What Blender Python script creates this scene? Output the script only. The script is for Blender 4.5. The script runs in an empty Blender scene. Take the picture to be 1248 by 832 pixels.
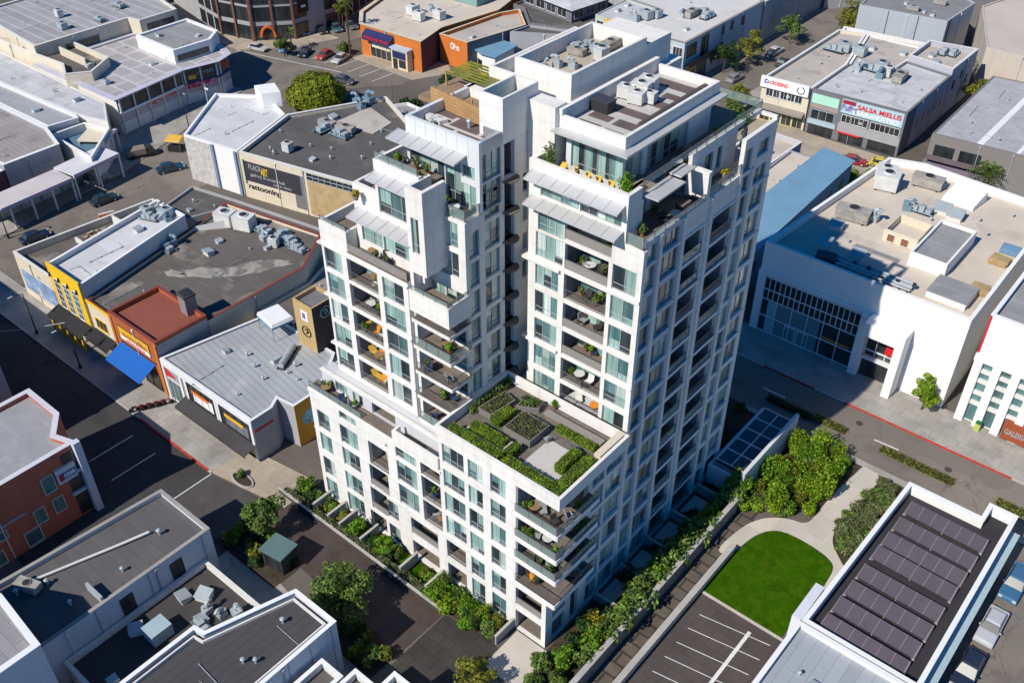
import bpy, bmesh, math, random
from mathutils import Vector, Matrix
random.seed(7)
R = math.radians
COL = bpy.context.scene.collection
# ------------------------------------------------------------------ materials
def _n(nt, t, **kw):
    n = nt.nodes.new(t)
    for k, v in kw.items(): setattr(n, k, v)
    return n
def mul(c, f): return tuple(min(1, max(0, x * f)) for x in c)
MATS = {}
def M(name, col, rough=.8, var=.15, scale=.35, fine=3.0, streak=0., bump=0., seams=None, seamcol=.6,
      blot=None, metal=0., stripes=None, coat=0., spec=.35, rot=0., crack=0.):
    """procedural surface: base colour with soft large and fine variation, optional seams, stains, ribs"""
    if name in MATS: return MATS[name]
    m = bpy.data.materials.new(name); m.use_nodes = True; nt = m.node_tree; L = nt.links.new
    b = nt.nodes['Principled BSDF']; b.inputs['Roughness'].default_value = rough; b.inputs['Metallic'].default_value = metal
    b.inputs['Specular IOR Level'].default_value = spec; b.inputs['Coat Weight'].default_value = coat
    g = _n(nt, 'ShaderNodeNewGeometry'); mp = _n(nt, 'ShaderNodeMapping'); L(g.outputs['Position'], mp.inputs[0]); mp.inputs['Rotation'].default_value = (0, 0, rot)
    P = mp.outputs[0]
    def noise(sc, det, src=P):
        n = _n(nt, 'ShaderNodeTexNoise'); n.inputs['Scale'].default_value = sc; n.inputs['Detail'].default_value = det; L(src, n.inputs['Vector']); return n.outputs['Fac']
    def mix(fac, a, bb, mode='MIX'):
        n = _n(nt, 'ShaderNodeMix', data_type='RGBA', blend_type=mode)
        for s, v in ((0, fac), (6, a), (7, bb)):
            if hasattr(v, 'is_output'): L(v, n.inputs[s])
            else: n.inputs[s].default_value = v if s == 0 else (*v, 1)
        return n.outputs[2]
    def ramp(src, p0, p1, a=0., bb=1.):
        n = _n(nt, 'ShaderNodeMapRange'); L(src, n.inputs[0]); n.inputs[1].default_value = p0; n.inputs[2].default_value = p1; n.inputs[3].default_value = a; n.inputs[4].default_value = bb; return n.outputs[0]
    c = mix(ramp(noise(scale, 5), .3, .7), mul(col, 1 - var), mul(col, 1 + var))
    f = noise(fine, 3); c = mix(ramp(f, .3, .7, 0, .5), c, mul(col, 1 - var * .9))
    if streak:
        mp2 = _n(nt, 'ShaderNodeMapping'); mp2.inputs['Scale'].default_value = (1.6, 1.6, .07); L(P, mp2.inputs[0])
        c = mix(ramp(noise(1.3, 4, mp2.outputs[0]), .5, .75, 0, streak), c, mul(col, .55))
    if blot:
        bc, amt, bs, lo = blot
        c = mix(ramp(noise(bs, 6), lo, lo + .09, 0, amt), c, bc)
    if stripes:                                   # (axis, period, contrast)
        ax, per, con = stripes
        w = _n(nt, 'ShaderNodeTexWave', wave_type='BANDS', bands_direction=ax); w.inputs['Scale'].default_value = .314 / per; w.inputs['Distortion'].default_value = .0
        L(P, w.inputs[0]); c = mix(ramp(w.outputs['Fac'], .75, 1, 0, con), c, mul(col, .45)); 
    if crack:
        wn = _n(nt, 'ShaderNodeTexNoise'); wn.inputs['Scale'].default_value = .5; wn.inputs['Detail'].default_value = 4; L(P, wn.inputs['Vector'])
        wv = _n(nt, 'ShaderNodeVectorMath', operation='MULTIPLY_ADD'); L(wn.outputs['Color'], wv.inputs[0]); wv.inputs[1].default_value = (3, 3, 0); L(P, wv.inputs[2])
        vo = _n(nt, 'ShaderNodeTexVoronoi', feature='DISTANCE_TO_EDGE'); vo.inputs['Scale'].default_value = .17; L(wv.outputs[0], vo.inputs['Vector'])
        c = mix(ramp(vo.outputs['Distance'], .0, .012, crack, 0), c, mul(col, .35))
        vc = _n(nt, 'ShaderNodeTexVoronoi', feature='F1', distance='CHEBYCHEV'); vc.inputs['Scale'].default_value = .09; L(P, vc.inputs['Vector']); sp = _n(nt, 'ShaderNodeSeparateColor'); L(vc.outputs['Color'], sp.inputs[0])
        c = mix(ramp(sp.outputs[0], .62, .66, 0, crack * .7), c, mul(col, .68))
    if seams:
        sw, sh, ms = seams
        br = _n(nt, 'ShaderNodeTexBrick'); br.inputs['Scale'].default_value = 1; br.inputs['Brick Width'].default_value = sw; br.inputs['Row Height'].default_value = sh
        br.inputs['Mortar Size'].default_value = ms; br.inputs['Color1'].default_value = (1, 1, 1, 1); br.inputs['Color2'].default_value = (.86, .86, .86, 1); br.inputs['Mortar'].default_value = (seamcol,) * 3 + (1,)
        L(P, br.inputs[0]); c = mix(1., c, br.outputs[0], 'MULTIPLY')
    L(c, b.inputs['Base Color'])
    if bump:
        bp = _n(nt, 'ShaderNodeBump'); bp.inputs['Strength'].default_value = bump; bp.inputs['Distance'].default_value = .05; L(f, bp.inputs['Height']); L(bp.outputs[0], b.inputs['Normal'])
    MATS[name] = m; return m
def brickwall(name, c1, c2, mortar, vertical=True):
    m = bpy.data.materials.new(name); m.use_nodes = True; nt = m.node_tree; L = nt.links.new; b = nt.nodes['Principled BSDF']; b.inputs['Roughness'].default_value = .9
    g = _n(nt, 'ShaderNodeNewGeometry'); sp = _n(nt, 'ShaderNodeSeparateXYZ'); L(g.outputs['Position'], sp.inputs[0]); ad = _n(nt, 'ShaderNodeMath', operation='ADD'); L(sp.outputs[0], ad.inputs[0]); L(sp.outputs[1], ad.inputs[1])
    cb = _n(nt, 'ShaderNodeCombineXYZ'); L(ad.outputs[0], cb.inputs[0]); L(sp.outputs[2], cb.inputs[1])
    br = _n(nt, 'ShaderNodeTexBrick'); br.inputs['Scale'].default_value = 1; br.inputs['Brick Width'].default_value = .5; br.inputs['Row Height'].default_value = .2; br.inputs['Mortar Size'].default_value = .02
    br.inputs['Color1'].default_value = (*c1, 1); br.inputs['Color2'].default_value = (*c2, 1); br.inputs['Mortar'].default_value = (*mortar, 1); L(cb.outputs[0], br.inputs[0]); L(br.outputs[0], b.inputs['Base Color'])
    return m
def leafmat(name, dark, mid, light):
    dark, mid, light = (tuple(x * 1.45 for x in c) for c in (dark, mid, light))
    m = bpy.data.materials.new(name); m.use_nodes = True; nt = m.node_tree; L = nt.links.new; b = nt.nodes['Principled BSDF']; b.inputs['Roughness'].default_value = .65; b.inputs['Specular IOR Level'].default_value = .25
    g = _n(nt, 'ShaderNodeNewGeometry'); r = _n(nt, 'ShaderNodeValToRGB'); L(g.outputs['Random Per Island'], r.inputs[0])
    e = r.color_ramp.elements; e[0].color = (*dark, 1); e[1].color = (*light, 1); k = e.new(.5); k.color = (*mid, 1)
    n = _n(nt, 'ShaderNodeTexNoise'); n.inputs['Scale'].default_value = .9; n.inputs['Detail'].default_value = 3; L(g.outputs['Position'], n.inputs['Vector'])
    mr = _n(nt, 'ShaderNodeMapRange'); L(n.outputs['Fac'], mr.inputs[0]); mr.inputs[1].default_value = .35; mr.inputs[2].default_value = .65; mr.inputs[3].default_value = .65; mr.inputs[4].default_value = 1.25
    mx = _n(nt, 'ShaderNodeMix', data_type='RGBA', blend_type='MULTIPLY'); mx.inputs[0].default_value = 1; L(r.outputs[0], mx.inputs[6]); L(mr.outputs[0], mx.inputs[7]); L(mx.outputs[2], b.inputs['Base Color'])
    tr = _n(nt, 'ShaderNodeBsdfTranslucent'); L(mx.outputs[2], tr.inputs[0]); ms = _n(nt, 'ShaderNodeMixShader'); ms.inputs[0].default_value = .32
    L(b.outputs[0], ms.inputs[1]); L(tr.outputs[0], ms.inputs[2]); L(ms.outputs[0], nt.nodes['Material Output'].inputs[0])
    return m
def glassmat(name, col, col2, per=.16, rough=.08, spec=.6):
    """window pane with what hangs behind it: soft vertical folds of blinds, room tones"""
    m = bpy.data.materials.new(name); m.use_nodes = True; nt = m.node_tree; L = nt.links.new; b = nt.nodes['Principled BSDF']
    b.inputs['Roughness'].default_value = .35; b.inputs['Specular IOR Level'].default_value = spec; b.inputs['Coat Weight'].default_value = .6; b.inputs['Coat Roughness'].default_value = rough
    g = _n(nt, 'ShaderNodeNewGeometry'); oi = _n(nt, 'ShaderNodeObjectInfo'); mp = _n(nt, 'ShaderNodeMapping'); mp.inputs['Scale'].default_value = (1 / per, 1 / per, .25); L(g.outputs['Position'], mp.inputs[0])
    n = _n(nt, 'ShaderNodeTexNoise'); n.inputs['Scale'].default_value = .7; n.inputs['Detail'].default_value = 2; L(mp.outputs[0], n.inputs['Vector'])
    mr = _n(nt, 'ShaderNodeMapRange'); L(n.outputs['Fac'], mr.inputs[0]); mr.inputs[1].default_value = .35; mr.inputs[2].default_value = .65
    mx = _n(nt, 'ShaderNodeMix', data_type='RGBA'); L(mr.outputs[0], mx.inputs[0]); mx.inputs[6].default_value = (*col, 1); mx.inputs[7].default_value = (*col2, 1)
    r2 = _n(nt, 'ShaderNodeMapRange'); L(oi.outputs['Random'], r2.inputs[0]); r2.inputs[3].default_value = .7; r2.inputs[4].default_value = 1.2
    m2 = _n(nt, 'ShaderNodeMix', data_type='RGBA', blend_type='MULTIPLY'); m2.inputs[0].default_value = 1; L(mx.outputs[2], m2.inputs[6]); L(r2.outputs[0], m2.inputs[7]); L(m2.outputs[2], b.inputs['Base Color'])
    return m
def clearglass(name, tint, a=.4):
    m = bpy.data.materials.new(name); m.use_nodes = True; nt = m.node_tree; b = nt.nodes['Principled BSDF']; b.inputs['Base Color'].default_value = (*tint, 1); b.inputs['Roughness'].default_value = .06; b.inputs['Alpha'].default_value = a; b.inputs['Specular IOR Level'].default_value = .6
    return m
WHITE = M('white_stucco', (.76, .735, .70), .85, .07, .3, 2.5, streak=.3, bump=.12, stripes=('Z', 1.5, .10))
WHITE2 = M('grey_stucco', (.56, .56, .58), .85, .06, .3, 2.5, streak=.12)
PANEL = M('metal_panel', (.33, .37, .42), .4, .07, .3, 2, metal=.3, spec=.5)
PANELW = M('pale_panel', (.66, .68, .70), .45, .05, .3, 2, spec=.5)
AWN = M('canopy_metal', (.56, .56, .56), .45, .08, .6, 3, metal=.25, stripes=None)
FRAME = M('window_frame', (.36, .375, .385), .4, .05)
FRAMEW = M('white_frame', (.72, .73, .74), .5, .05)
DFRAME = M('dark_frame', (.03, .033, .038), .4, .1)
STEEL = M('railing_steel', (.22, .22, .23), .4, .08, metal=.5)
BALCF = M('balcony_floor', (.20, .165, .135), .8, .15, 1.2, 5, seams=(.9, .9, .02))
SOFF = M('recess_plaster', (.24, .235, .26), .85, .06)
GLA = glassmat('pane_aqua_blind', (.18, .33, .305), (.37, .52, .475))
GLB = glassmat('pane_pale_blind', (.40, .50, .48), (.60, .68, .64))
GLD = glassmat('pane_dark', (.018, .028, .034), (.04, .06, .07), .6)
GLT = glassmat('pane_teal', (.05, .125, .135), (.12, .23, .235), .4)
GLS = glassmat('shop_glass', (.012, .016, .02), (.04, .045, .05), .8)
RAILG = clearglass('rail_glass', (.30, .40, .38), .38)
GREENG = clearglass('green_rail_glass', (.16, .30, .24), .5)
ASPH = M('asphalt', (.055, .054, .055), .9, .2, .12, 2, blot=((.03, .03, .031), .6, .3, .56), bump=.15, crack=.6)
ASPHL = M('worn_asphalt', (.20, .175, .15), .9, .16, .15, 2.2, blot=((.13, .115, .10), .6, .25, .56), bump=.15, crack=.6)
CONC = M('concrete_walk', (.36, .34, .31), .9, .18, .3, 3, blot=((.22, .205, .19), .5, .35, .57), seams=(1.6, 1.6, .03), seamcol=.7, streak=0)
CONCT = M('tan_walk', (.42, .355, .28), .9, .16, .3, 3, seams=(1.5, 1.5, .03), seamcol=.75)
CONCL = M('pale_path', (.56, .51, .45), .9, .07, .4, 4, seams=(3.2, 3.2, .02), seamcol=.8)
KERB = M('kerb', (.42, .40, .37), .9, .12)
REDK = M('red_kerb_paint', (.45, .05, .035), .7, .25, 1.5, 6)
PAINT = M('road_paint', (.72, .72, .70), .7, .15, 2, 8)
EARTH = M('ground_earth', (.13, .115, .10), .95, .25, .1, 1)
MULCH = M('mulch', (.055, .04, .028), .95, .4, 1.5, 8, bump=.5)
PAVER = M('dark_pavers', (.085, .062, .055), .85, .25, .5, 4, seams=(.5, .25, .03), seamcol=.6)
LAWN = M('lawn_grass', (.035, .098, .002), 1., .25, .5, 7, bump=.5, blot=((.06, .12, .004), .6, .9, .5), spec=0., stripes=('X', .8, .14), rot=R(32))
# ------------------------------------------------------------------ mesh builder
class MB:
    def __init__(s): s.v = []; s.f = []; s.m = []; s.mats = []
    def mi(s, mat):
        if mat is None: return -1
        if mat not in s.mats: s.mats.append(mat)
        return s.mats.index(mat)
    def poly(s, pts, mat=None):
        b = len(s.v); s.v += [tuple(p) for p in pts]; s.f.append(tuple(range(b, b + len(pts)))); s.m.append(s.mi(mat)); return s
    def hexa(s, p, mat=None):                    # 8 points: bottom ring then top ring, counter-clockwise
        b = len(s.v); s.v += [tuple(q) for q in p]
        for f in ((3, 2, 1, 0), (4, 5, 6, 7), (0, 1, 5, 4), (1, 2, 6, 5), (2, 3, 7, 6), (3, 0, 4, 7)):
            s.f.append(tuple(b + i for i in f)); s.m.append(s.mi(mat))
        return s
    def box(s, x0, y0, z0, x1, y1, z1, mat=None):
        x0, x1 = sorted((x0, x1)); y0, y1 = sorted((y0, y1)); z0, z1 = sorted((z0, z1))
        return s.hexa([(x0, y0, z0), (x1, y0, z0), (x1, y1, z0), (x0, y1, z0), (x0, y0, z1), (x1, y0, z1), (x1, y1, z1), (x0, y1, z1)], mat)
    def cbox(s, c, sx, sy, sz, rz=0, mat=None):    # centred in x, y, standing on c.z
        ca, sa = math.cos(rz), math.sin(rz); P = []
        for z in (0, sz):
            for a, b in ((-1, -1), (1, -1), (1, 1), (-1, 1)):
                x, y = a * sx / 2, b * sy / 2; P.append((c[0] + x * ca - y * sa, c[1] + x * sa + y * ca, c[2] + z))
        return s.hexa(P, mat)
    def prism(s, pts, z0, z1, mat=None, cap=True):
        n = len(pts); b = len(s.v); s.v += [(x, y, z0) for x, y in pts] + [(x, y, z1) for x, y in pts]
        for i in range(n):
            j = (i + 1) % n; s.f.append((b + i, b + j, b + n + j, b + n + i)); s.m.append(s.mi(mat))
        if cap:
            s.f.append(tuple(b + n + i for i in range(n))); s.m.append(s.mi(mat)); s.f.append(tuple(b + i for i in reversed(range(n)))); s.m.append(s.mi(mat))
        return s
    def tube(s, a, b, r, n=8, mat=None, r2=None):
        a = Vector(a); b = Vector(b); d = (b - a).normalized(); u = d.orthogonal().normalized(); w = d.cross(u); k = len(s.v); r2 = r if r2 is None else r2
        for p, rr in ((a, r), (b, r2)):
            for i in range(n):
                t = 2 * math.pi * i / n; s.v.append(tuple(p + (u * math.cos(t) + w * math.sin(t)) * rr))
        for i in range(n):
            j = (i + 1) % n; s.f.append((k + i, k + j, k + n + j, k + n + i)); s.m.append(s.mi(mat))
        s.f.append(tuple(k + n + i for i in range(n))); s.m.append(s.mi(mat)); s.f.append(tuple(k + i for i in reversed(range(n)))); s.m.append(s.mi(mat))
        return s
    def path(s, pts, r, n=6, mat=None):
        for a, b in zip(pts, pts[1:]): s.tube(a, b, r, n, mat)
        return s
    def blob(s, c, rx, ry, rz, seg=10, ring=6, jit=.0, mat=None):
        k = len(s.v)
        for i in range(ring + 1):
            th = math.pi * i / ring
            for j in range(seg):
                ph = 2 * math.pi * j / seg; q = 1 + random.uniform(-jit, jit)
                s.v.append((c[0] + rx * q * math.sin(th) * math.cos(ph), c[1] + ry * q * math.sin(th) * math.sin(ph), c[2] + rz * q * math.cos(th)))
        for i in range(ring):
            for j in range(seg):
                j2 = (j + 1) % seg; s.f.append((k + i * seg + j, k + (i + 1) * seg + j, k + (i + 1) * seg + j2, k + i * seg + j2)); s.m.append(s.mi(mat))
        return s
    def leaf(s, p, d, size, mat=None, asp=.6):
        u = d.orthogonal().normalized(); u = (u * math.cos(a := random.uniform(0, 6.28)) + d.cross(u) * math.sin(a)); w = d.cross(u).normalized()
        a_ = u * size; b_ = w * size * asp
        return s.poly([p - a_, p + b_, p + a_, p - b_], mat)
def wloc(o):
    v = Vector((0, 0, 0))
    while o is not None: v += o.location; o = o.parent
    return v
def build(mb, name, mat=None, parent=None, local=False, smooth=False):
    me = bpy.data.meshes.new(name); off = Vector((0, 0, 0)) if (local or parent is None) else wloc(parent)
    me.from_pydata([(x - off.x, y - off.y, z - off.z) for x, y, z in mb.v], [], mb.f)
    mats = list(mb.mats); idx = mb.m
    if -1 in idx:
        if mat not in mats: mats.append(mat)
        k = mats.index(mat); idx = [k if i < 0 else i for i in idx]
    for mm in mats: me.materials.append(mm)
    if len(mats) > 1: me.polygons.foreach_set('material_index', idx)
    if smooth: me.polygons.foreach_set('use_smooth', [True] * len(mb.f))
    me.update(); o = bpy.data.objects.new(name, me); COL.objects.link(o)
    if parent is not None: o.parent = parent
    return o
def tag(o, label=None, cat=None, group=None, kind=None):
    if label: o['label'] = label
    if cat: o['category'] = cat
    if group: o['group'] = group
    if kind: o['kind'] = kind
    return o
def thing(name, label, cat, loc=(0, 0, 0), rz=0, group=None, sc=1):
    o = bpy.data.objects.new(name, None); COL.objects.link(o); o.empty_display_size = .2; o.location = loc; o.rotation_euler = (0, 0, rz); o.scale = (sc,) * 3 if not isinstance(sc, tuple) else sc
    return tag(o, label, cat, group)
def struct(name, mb, mat=None):
    return tag(build(mb, name, mat), kind='structure')
def dup(root, loc, rz=0, label=None, group=None, sc=1, recol=None):
    def cp(o, par):
        c = o.copy(); COL.objects.link(c)
        if par is not None: c.parent = par
        for ch in list(o.children): cp(ch, c)
        return c
    c = cp(root, None); c.location = loc; c.rotation_euler = (0, 0, rz); c.scale = (sc,) * 3 if not isinstance(sc, tuple) else sc
    if label: c['label'] = label
    if group: c['group'] = group
    return c
used = set()
def place(proto, loc, rz=0, label=None, group=None, sc=1):
    """the first call moves the prototype itself, later calls copy it with its parts"""
    if proto.name not in used:
        used.add(proto.name); proto.location = loc; proto.rotation_euler = (0, 0, rz); proto.scale = (sc,) * 3 if not isinstance(sc, tuple) else sc
        if label: proto['label'] = label
        if group: proto['group'] = group
        return proto
    return dup(proto, loc, rz, label, group, sc)
# ------------------------------------------------------------------ wall planes
class Pl:
    """vertical plane: u runs along it, d runs inwards from its face"""
    def __init__(s, o, u, n): s.o = o; s.u = u; s.n = n
    def pt(s, u, d, z): return (s.o[0] + s.u[0] * u - s.n[0] * d, s.o[1] + s.u[1] * u - s.n[1] * d, z)
    def box(s, mb, u0, u1, d0, d1, z0, z1, mat=None):
        P = s.pt; return mb.hexa([P(u0, d0, z0), P(u1, d0, z0), P(u1, d1, z0), P(u0, d1, z0), P(u0, d0, z1), P(u1, d0, z1), P(u1, d1, z1), P(u0, d1, z1)], mat)
def FP(y): return Pl((0, y), (1, 0), (0, -1))
def SP(x): return Pl((x, 0), (0, 1), (1, 0))
def EP(a, b):
    """plane of a wall edge a>b of a counter-clockwise footprint, u=0 at a"""
    d = Vector((b[0] - a[0], b[1] - a[1])).normalized(); return Pl(a, (d.x, d.y), (d.y, -d.x))
def facade(mb, pl, U0, U1, Z0, Z1, ops, t=.4, mat=None):
    us = sorted({U0, U1, *[o[0] for o in ops], *[o[1] for o in ops]}); us = [u for u in us if U0 - 1e-6 <= u <= U1 + 1e-6]
    zs = sorted({Z0, Z1, *[o[2] for o in ops], *[o[3] for o in ops]}); zs = [z for z in zs if Z0 - 1e-6 <= z <= Z1 + 1e-6]
    def free(u, z): return any(o[0] < u < o[1] and o[2] < z < o[3] for o in ops)
    for ua, ub in zip(us, us[1:]):
        z = None
        for za, zb in zip(zs, zs[1:]):
            if free((ua + ub) / 2, (za + zb) / 2):
                if z is not None: pl.box(mb, ua, ub, 0, t, z, za, mat); z = None
            elif z is None: z = za
        if z is not None: pl.box(mb, ua, ub, 0, t, z, zs[-1], mat)
def inset(poly, t):
    n = len(poly); out = []
    for i in range(n):
        p0, p1, p2 = (Vector(poly[(i + k - 1) % n]) for k in range(3))
        e1 = (p1 - p0).normalized(); e2 = (p2 - p1).normalized(); n1 = Vector((-e1.y, e1.x)); n2 = Vector((-e2.y, e2.x)); b = (n1 + n2)
        k = t / max(.25, (1 + n1.dot(n2))); out.append((p1.x + b.x * k, p1.y + b.y * k))
    return out
def ring(mb, outer, inner, z0, z1, mat=None):
    n = len(outer); b = len(mb.v); mb.v += [(x, y, z) for z in (z0, z1) for p in (outer, inner) for x, y in p]; m = mb.mi(mat)
    O0, I0, O1, I1 = b, b + n, b + 2 * n, b + 3 * n
    for i in range(n):
        j = (i + 1) % n
        for f in ((O0 + i, O0 + j, O1 + j, O1 + i), (I0 + j, I0 + i, I1 + i, I1 + j), (O1 + i, O1 + j, I1 + j, I1 + i), (O0 + j, O0 + i, I0 + i, I0 + j)):
            mb.f.append(f); mb.m.append(m)
ROOFS = []; WALLS = []
def bldg(name, label, poly, z, wall, roof, par=.8, th=.3, z0=0., cop=None, cat='building', copw=.0, parts=True):
    """one building: walls with a real parapet, sunk roof deck, coping; poly counter-clockwise"""
    A = sum(poly[i - 1][0] * poly[i][1] - poly[i][0] * poly[i - 1][1] for i in range(len(poly)))
    if A < 0: poly = poly[::-1]
    cx = sum(p[0] for p in poly) / len(poly); cy = sum(p[1] for p in poly) / len(poly)
    r = thing(name, label, cat, (cx, cy, z0)); inn = inset(poly, th)
    w = MB(); ring(w, poly, inn, z0, z); r_wall = build(w, 'wall', wall, r)
    f = MB(); f.prism(inset(poly, th - .02), z - par - .25, z - par); build(f, 'roof', roof, r)
    ROOFS.append((name, poly, z - par)); WALLS.append((r, poly, z0, z))
    if cop: c = MB(); ring(c, inset(poly, -.05 - copw), inset(poly, th + .05), z + .003, z + .07); build(c, 'coping', cop, r)
    return r
def win_parts(r, pl, specs, frame=None, glass=None, mull=2, prot=.07, sill=True, name='window'):
    """windows set on a plain wall: a frame that stands proud with the pane inside it"""
    frame = frame or FRAME; glass = glass or GLD
    for (u0, u1, z0, z1) in specs:
        f = MB(); w = .08
        pl.box(f, u0 - w, u1 + w, -prot, .0, z1, z1 + w); pl.box(f, u0 - w, u1 + w, -prot - (.06 if sill else 0), .0, z0 - w, z0)
        pl.box(f, u0 - w, u0, -prot, 0, z0, z1); pl.box(f, u1, u1 + w, -prot, 0, z0, z1)
        for k in range(1, mull): u = u0 + (u1 - u0) * k / mull; pl.box(f, u - .03, u + .03, -prot + .01, -.012, z0, z1)
        o = build(f, name, frame, r); p = MB(); pl.box(p, u0 + .002, u1 - .002, -.01, .0, z0 + .002, z1 - .002); build(p, 'pane', glass, o)
def text(body, pl, u0, u1, z0, z1, mat, parent, d=-.03, name='lettering', th=.02, shear=0.):
    """lettering as real relief on a wall plane, fitted to the rectangle"""
    cu = bpy.data.curves.new(name, 'FONT'); cu.body = body; cu.extrude = .02; cu.shear = shear; cu.offset = .035; ob = bpy.data.objects.new(name, cu); COL.objects.link(ob)
    dg = bpy.context.evaluated_depsgraph_get(); me = bpy.data.meshes.new_from_object(ob.evaluated_get(dg)); bpy.data.objects.remove(ob)
    xs = [v.co.x for v in me.vertices]; ys = [v.co.y for v in me.vertices]; zs = [v.co.z for v in me.vertices]
    x0, x1, y0, y1, q0, q1 = min(xs), max(xs), min(ys), max(ys), min(zs), max(zs); off = wloc(parent)
    for v in me.vertices:
        u = u0 + (v.co.x - x0) / (x1 - x0) * (u1 - u0); z = z0 + (v.co.y - y0) / (y1 - y0) * (z1 - z0); dd = d - (v.co.z - q0) / (q1 - q0) * th
        v.co = Vector(pl.pt(u, dd, z)) - off
    me.materials.clear(); me.materials.append(mat); o = bpy.data.objects.new(name, me); COL.objects.link(o); o.parent = parent; return o
# ------------------------------------------------------------------ ground
def sheet(name, pts, z, mat, kind=True):
    m = MB(); m.poly([(x, y, z) for x, y in pts]); return struct(name, m, mat)
def rect(x0, y0, x1, y1): return [(x0, y0), (x1, y0), (x1, y1), (x0, y1)]
def slab(name, pts, z, mat, z0=-.02):
    m = MB(); m.prism(pts, z0, z, None); return struct(name, m, mat)
sheet('ground', rect(-420, -120, 260, 520), -.03, EARTH)
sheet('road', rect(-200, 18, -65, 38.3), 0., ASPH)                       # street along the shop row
sheet('road', rect(-200, 87.5, 60, 95.4), .0, ASPHL)                     # street behind the tower
sheet('road', [(-148.5, 38.3), (-127.5, 38.3), (-132.5, 80), (-150, 112), (-178, 112), (-158, 80)], .004, ASPHL)
sheet('road', [(-240, 96), (-150, 112), (-136, 128), (-136.5, 133.5), (-240, 133)], .008, ASPHL)
sheet('road', [(-185, 128), (-162, 133.5), (-158, 170), (-182, 170)], .004, ASPHL)
sheet('road', rect(-91, 95.4, -81.5, 330), .004, ASPHL)
sheet('road', rect(-4.6, 20, 14, 87.5), .004, ASPHL)                      # car park lane on the right
slab('sidewalk', [(-200, 38.5), (-76.5, 38.5), (-76.5, 43.6), (-200, 43.6)], .13, CONC)
slab('sidewalk', [(-76.5, 38.5), (-66, 40.3), (-66, 45.2), (-76.5, 43.6)], .13, CONCT)
slab('sidewalk', rect(-60, 95.6, 60, 102.2), .13, CONC)
slab('sidewalk', rect(-36, 86.6, 60, 87.4), .13, CONC)
slab('sidewalk', [(-158, 44), (-141.5, 44), (-146.5, 72), (-158, 106), (-163, 106), (-159, 76)], .13, CONC)
slab('sidewalk', [(-127, 43.6), (-123, 43.6), (-124.5, 66), (-128, 66)], .13, CONC)
slab('sidewalk', [(-153.5, 131.3), (-136, 131.2), (-132, 139), (-137, 142), (-153.5, 134.5)], .13, CONCT)
slab('sidewalk', [(-190, 118.5), (-176, 118.5), (-167.5, 127), (-164, 137), (-170, 137), (-176, 128), (-190, 124)], .13, CONCT)
slab('sidewalk', rect(-81.3, 120, -78.6, 330), .13, CONC)
slab('sidewalk', rect(-94, 96, -91.2, 330), .13, CONC)
slab('sidewalk', rect(-78.6, 150, -30, 160.2), .10, CONCT)
slab('kerb', rect(-200, 38.3, -76.5, 38.5), .14, KERB); slab('kerb', rect(-60, 95.42, 60, 95.6), .14, KERB)
slab('red_kerb', rect(-90.5, 38.28, -77, 38.52), .146, REDK); slab('red_kerb', rect(-38, 95.40, -31, 95.62), .146, REDK); slab('red_kerb', rect(-27, 95.40, -7, 95.62), .146, REDK)
sheet('plaza', [(-76.4, 26), (-66, 26), (-66, 40.2), (-76.4, 38.2)], .012, M('plaza_pavers', (.085, .078, .075), .9, .2, .4, 4, seams=(.6, .3, .02)))  # pavers darkened in their base colour to stand in for cast shade
m = MB()
for x in (-84.2, -88.8): m.poly([(x, 30.5, .014), (x + .16, 30.5, .014), (x + .16, 36.2, .014), (x, 36.2, .014)])
m.poly([(-76.5, 24, .014), (-76.38, 24, .014), (-76.38, 38.3, .014), (-76.5, 38.3, .014)])
m.poly([(-21.5, 91.6, .012), (-18.6, 91.75, .012), (-18.6, 91.93, .012), (-21.5, 91.78, .012)])
for x in (-60, -48, -36): m.poly([(x, 91.6, .012), (x + 3, 91.6, .012), (x + 3, 91.78, .012), (x, 91.78, .012)])
for k in range(6): m.poly([(-160 + 3.6 * k, 125.5, .018), (-159.85 + 3.6 * k, 125.5, .018), (-159.45 + 3.6 * k, 131.2, .018), (-159.6 + 3.6 * k, 131.2, .018)])
m.poly([(-176, 118.2, .018), (-150, 124.6, .018), (-150, 124.8, .018), (-176, 118.4, .018)])
struct('road_markings', m, PAINT)
# walk of dark pavers in front of the tower, beds and lawns
sheet('paved_walk', [(-68.5, 36.6), (-43.5, 35.2), (-43.4, 41.2), (-68.5, 41.4)], .02, PAVER)
sheet('paved_court', [(-43.2, 34), (-36.8, 33), (-36.8, 41.8), (-43.2, 41.4)], .016, M('court_pavers', (.05, .045, .043), .85, .25, .5, 4, seams=(1.2, 1.2, .04), seamcol=.6))
sheet('walk', [(-66.2, 24), (-44, 24), (-44, 31.5), (-66.2, 34.5)], .01, CONC)
slab('patio', [(-36.6, 39.5), (-32.6, 39.5), (-32.6, 44.4), (-36.6, 44.4)], .12, CONCL)
sheet('planting_bed', [(-68, 32.6), (-58.5, 32.6), (-58.5, 36.6), (-68, 37.6)], .03, MULCH)
sheet('planting_bed', [(-53.5, 31.8), (-43.6, 31.8), (-43.6, 35.1), (-53.5, 36.4)], .03, MULCH)
sheet('planting_bed', rect(-66.5, 41.6, -37.2, 44.5), .03, MULCH)
sheet('planting_bed', rect(-33.1, 40, -28.6, 76), .024, MULCH)
sheet('planting_bed', rect(-40, 76.2, -19, 87.3), .02, MULCH)
sheet('planting_bed', [(-20.4, 72.6), (-15.4, 71.5), (-15.4, 86.3), (-19.0, 86.3), (-19.5, 80)], .026, MULCH)
sheet('service_lane', rect(-28.0, 30, -26.2, 74), .02, M('lane_pavers', (.13, .105, .085), .9, .3, .5, 5, seams=(2.2, 1.4, .12), seamcol=.35))
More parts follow.
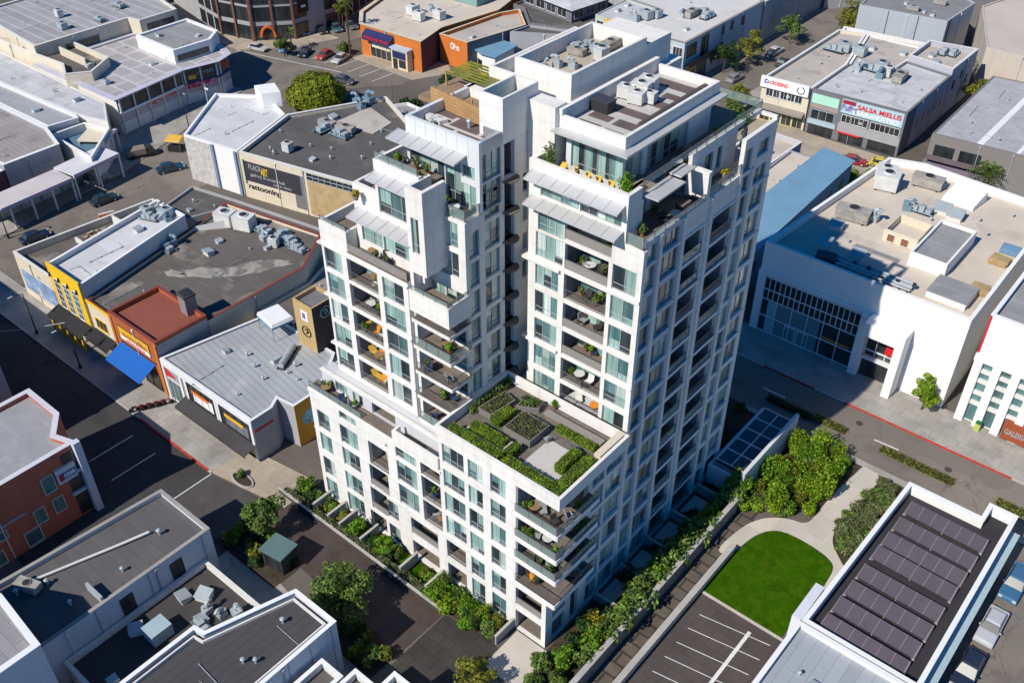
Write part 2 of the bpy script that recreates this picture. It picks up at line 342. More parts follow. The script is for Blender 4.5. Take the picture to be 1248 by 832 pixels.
def chaikin(P, n=2):
    for _ in range(n):
        Q = []
        for i in range(len(P)):
            (x0, y0), (x1, y1) = P[i], P[(i + 1) % len(P)]; Q += [(x0 * .78 + x1 * .22, y0 * .78 + y1 * .22), (x0 * .22 + x1 * .78, y0 * .22 + y1 * .78)]
        P = Q
    return P
gp = [(-27.2, 65.2), (-25.6, 65.6), (-25.1, 69.6), (-24.0, 71.6), (-22.2, 72.2), (-18.0, 72.0), (-16.6, 71.2), (-16.4, 67.6), (-15.2, 67.4), (-15.2, 71.2), (-16.7, 72.4), (-18.6, 74.2), (-19.0, 77.6), (-18.6, 81), (-18.1, 85), (-18.9, 87), (-20.6, 87), (-20.8, 84.8), (-21.3, 80.9), (-21.4, 77.5), (-21.4, 74.6), (-23.6, 74.0), (-25.4, 72.6), (-26.6, 70.2)]
slab('garden_path', chaikin(gp), .05, CONCL)
lw = [(-25.5, 59.9), (-16.9, 59.9), (-16.6, 67.9), (-16.9, 71.1), (-18.2, 71.9), (-22.1, 72.1), (-23.9, 71.5), (-25.0, 69.5)]
cv = [(-16.6, 67.4), (-16.55, 70.2), (-17.2, 71.6), (-19.2, 72.1), (-22.1, 72.2), (-23.9, 71.6), (-25.0, 69.4), (-25.45, 66.4)]
for _ in range(2): cv = [cv[0]] + [(a[0] * (1 - k) + b[0] * k, a[1] * (1 - k) + b[1] * k) for a, b in zip(cv, cv[1:]) for k in (.25, .75)] + [cv[-1]]
lw = [(-25.5, 59.9), (-16.9, 59.9)] + cv
slab('lawn', lw, .12, LAWN)
slab('lawn', rect(-49.5, 42.2, -46.6, 44.4), .06, LAWN); slab('lawn', rect(-54.6, 43.0, -50.0, 44.4), .06, LAWN); slab('lawn', rect(-58.5, 42.8, -56.0, 44.4), .06, LAWN)
slab('lawn', rect(-53, 142.2, -42, 153), .08, LAWN)
dk = slab('parking_deck', rect(-25.4, 30, -16.2, 59.6), .10, M('deck_membrane', (.088, .072, .068), .85, .14, .4, 4, seams=(2.1, 2.1, .03), seamcol=.6))
m = MB()
for i in range(7):
    y = 57.2 - 2.05 * i; m.poly([(-24.2, y, .105), (-17.2, y + 1.25, .105), (-17.2, y + 1.33, .105), (-24.2, y + .08, .105)])
m.poly([(-19.6, 40, .109), (-19.25, 40, .109), (-19.25, 58.6, .109), (-19.6, 58.6, .109)])
struct('deck_markings', m, PAINT)
slab('deck_edging', rect(-25.4, 59.6, -16.2, 59.88), .2, CONCL); slab('deck_edging', rect(-16.2, 30, -15.6, 59.2), .3, CONCL)
# grass blades break the flat look of the big lawn
m = MB()
def inpoly(x, y, P):
    c = False
    for i in range(len(P)):
        (x1, y1), (x2, y2) = P[i - 1], P[i]
        if (y1 > y) != (y2 > y) and x < (x2 - x1) * (y - y1) / (y2 - y1) + x1: c = not c
    return c
for _ in range(9000):
    x, y = random.uniform(-25.5, -16.6), random.uniform(59.9, 72.1)
    if inpoly(x, y, lw):
        a = random.uniform(0, 6.28); h = random.uniform(.04, .1); w = .035
        m.poly([(x - w * math.cos(a), y - w * math.sin(a), .115), (x + w * math.cos(a), y + w * math.sin(a), .115), (x + random.uniform(-.06, .06), y + random.uniform(-.06, .06), .12 + h)])
GRASSL = leafmat('grass_blades', (.022, .07, .002), (.038, .10, .003), (.06, .135, .005))
tag(build(m, 'grass_blades', GRASSL), 'short green grass blades of the square lawn beside the parking deck', 'grass', kind='stuff')

# ------------------------------------------------------------------ apartment tower
T = thing('apartment_tower', 'tall white stepped apartment tower with teal windows and a roof garden', 'building', (-46, 56, 0))
WINS = []; 
def W(pl, u0, u1, z0, z1, n=2): WINS.append((pl, u0, u1, z0, z1, n))
def railing(mb, pl, u0, u1, z, h=1.0, d=.06, kind='bar', lead=True):
    if kind == 'glass':
        pl.box(mb, u0, u1, d, d + .02, z + .08, z + h - .04, RAILG); pl.box(mb, u0, u1, d - .02, d + .04, z + h - .04, z + h, STEEL)
        n = max(1, round((u1 - u0) / 1.5))
        for k in range(n + 1): u = u0 + .02 + (u1 - u0 - .04) * k / n; pl.box(mb, u - .02, u + .02, d - .021, d + .041, z, z + h - .041, STEEL)
    elif kind == 'bar':
        pl.box(mb, u0, u1, d, d + .05, z + h - .05, z + h, STEEL); pl.box(mb, u0, u1, d + .005, d + .045, z + .08, z + .12, STEEL)
        n = max(2, int((u1 - u0) / .14))
        for k in range(n + 1): u = u0 + .015 + (u1 - u0 - .03) * k / n; pl.box(mb, u - .012, u + .012, d + .012, d + .036, z + .121, z + h - .051, STEEL)
    elif kind == 'panel':
        pl.box(mb, u0, u1, d, d + .05, z + .1, z + h - .05, M('balcony_panel', (.27, .25, .235), .5, .08, 1, 4)); pl.box(mb, u0, u1, d - .02, d + .07, z + h - .05, z + h, STEEL)
def doors(pl, u0, u1, d, z0, z1, par, n=3):
    """sliding glass doors at the back of a recess: one frame, its panes"""
    f = MB(); w = .07
    pl.box(f, u0, u1, d - .08, d, z1 - w, z1); pl.box(f, u0, u1, d - .08, d, z0, z0 + w)
    for k in range(n + 1): u = u0 + (u1 - u0) * k / n; pl.box(f, max(u0, u - w / 2), min(u1, u + w / 2), d - .08, d, z0 + w, z1 - w)
    o = build(f, 'sliding_door', FRAME, par); p = MB()
    for k in range(n):
        a, b = u0 + (u1 - u0) * k / n + w / 2 + .002, u0 + (u1 - u0) * (k + 1) / n - w / 2 - .002
        pl.box(p, a, b, d - .03, d - .004, z0 + w + .002, z1 - w - .002, random.choices([GLA, GLB, GLD, GLT], [3, 2, 3, 3])[0])
    build(p, 'pane', GLD, o)
def balcony(pl, u0, u1, z0, z1, D=1.9, rail='bar', t=.4, door=None, proj=0.):
    """recessed balcony behind an opening of the wall: lining, floor, railing, doors"""
    q = MB(); P = pl.pt; uu0, uu1, zz0, zz1 = u0 + .004, u1 - .004, z0, z1 + .004
    for pts in ([(u0 - .003, t, zz0), (u0 - .003, t, zz1), (u0 - .003, D, zz1), (u0 - .003, D, zz0)], [(u1 + .003, t, zz0), (u1 + .003, D, zz0), (u1 + .003, D, zz1), (u1 + .003, t, zz1)], [(u0 - .003, t, zz1), (u1 + .003, t, zz1), (u1 + .003, D, zz1), (u0 - .003, D, zz1)], [(u0 - .003, D, zz0), (u0 - .003, D, zz1), (u1 + .003, D, zz1), (u1 + .003, D, zz0)]): q.poly([P(*p) for p in pts])
    f = MB(); pl.box(f, u0 + .005, u1 - .005, t + .002 if not proj else -proj, D - .002, z0 - .16, z0 + (.012 if not proj else .012), BALCF)
    if proj: pl.box(f, u0 + .005, u1 - .005, -proj - .05, -proj, z0 - .2, z0 + .03, WHITE)
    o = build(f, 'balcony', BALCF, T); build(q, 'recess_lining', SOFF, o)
    if rail: r = MB(); railing(r, pl, u0 + .02, u1 - .02, z0 + .012, 1.0, .08 - proj, rail); build(r, 'railing', STEEL, o)
    a, b = (door or (u0 + .15, u1 - .15)); doors(pl, a, b, D, z0 + .03, z1 - .12, o, max(2, round((b - a) / 1.15)))
    return o
wall = MB()
F1 = FP(44.6); S1 = SP(-33.4); F2 = FP(47.0); SL = SP(-46.3); FR = FP(55.55); FQ = FP(49.3)
# ---- front of the lower block
PR = [(.5, 3.0), (3.9, 6.2), (7.5, 9.7), (10.7, 12.9), (13.9, 15.9), (17.1, 19.1)]
ops = []
def win(pl, ops, u0, u1, z0, z1, n=2):
    if z1 - z0 > 1.7 and u1 - u0 > 1.0: u0, u1, z0, z1 = u0 - .1, u1 + .1, z0 - .24, z1 + .12
    ops.append((u0, u1, z0, z1)); W(pl, u0, u1, z0, z1, n)
def bal(pl, ops, u0, u1, z0, z1, **kw): ops.append((u0, u1, z0, z1)); return balcony(pl, u0, u1, z0, z1, **kw)
for k, (a, b) in enumerate(PR):
    if k >= 2: win(F1, ops, -45.5, -43.1, a, b, 3)
    win(F1, ops, -42.4, -40.9, a, b, 2)
    win(F1, ops, -39.8, -38.25, a, b, 2)
bal(F1, ops, -45.7, -43.2, .4, 2.9, rail=None); bal(F1, ops, -45.7, -43.2, 3.8, 6.3, rail='bar')
bal(F1, ops, -50.6, -46.9, 3.6, 6.0, rail='panel'); bal(F1, ops, -50.6, -46.9, .3, 2.6, rail=None)
for k in (1, 2, 3, 4):
    a, b = PR[k]; win(F1, ops, -53.9, -52.5, a, b, 2) if k == 1 else win(F1, ops, -51.8, -49.3, a - .1, b + .1 - (.2 if k == 4 else 0), 3)
win(F1, ops, -53.9, -52.5, .5, 2.6, 2)
for k in (2, 3, 4):
    a, b = PR[k]; bal(F1, ops, -48.6, -46.1, a - .55, b + (.1 if k == 4 else .3), rail='bar')
for k in (1, 2, 3): a, b = PR[k]; bal(F1, ops, -56.6 + .25 * k, -53.9 + .25 * k + (0 if k > 1 else -.3), a - .6, b + .35, rail='panel' if k < 3 else 'bar')
bal(F1, ops, -56.8, -54.4, .2, 2.8, rail=None)
for k in (0, 1, 2, 3, 4):
    a, b = PR[k]; win(F1, ops, -60.2 + .1 * k, -57.8 + .1 * k, a, b - (.5 if k == 4 else 0), 3)
    if k < 4: win(F1, ops, -63.6 + .1 * k, -62.0 + .1 * k, a, b, 2)
facade(wall, F1, -64.2, -46.0, 0, 15.6, [o for o in ops if o[1] < -46.0]); facade(wall, F1, -46.0, -37.0, 0, 19.6, [o for o in ops if o[0] > -46.0 - 1e-6])
# top storey of the left part stands back a little, grey, with its own parapet
F1b = FP(45.9); o2 = []
g = MB(); o2 += [(-61.4, -59.7, 15.75, 17.0), (-58.9, -57.5, 15.75, 17.0)]; W(F1b, -61.4, -59.7, 15.75, 17.0, 2); W(F1b, -58.9, -57.5, 15.75, 17.0, 2); bal(F1b, o2, -56.2, -53.0, 15.7, 17.1, rail=None, D=1.4)
facade(g, F1b, -63.4, -46.0, 15.604, 17.4, o2, .3); F1b.box(g, -63.4, -46.0, .31, 1.6, 17.2, 17.39); F1b.box(g, -63.5, -46.0, -.12, .3, 17.404, 17.55, WHITE)
g.box(-63.4, 46.21, 15.604, -63.1, 60, 17.2); build(g, 'wall', WHITE2, T)
g = MB(); g.prism([(-64.2, 44.65), (-46.0, 44.65), (-46.0, 45.88), (-64.2, 45.88)], 15.604, 15.66); o = build(g, 'terrace_floor', BALCF, T); r = MB(); railing(r, F1, -64.1, -56.5, 15.6, .75, .05, 'glass'); build(r, 'railing', GREENG, o)
# big recessed loggia with a solid white front, right of the left part's top
g = MB(); F1.box(g, -51.9, -46.0, -.25, 0, 15.7, 17.1); F1.box(g, -51.9, -51.65, 0, .7, 15.7, 17.1); build(g, 'balcony_parapet', WHITE, T)
def ledge(pl, u0, u1, d0, d1, z0, z1, extra=None):
    g = MB(); pl.box(g, u0, u1, d0, d1, z0, z1)
    if extra: g.box(*extra)
    build(g, 'ledge', WHITE, T)
ledge(F1, -64.25, -45.9, -.12, .02, 15.1, 15.45); ledge(F1, -64.2, -37.0, -.08, 0, 10.05, 10.2); ledge(F1, -54.6, -37.0, -.10, 0, 6.75, 7.0)
# corner: white frames below, open wrap-around balconies above
c = []
bal(F1, c, -37.0 + .02, -33.9, .1, 2.9, rail=None, D=3.2); bal(F1, c, -37.0 + .02, -33.9, 3.7, 6.2, rail='panel', D=3.2)
facade(wall, F1, -37.0, -33.4, 0, 7.2, c)
sops = []
bal(S1, sops, 45.6, 47.6, 3.7, 6.2, rail='panel', D=1.2); bal(S1, sops, 45.6, 47.6, .1, 2.9, rail=None, D=1.2); bal(S1, sops, 48.4, 49.6, .1, 6.0, rail=None, D=1.)
for z, kd in ((7.2, 'bar'), (10.5, 'glass'), (13.3, 'glass'), (16.4, 'glass')):
    g = MB(); P = [(-37.0, 44.35), (-32.3, 44.35), (-32.3, 50.3), (-33.4, 50.3), (-33.4, 48.0), (-35.2, 46.6), (-37.0, 46.6)]; g.prism(P, z, z + .16, BALCF)
    for q0, q1 in ((P[0], P[1]), (P[1], P[2])): EP(q0, q1).box(g, 0, (Vector(q1) - Vector(q0)).length, -.06, .0, z - .25, z + .35, WHITE)
    CB = build(g, 'corner_balcony', BALCF, T); z += .16; r = MB(); railing(r, EP((-36.95, 44.4), (-32.35, 44.4)), 0, 4.55, z, 1.05, .0, kd); railing(r, EP((-32.36, 44.4), (-32.36, 50.3)), .0, 5.8, z, 1.05, .0, kd); build(r, 'railing', STEEL, CB)
    doors(FP(46.6), -36.9, -35.3, .1, z, z + 2.4, CB, 2); doors(SP(-35.2), 46.9, 50.0, .1, z, z + 2.4, CB, 3)
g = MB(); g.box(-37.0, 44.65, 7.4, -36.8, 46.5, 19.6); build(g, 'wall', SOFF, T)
# ---- long right side
SR = [(.6, 3.0), (3.9, 6.2), (7.4, 9.5), (10.6, 12.8), (13.8, 15.9), (16.9, 19.0), (19.9, 21.8), (22.8, 24.8), (25.8, 27.8), (28.8, 30.8), (31.8, 33.8), (34.8, 36.8), (37.3, 38.9)]
for k, (a, b) in enumerate(SR):
    if k < 6: win(S1, sops, 50.9, 52.5, a, b, 2); win(S1, sops, 53.0, 55.3, a, b, 2)
    win(S1, sops, 56.25, 57.5, a, b, 1); win(S1, sops, 58.3, 60.85, a, b, 3)
    win(S1, sops, 70.8, 72.0, a, b, 1); win(S1, sops, 72.8, 75.1, a, b, 2)
    if k < 12:
        bal(S1, sops, 61.9, 65.0, a - .55, b + (.1 if k else 0), rail='glass' if k % 3 else 'bar', D=1.7)
        bal(S1, sops, 66.3, 70.0, a - .55, b + .1, rail='bar' if k % 2 else 'glass', D=1.7)
for a, b in ((40.0, 41.4),): win(S1, sops, 72.9, 74.9, a, b, 2); win(S1, sops, 70.7, 71.8, 39.6, 41.4, 1)
facade(wall, S1, 45.0, 50.1, 0, 7.2, [o for o in sops if o[1] < 50.1 and o[3] < 7.3])
S1.box(wall, 55.55, 56.0, -.1, 0, 3.6, 38.8); facade(wall, S1, 50.1, 55.55, 0, 19.6, [o for o in sops if 50.1 < o[0] < 55.5])
sp = MB(); facade(sp, S1, 55.95, 61.3, 0, 39.4, [o for o in sops if 55.5 < o[0] < 61.3 and o[3] < 39.4]); build(sp, 'infill_wall', M('blue_grey_infill', (.50, .54, .60), .7, .06, .3, 2.5, streak=.2), T)
facade(wall, S1, 61.3, 70.4, 0, 39.4, [o for o in sops if 61.3 < o[0] < 70.4 and o[3] < 39.4]); facade(wall, S1, 70.4, 76.0, 0, 42.6, [o for o in sops if o[0] > 70.4])
for z in (3.3, 10.0, 19.5, 22.2, 31.2, 37.0): ledge(S1, 50.2 if z < 20 else 55.6, 75.9, -.09, 0, z, z + .2)
for u in (57.95, 61.4, 65.65, 70.3, 72.35): g = MB(); S1.box(g, u - .22, u + .22, -.16, -.0, .3 if u != 61.4 else 3.6, 39.3); build(g, 'pilaster', WHITE, T)
# ---- roof garden deck on the lower block
g = MB(); 
g.prism([(-45.95, 44.55), (-32.35, 44.55), (-32.35, 54.4), (-33.4, 54.6), (-33.4, 55.5), (-45.95, 55.5)], 19.6, 19.9); P = [(-46.25, 44.5), (-32.3, 44.5), (-32.3, 54.4), (-46.25, 54.4)]
ring(g, P, inset(P, .3), 19.904, 21.05); build(g, 'parapet', WHITE, T)
g = MB(); g.prism(inset(P, .32), 19.92, 20.02); build(g, 'roof_deck', M('garden_paving', (.165, .145, .13), .85, .12, .6, 4, seams=(.8, .8, .02)), T)
# ---- left tower, street side
o2 = []; UR = [18.4 + 2.9 * k for k in range(6)]
for k, z in enumerate(UR):
    if k < 5: win(F2, o2, -61.6, -59.5, z, z + 2.1, 2)
    if k < 5: bal(F2, o2, -58.7, -54.8, z - .4, z + 2.2, rail='bar', D=2.0)
    if k < 5: win(F2, o2, -54.1, -51.7, z, z + 2.15, 2)
facade(wall, F2, -62.0, -51.0, 17.5, 32.7, [o for o in o2 if o[3] < 32.7]); 
F2.box(wall, -62.0, -58.4, 0, .3, 32.7, 34.7); wall.box(-58.7, 47.3, 32.7, -58.4, 56, 34.7); wall.box(-62.0, 47.3, 32.7, -61.7, 56, 34.7)
for z in (20.7, 26.5, 32.2): ledge(F2, -62.5, -51.0, -.12, 0, z - .05, z + .12, (-62.5, 47.0, z - .05, -62.0, 52, z + .12))
F3 = FP(48.3); o3 = []
for a, b in ((-57.6, -55.2), (-54.9, -52.6), (-52.4, -50.6)): win(F3, o3, a, b, 33.9, 36.3, 2)
for a, b in ((-55.0, -52.6), (-52.4, -50.6)): win(F3, o3, a, b, 37.7, 40.6, 2)
facade(wall, F3, -58.35, -50.2, 32.3, 39.2, [o for o in o3 if o[2] < 36] + [(a, b, c_, 39.2) for a, b, c_, d in o3 if c_ > 36])
facade(wall, F3, -55.4, -50.2, 39.2, 42.4, [(a, b, 39.2, d) for a, b, c_, d in o3 if c_ > 36]); wall.box(-58.35, 48.7, 32.3, -58.05, 57, 39.2); wall.box(-55.4, 48.7, 39.2, -55.1, 58, 42.4)
g = MB(); g.prism([(-58.6, 46.95), (-51.0, 46.95), (-51.0, 48.3), (-58.6, 48.3)], 32.704, 32.75, BALCF); TB = build(g, 'balcony', BALCF, T)
r = MB(); railing(r, F2, -58.4, -51.1, 32.76, .95, .05, 'panel'); build(r, 'railing', STEEL, TB)
# canopies
def canopy(pl, u0, u1, d0, dep, z, drop=.35, th=.09, ribs=True):
    g = MB(); P = pl.pt
    g.hexa([P(u0, d0 - dep, z - drop), P(u1, d0 - dep, z - drop), P(u1, d0, z), P(u0, d0, z), P(u0, d0 - dep, z - drop + th), P(u1, d0 - dep, z - drop + th), P(u1, d0, z + th), P(u0, d0, z + th)])
    if ribs:
        n = max(2, round((u1 - u0) / 1.25))
        for k in range(n + 1):
            u = u0 + .04 + (u1 - u0 - .08) * k / n
            g.hexa([P(u - .03, d0 - dep - .01, z - drop + th), P(u + .03, d0 - dep - .01, z - drop + th), P(u + .03, d0, z + th), P(u - .03, d0, z + th), P(u - .03, d0 - dep - .01, z - drop + th + .05), P(u + .03, d0 - dep - .01, z - drop + th + .05), P(u + .03, d0, z + th + .05), P(u - .03, d0, z + th + .05)])
    return build(g, 'canopy', AWN, T)
canopy(F3, -57.9, -50.3, 0, 1.5, 36.9); canopy(F3, -55.3, -50.3, 0, 1.2, 41.3)
# white slot tower beside the steps
g = MB(); ob = []; FB = FP(46.9); win(FB, ob, -49.95, -49.1, 36.2, 39.6, 1) ; facade(g, FB, -50.4, -48.5, 34.3, 42.2, ob, .35); g.box(-48.85, 47.25, 34.3, -48.5, 49.6, 42.2); g.box(-50.4, 47.25, 34.3, -50.05, 49.6, 42.2); g.box(-50.05, 47.25, 34.3, -48.85, 49.3, 34.5); build(g, 'wall', WHITE, T)
# right part of the left tower, set back, open balcony stack before it
oq = []
for k, z in enumerate([18.4 + 2.9 * i for i in range(5)]):
    win(FQ, oq, -50.4, -48.9, z, z + 2.1, 2); win(FQ, oq, -48.6, -46.7, z, z + 2.1, 2)
for z in (33.8, 36.7): win(FQ, oq, -49.7, -47.2, z, z + 2.1, 3)
facade(wall, FQ, -50.6, -46.3, 17.5, 39.2, oq)
wall.box(-51.0, 47.4, 17.5, -50.6, 49.6, 34.3)
PS = [(-50.6, 46.85), (-46.15, 46.85), (-46.15, 49.6), (-46.3, 49.6), (-46.3, 49.25), (-50.6, 49.25)]
for k in range(5):
    z = 17.6 + 2.9 * k; g = MB(); g.prism(PS, z - .12, z + .1, BALCF); EP(PS[0], PS[1]).box(g, 0, 4.45, -.05, 0, z - .2, z + .16, WHITE); EP(PS[1], PS[2]).box(g, 0, 2.75, -.05, 0, z - .2, z + .16, WHITE)
    SB = build(g, 'corner_balcony', BALCF, T); z += .1; r = MB(); kd = ('glass', 'bar', 'bar', 'glass', 'bar')[k]
    railing(r, EP((-50.55, 46.9), (-46.2, 46.9)), .02, 4.3, z, 1.0, 0, kd); railing(r, EP((-46.2, 46.9), (-46.2, 49.6)), .05, 2.65, z, 1.0, 0, kd); build(r, 'railing', STEEL, SB)
g = MB(); EP((-50.7, 46.8), (-46.1, 46.8)).box(g, 0, 4.6, 0, .25, 30.2, 32.3); EP((-46.1, 46.8), (-46.1, 49.6)).box(g, .25, 2.8, 0, .25, 30.2, 32.3)
build(g, 'balcony_parapet', WHITE, T)
g = MB(); g.prism([(-50.6, 47.06), (-46.36, 47.06), (-46.36, 49.28), (-50.6, 49.28)], 31.1, 31.25); o = build(g, 'balcony', BALCF, T); r = MB(); railing(r, EP((-50.5, 46.9), (-46.2, 46.9)), 0, 4.25, 32.3, .5, 0, 'glass'); railing(r, EP((-46.2, 46.9), (-46.2, 49.5)), .05, 2.5, 32.3, .5, 0, 'glass'); build(r, 'railing', STEEL, o)
# side of the left tower
osd = []
for z in [18.4 + 2.9 * i for i in range(8)]:
    if z < 38: win(SL, osd, 49.85, 50.9, z, z + 2.1, 1)
    win(SL, osd, 51.8, 53.5, z, z + 2.1, 2)
    osd.append((54.2, 55.5, z - .5, z + 2.2))
    if z > 29: win(SL, osd, 56.6, 57.3, z + .3, z + 2.0, 1)
osd.append((54.2, 55.5, 41.2, 44.3))
facade(wall, SL, 49.7, 58.6, 17.5, 39.3, [o for o in osd if o[3] < 41]); 
facade(wall, SL, 53.9, 58.6, 39.3, 45.5, [o for o in osd if 39 < o[3] and o[0] > 53.9] )
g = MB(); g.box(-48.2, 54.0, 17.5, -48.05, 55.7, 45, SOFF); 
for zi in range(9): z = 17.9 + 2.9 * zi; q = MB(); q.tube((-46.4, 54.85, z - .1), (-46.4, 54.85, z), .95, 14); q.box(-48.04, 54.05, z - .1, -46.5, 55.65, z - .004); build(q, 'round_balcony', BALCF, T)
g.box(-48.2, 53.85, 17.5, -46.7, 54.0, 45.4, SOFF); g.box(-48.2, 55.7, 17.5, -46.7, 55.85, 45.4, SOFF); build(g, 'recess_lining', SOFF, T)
# penthouse: blue grey panels, big glass, canopy
pn = MB()
SP1 = SP(-46.3); op1 = []
for z in (39.6, 42.2): win(SP1, op1, 51.5, 53.6, z, z + 2.0, 3)
facade(pn, SP1, 51.552, 53.9, 39.3, 45.5, op1); build(pn, 'panel_wall', PANEL, T)
FPH = FP(51.2); op2 = []; pw = MB()
for a, b in ((-53.9, -52.0), (-51.8, -50.2)): win(FPH, op2, a, b, 39.6 if a > -52 else 41.6, 43.4, 2)
for a, b in ((-49.9, -48.4), (-48.2, -46.8)): win(FPH, op2, a, b, 39.5, 43.3 if a < -48.3 else 41.4, 2)
win(FPH, op2, -48.2, -46.8, 42.0, 43.2, 2)
facade(pw, FPH, -54.3, -46.3, 39.2, 45.5, op2, .35); pw.box(-54.3, 51.55, 39.2, -53.95, 62, 45.5); 
for k in range(1, 7): FPH.box(pw, -54.3 + 8 * k / 7 - .015, -54.3 + 8 * k / 7 + .015, -.012, 0, 43.9, 45.49, FRAME)
build(pw, 'panel_wall', PANELW, T)
canopy(FPH, -55.2, -47.6, 0, 1.5, 44.0, .3)
g = MB(); g.prism([(-55.1, 48.65), (-50.3, 48.65), (-50.3, 51.18), (-55.1, 51.18)], 41.2, 41.35); g.prism([(-50.25, 49.65), (-46.35, 49.65), (-46.35, 51.18), (-50.25, 51.18)], 39.204, 39.25); g.prism([(-58.0, 48.7), (-55.45, 48.7), (-55.45, 56), (-58.0, 56)], 38.1, 38.2); g.prism([(-61.7, 47.32), (-58.72, 47.32), (-58.72, 56), (-61.7, 56)], 33.6, 33.7); g.prism([(-58.0, 48.6), (-50.6, 48.6), (-50.6, 50), (-58.0, 50)], 36.9, 37.1); TR = build(g, 'terrace_floor', BALCF, T)
for q in ((FP(48.35), -55.3, -50.4, 42.4, .7, .05, 'glass'), (FP(49.4), -50.2, -46.4, 39.25, 1.05, .05, 'glass'), (SP(-46.35), 49.5, 51.15, 39.25, 1.05, .0, 'glass'), (FP(47.05), -61.9, -58.5, 34.7, .5, .05, 'glass')): r = MB(); railing(r, *q); build(r, 'railing', GREENG, TR)
# left tower roof
g = MB(); g.prism([(-53.95, 51.55), (-46.7, 51.55), (-46.7, 62), (-53.95, 62)], 44.4, 44.6); build(g, 'roof', M('roof_pavers', (.135, .105, .10), .85, .15, .5, 4), T)
g = MB()
for (x0, y0, x1, y1) in ((-53.3, 53.2, -47.2, 53.5), (-50.6, 51.8, -50.2, 53.2), (-52.0, 53.5, -51.6, 54.9), (-48.3, 52.4, -46.75, 52.7), (-48.6, 53.5, -48.2, 54.9), (-53.9, 54.2, -52, 54.4)): g.box(x0, y0, 44.604, x1, y1, 44.64)
g.box(-46.7, 51.6, 44.604, -46.32, 58.6, 44.7); build(g, 'roof_strip', M('pale_roof_strip', (.52, .49, .47), .8, .1), T)
g = MB(); b0 = (-48.6, 54.0); 
PB = [(-48.7, 54.0), (-46.25, 54.0), (-46.25, 58.4), (-48.7, 58.4)]; ring(g, PB, inset(PB, .22), 44.6, 48.2); g.prism(inset(PB, .22), 46.6, 46.8, M('teal_membrane', (.05, .16, .17), .7, .1))
build(g, 'stair_tower', WHITE, T)
# ---- right tower
ofr = []
for k in range(8):
    z = 19.5 + 3.0 * k
    if k < 5: win(FR, ofr, -43.9, -41.6, z, z + 2.05, 3)
    if k < 6: bal(FR, ofr, -40.9, -36.5, z - .45 + (.35 if k == 0 else 0), z + 2.15, rail=('bar', 'bar', 'panel', 'panel', 'bar', 'panel')[k], D=2.1)
    if k < 6: win(FR, ofr, -36.0, -33.9, z, z + 2.05, 2)
win(FR, ofr, -43.9, -41.2, 34.4, 36.5, 3); win(FR, ofr, -43.7, -41.2, 37.0, 39.2, 3); bal(FR, ofr, -41.0, -36.3, 37.0, 39.3, rail='panel', D=1.6)
win(FR, ofr, -43.6, -39.7, 40.1, 41.5, 4); win(FR, ofr, -39.6, -35.6, 40.1, 41.5, 5)
facade(wall, FR, -44.8, -35.1, 19.9, 43.1, [o for o in ofr if o[1] < -35.1] + [(o[0], -35.1, o[2], o[3]) for o in ofr if o[0] < -35.5 < o[1] and o[1] > -34.5]); facade(wall, FR, -35.1, -33.4, 19.9, 38.9, [(-35.1, o[1], o[2], o[3]) for o in ofr if o[0] < -35.5 < o[1] and o[1] > -34.5])
wall.box(-44.8, 55.95, 19.9, -44.4, 60, 43.1)
canopy(FR, -44.5, -35.3, 0, 1.15, 42.15, .4); canopy(FR, -44.5, -35.3, 0, 1.3, 39.85, .35)
for z, u1 in ((25.0, -41.3), (33.6, -41.3)): ledge(FR, -45.3, u1, -.3, 0, z, z + .22, (-45.3, 55.55, z, -44.8, 57.5, z + .22))
ledge(FR, -41.25, -33.3, -.14, 0, 33.95, 34.2); ledge(FR, -41.25, -33.35, -.08, 0, 24.75, 24.9)
# side above the lower terrace
S2 = SP(-35.1); os2 = []; win(S2, os2, 66.6, 68.0, 39.7, 41.9, 2); win(S2, os2, 68.8, 69.6, 39.9, 42.0, 1); win(S2, os2, 73.2, 74.2, 40.3, 41.8, 1)
facade(wall, S2, 64.6, 76.0, 42.6, 43.0, []); facade(wall, S2, 64.6, 72.0, 39.3, 42.6, [o for o in os2 if o[1] < 70], .35)
S2.box(wall, 55.95, 57.4, 0, .35, 38.9, 43.1); wall.box(-36.9, 57.4, 38.9, -35.1, 57.7, 42.0)
S3 = SP(-36.6); os3 = []; win(S3, os3, 58.2, 60.4, 39.2, 41.4, 2); win(S3, os3, 61.2, 64.0, 39.2, 41.4, 3); facade(wall, S3, 57.7, 64.6, 38.9, 42.0, os3, .3)
S1.box(wall, 64.6, 65.1, 0, 1.7, 39.4, 41.9); wall.box(-35.09, 75.7, 42.6, -33.45, 76, 42.9)
g = MB(); g.prism([(-36.6, 55.95), (-33.45, 55.6), (-33.45, 64.6), (-36.6, 64.6)], 38.85, 38.96, BALCF); g.prism([(-35.1, 65.1), (-33.8, 65.1), (-33.8, 70.35), (-35.1, 70.35)], 39.404, 39.45, BALCF)
g.prism([(-44.4, 55.95), (-35.5, 55.95), (-35.5, 76), (-44.4, 76)], 41.8, 42.0, M('terrace_paving', (.27, .22, .185), .85, .12, .6, 4, seams=(.9, .9, .02))); TF = build(g, 'terrace_floor', BALCF, T)
for q in ((FR, -35.0, -33.45, 38.96, 1.1, .03, 'glass'), (S1, 55.6, 64.5, 38.96, 1.1, .05, 'glass'), (S1, 65.2, 70.3, 39.45, 1.0, .05, 'glass'), (SP(-35.1), 57.5, 76, 43.0, .75, .05, 'glass'), (FP(76.0), -41, -35.2, 42.9, .9, .1, 'glass')): r = MB(); railing(r, *q); build(r, 'railing', STEEL, TF)
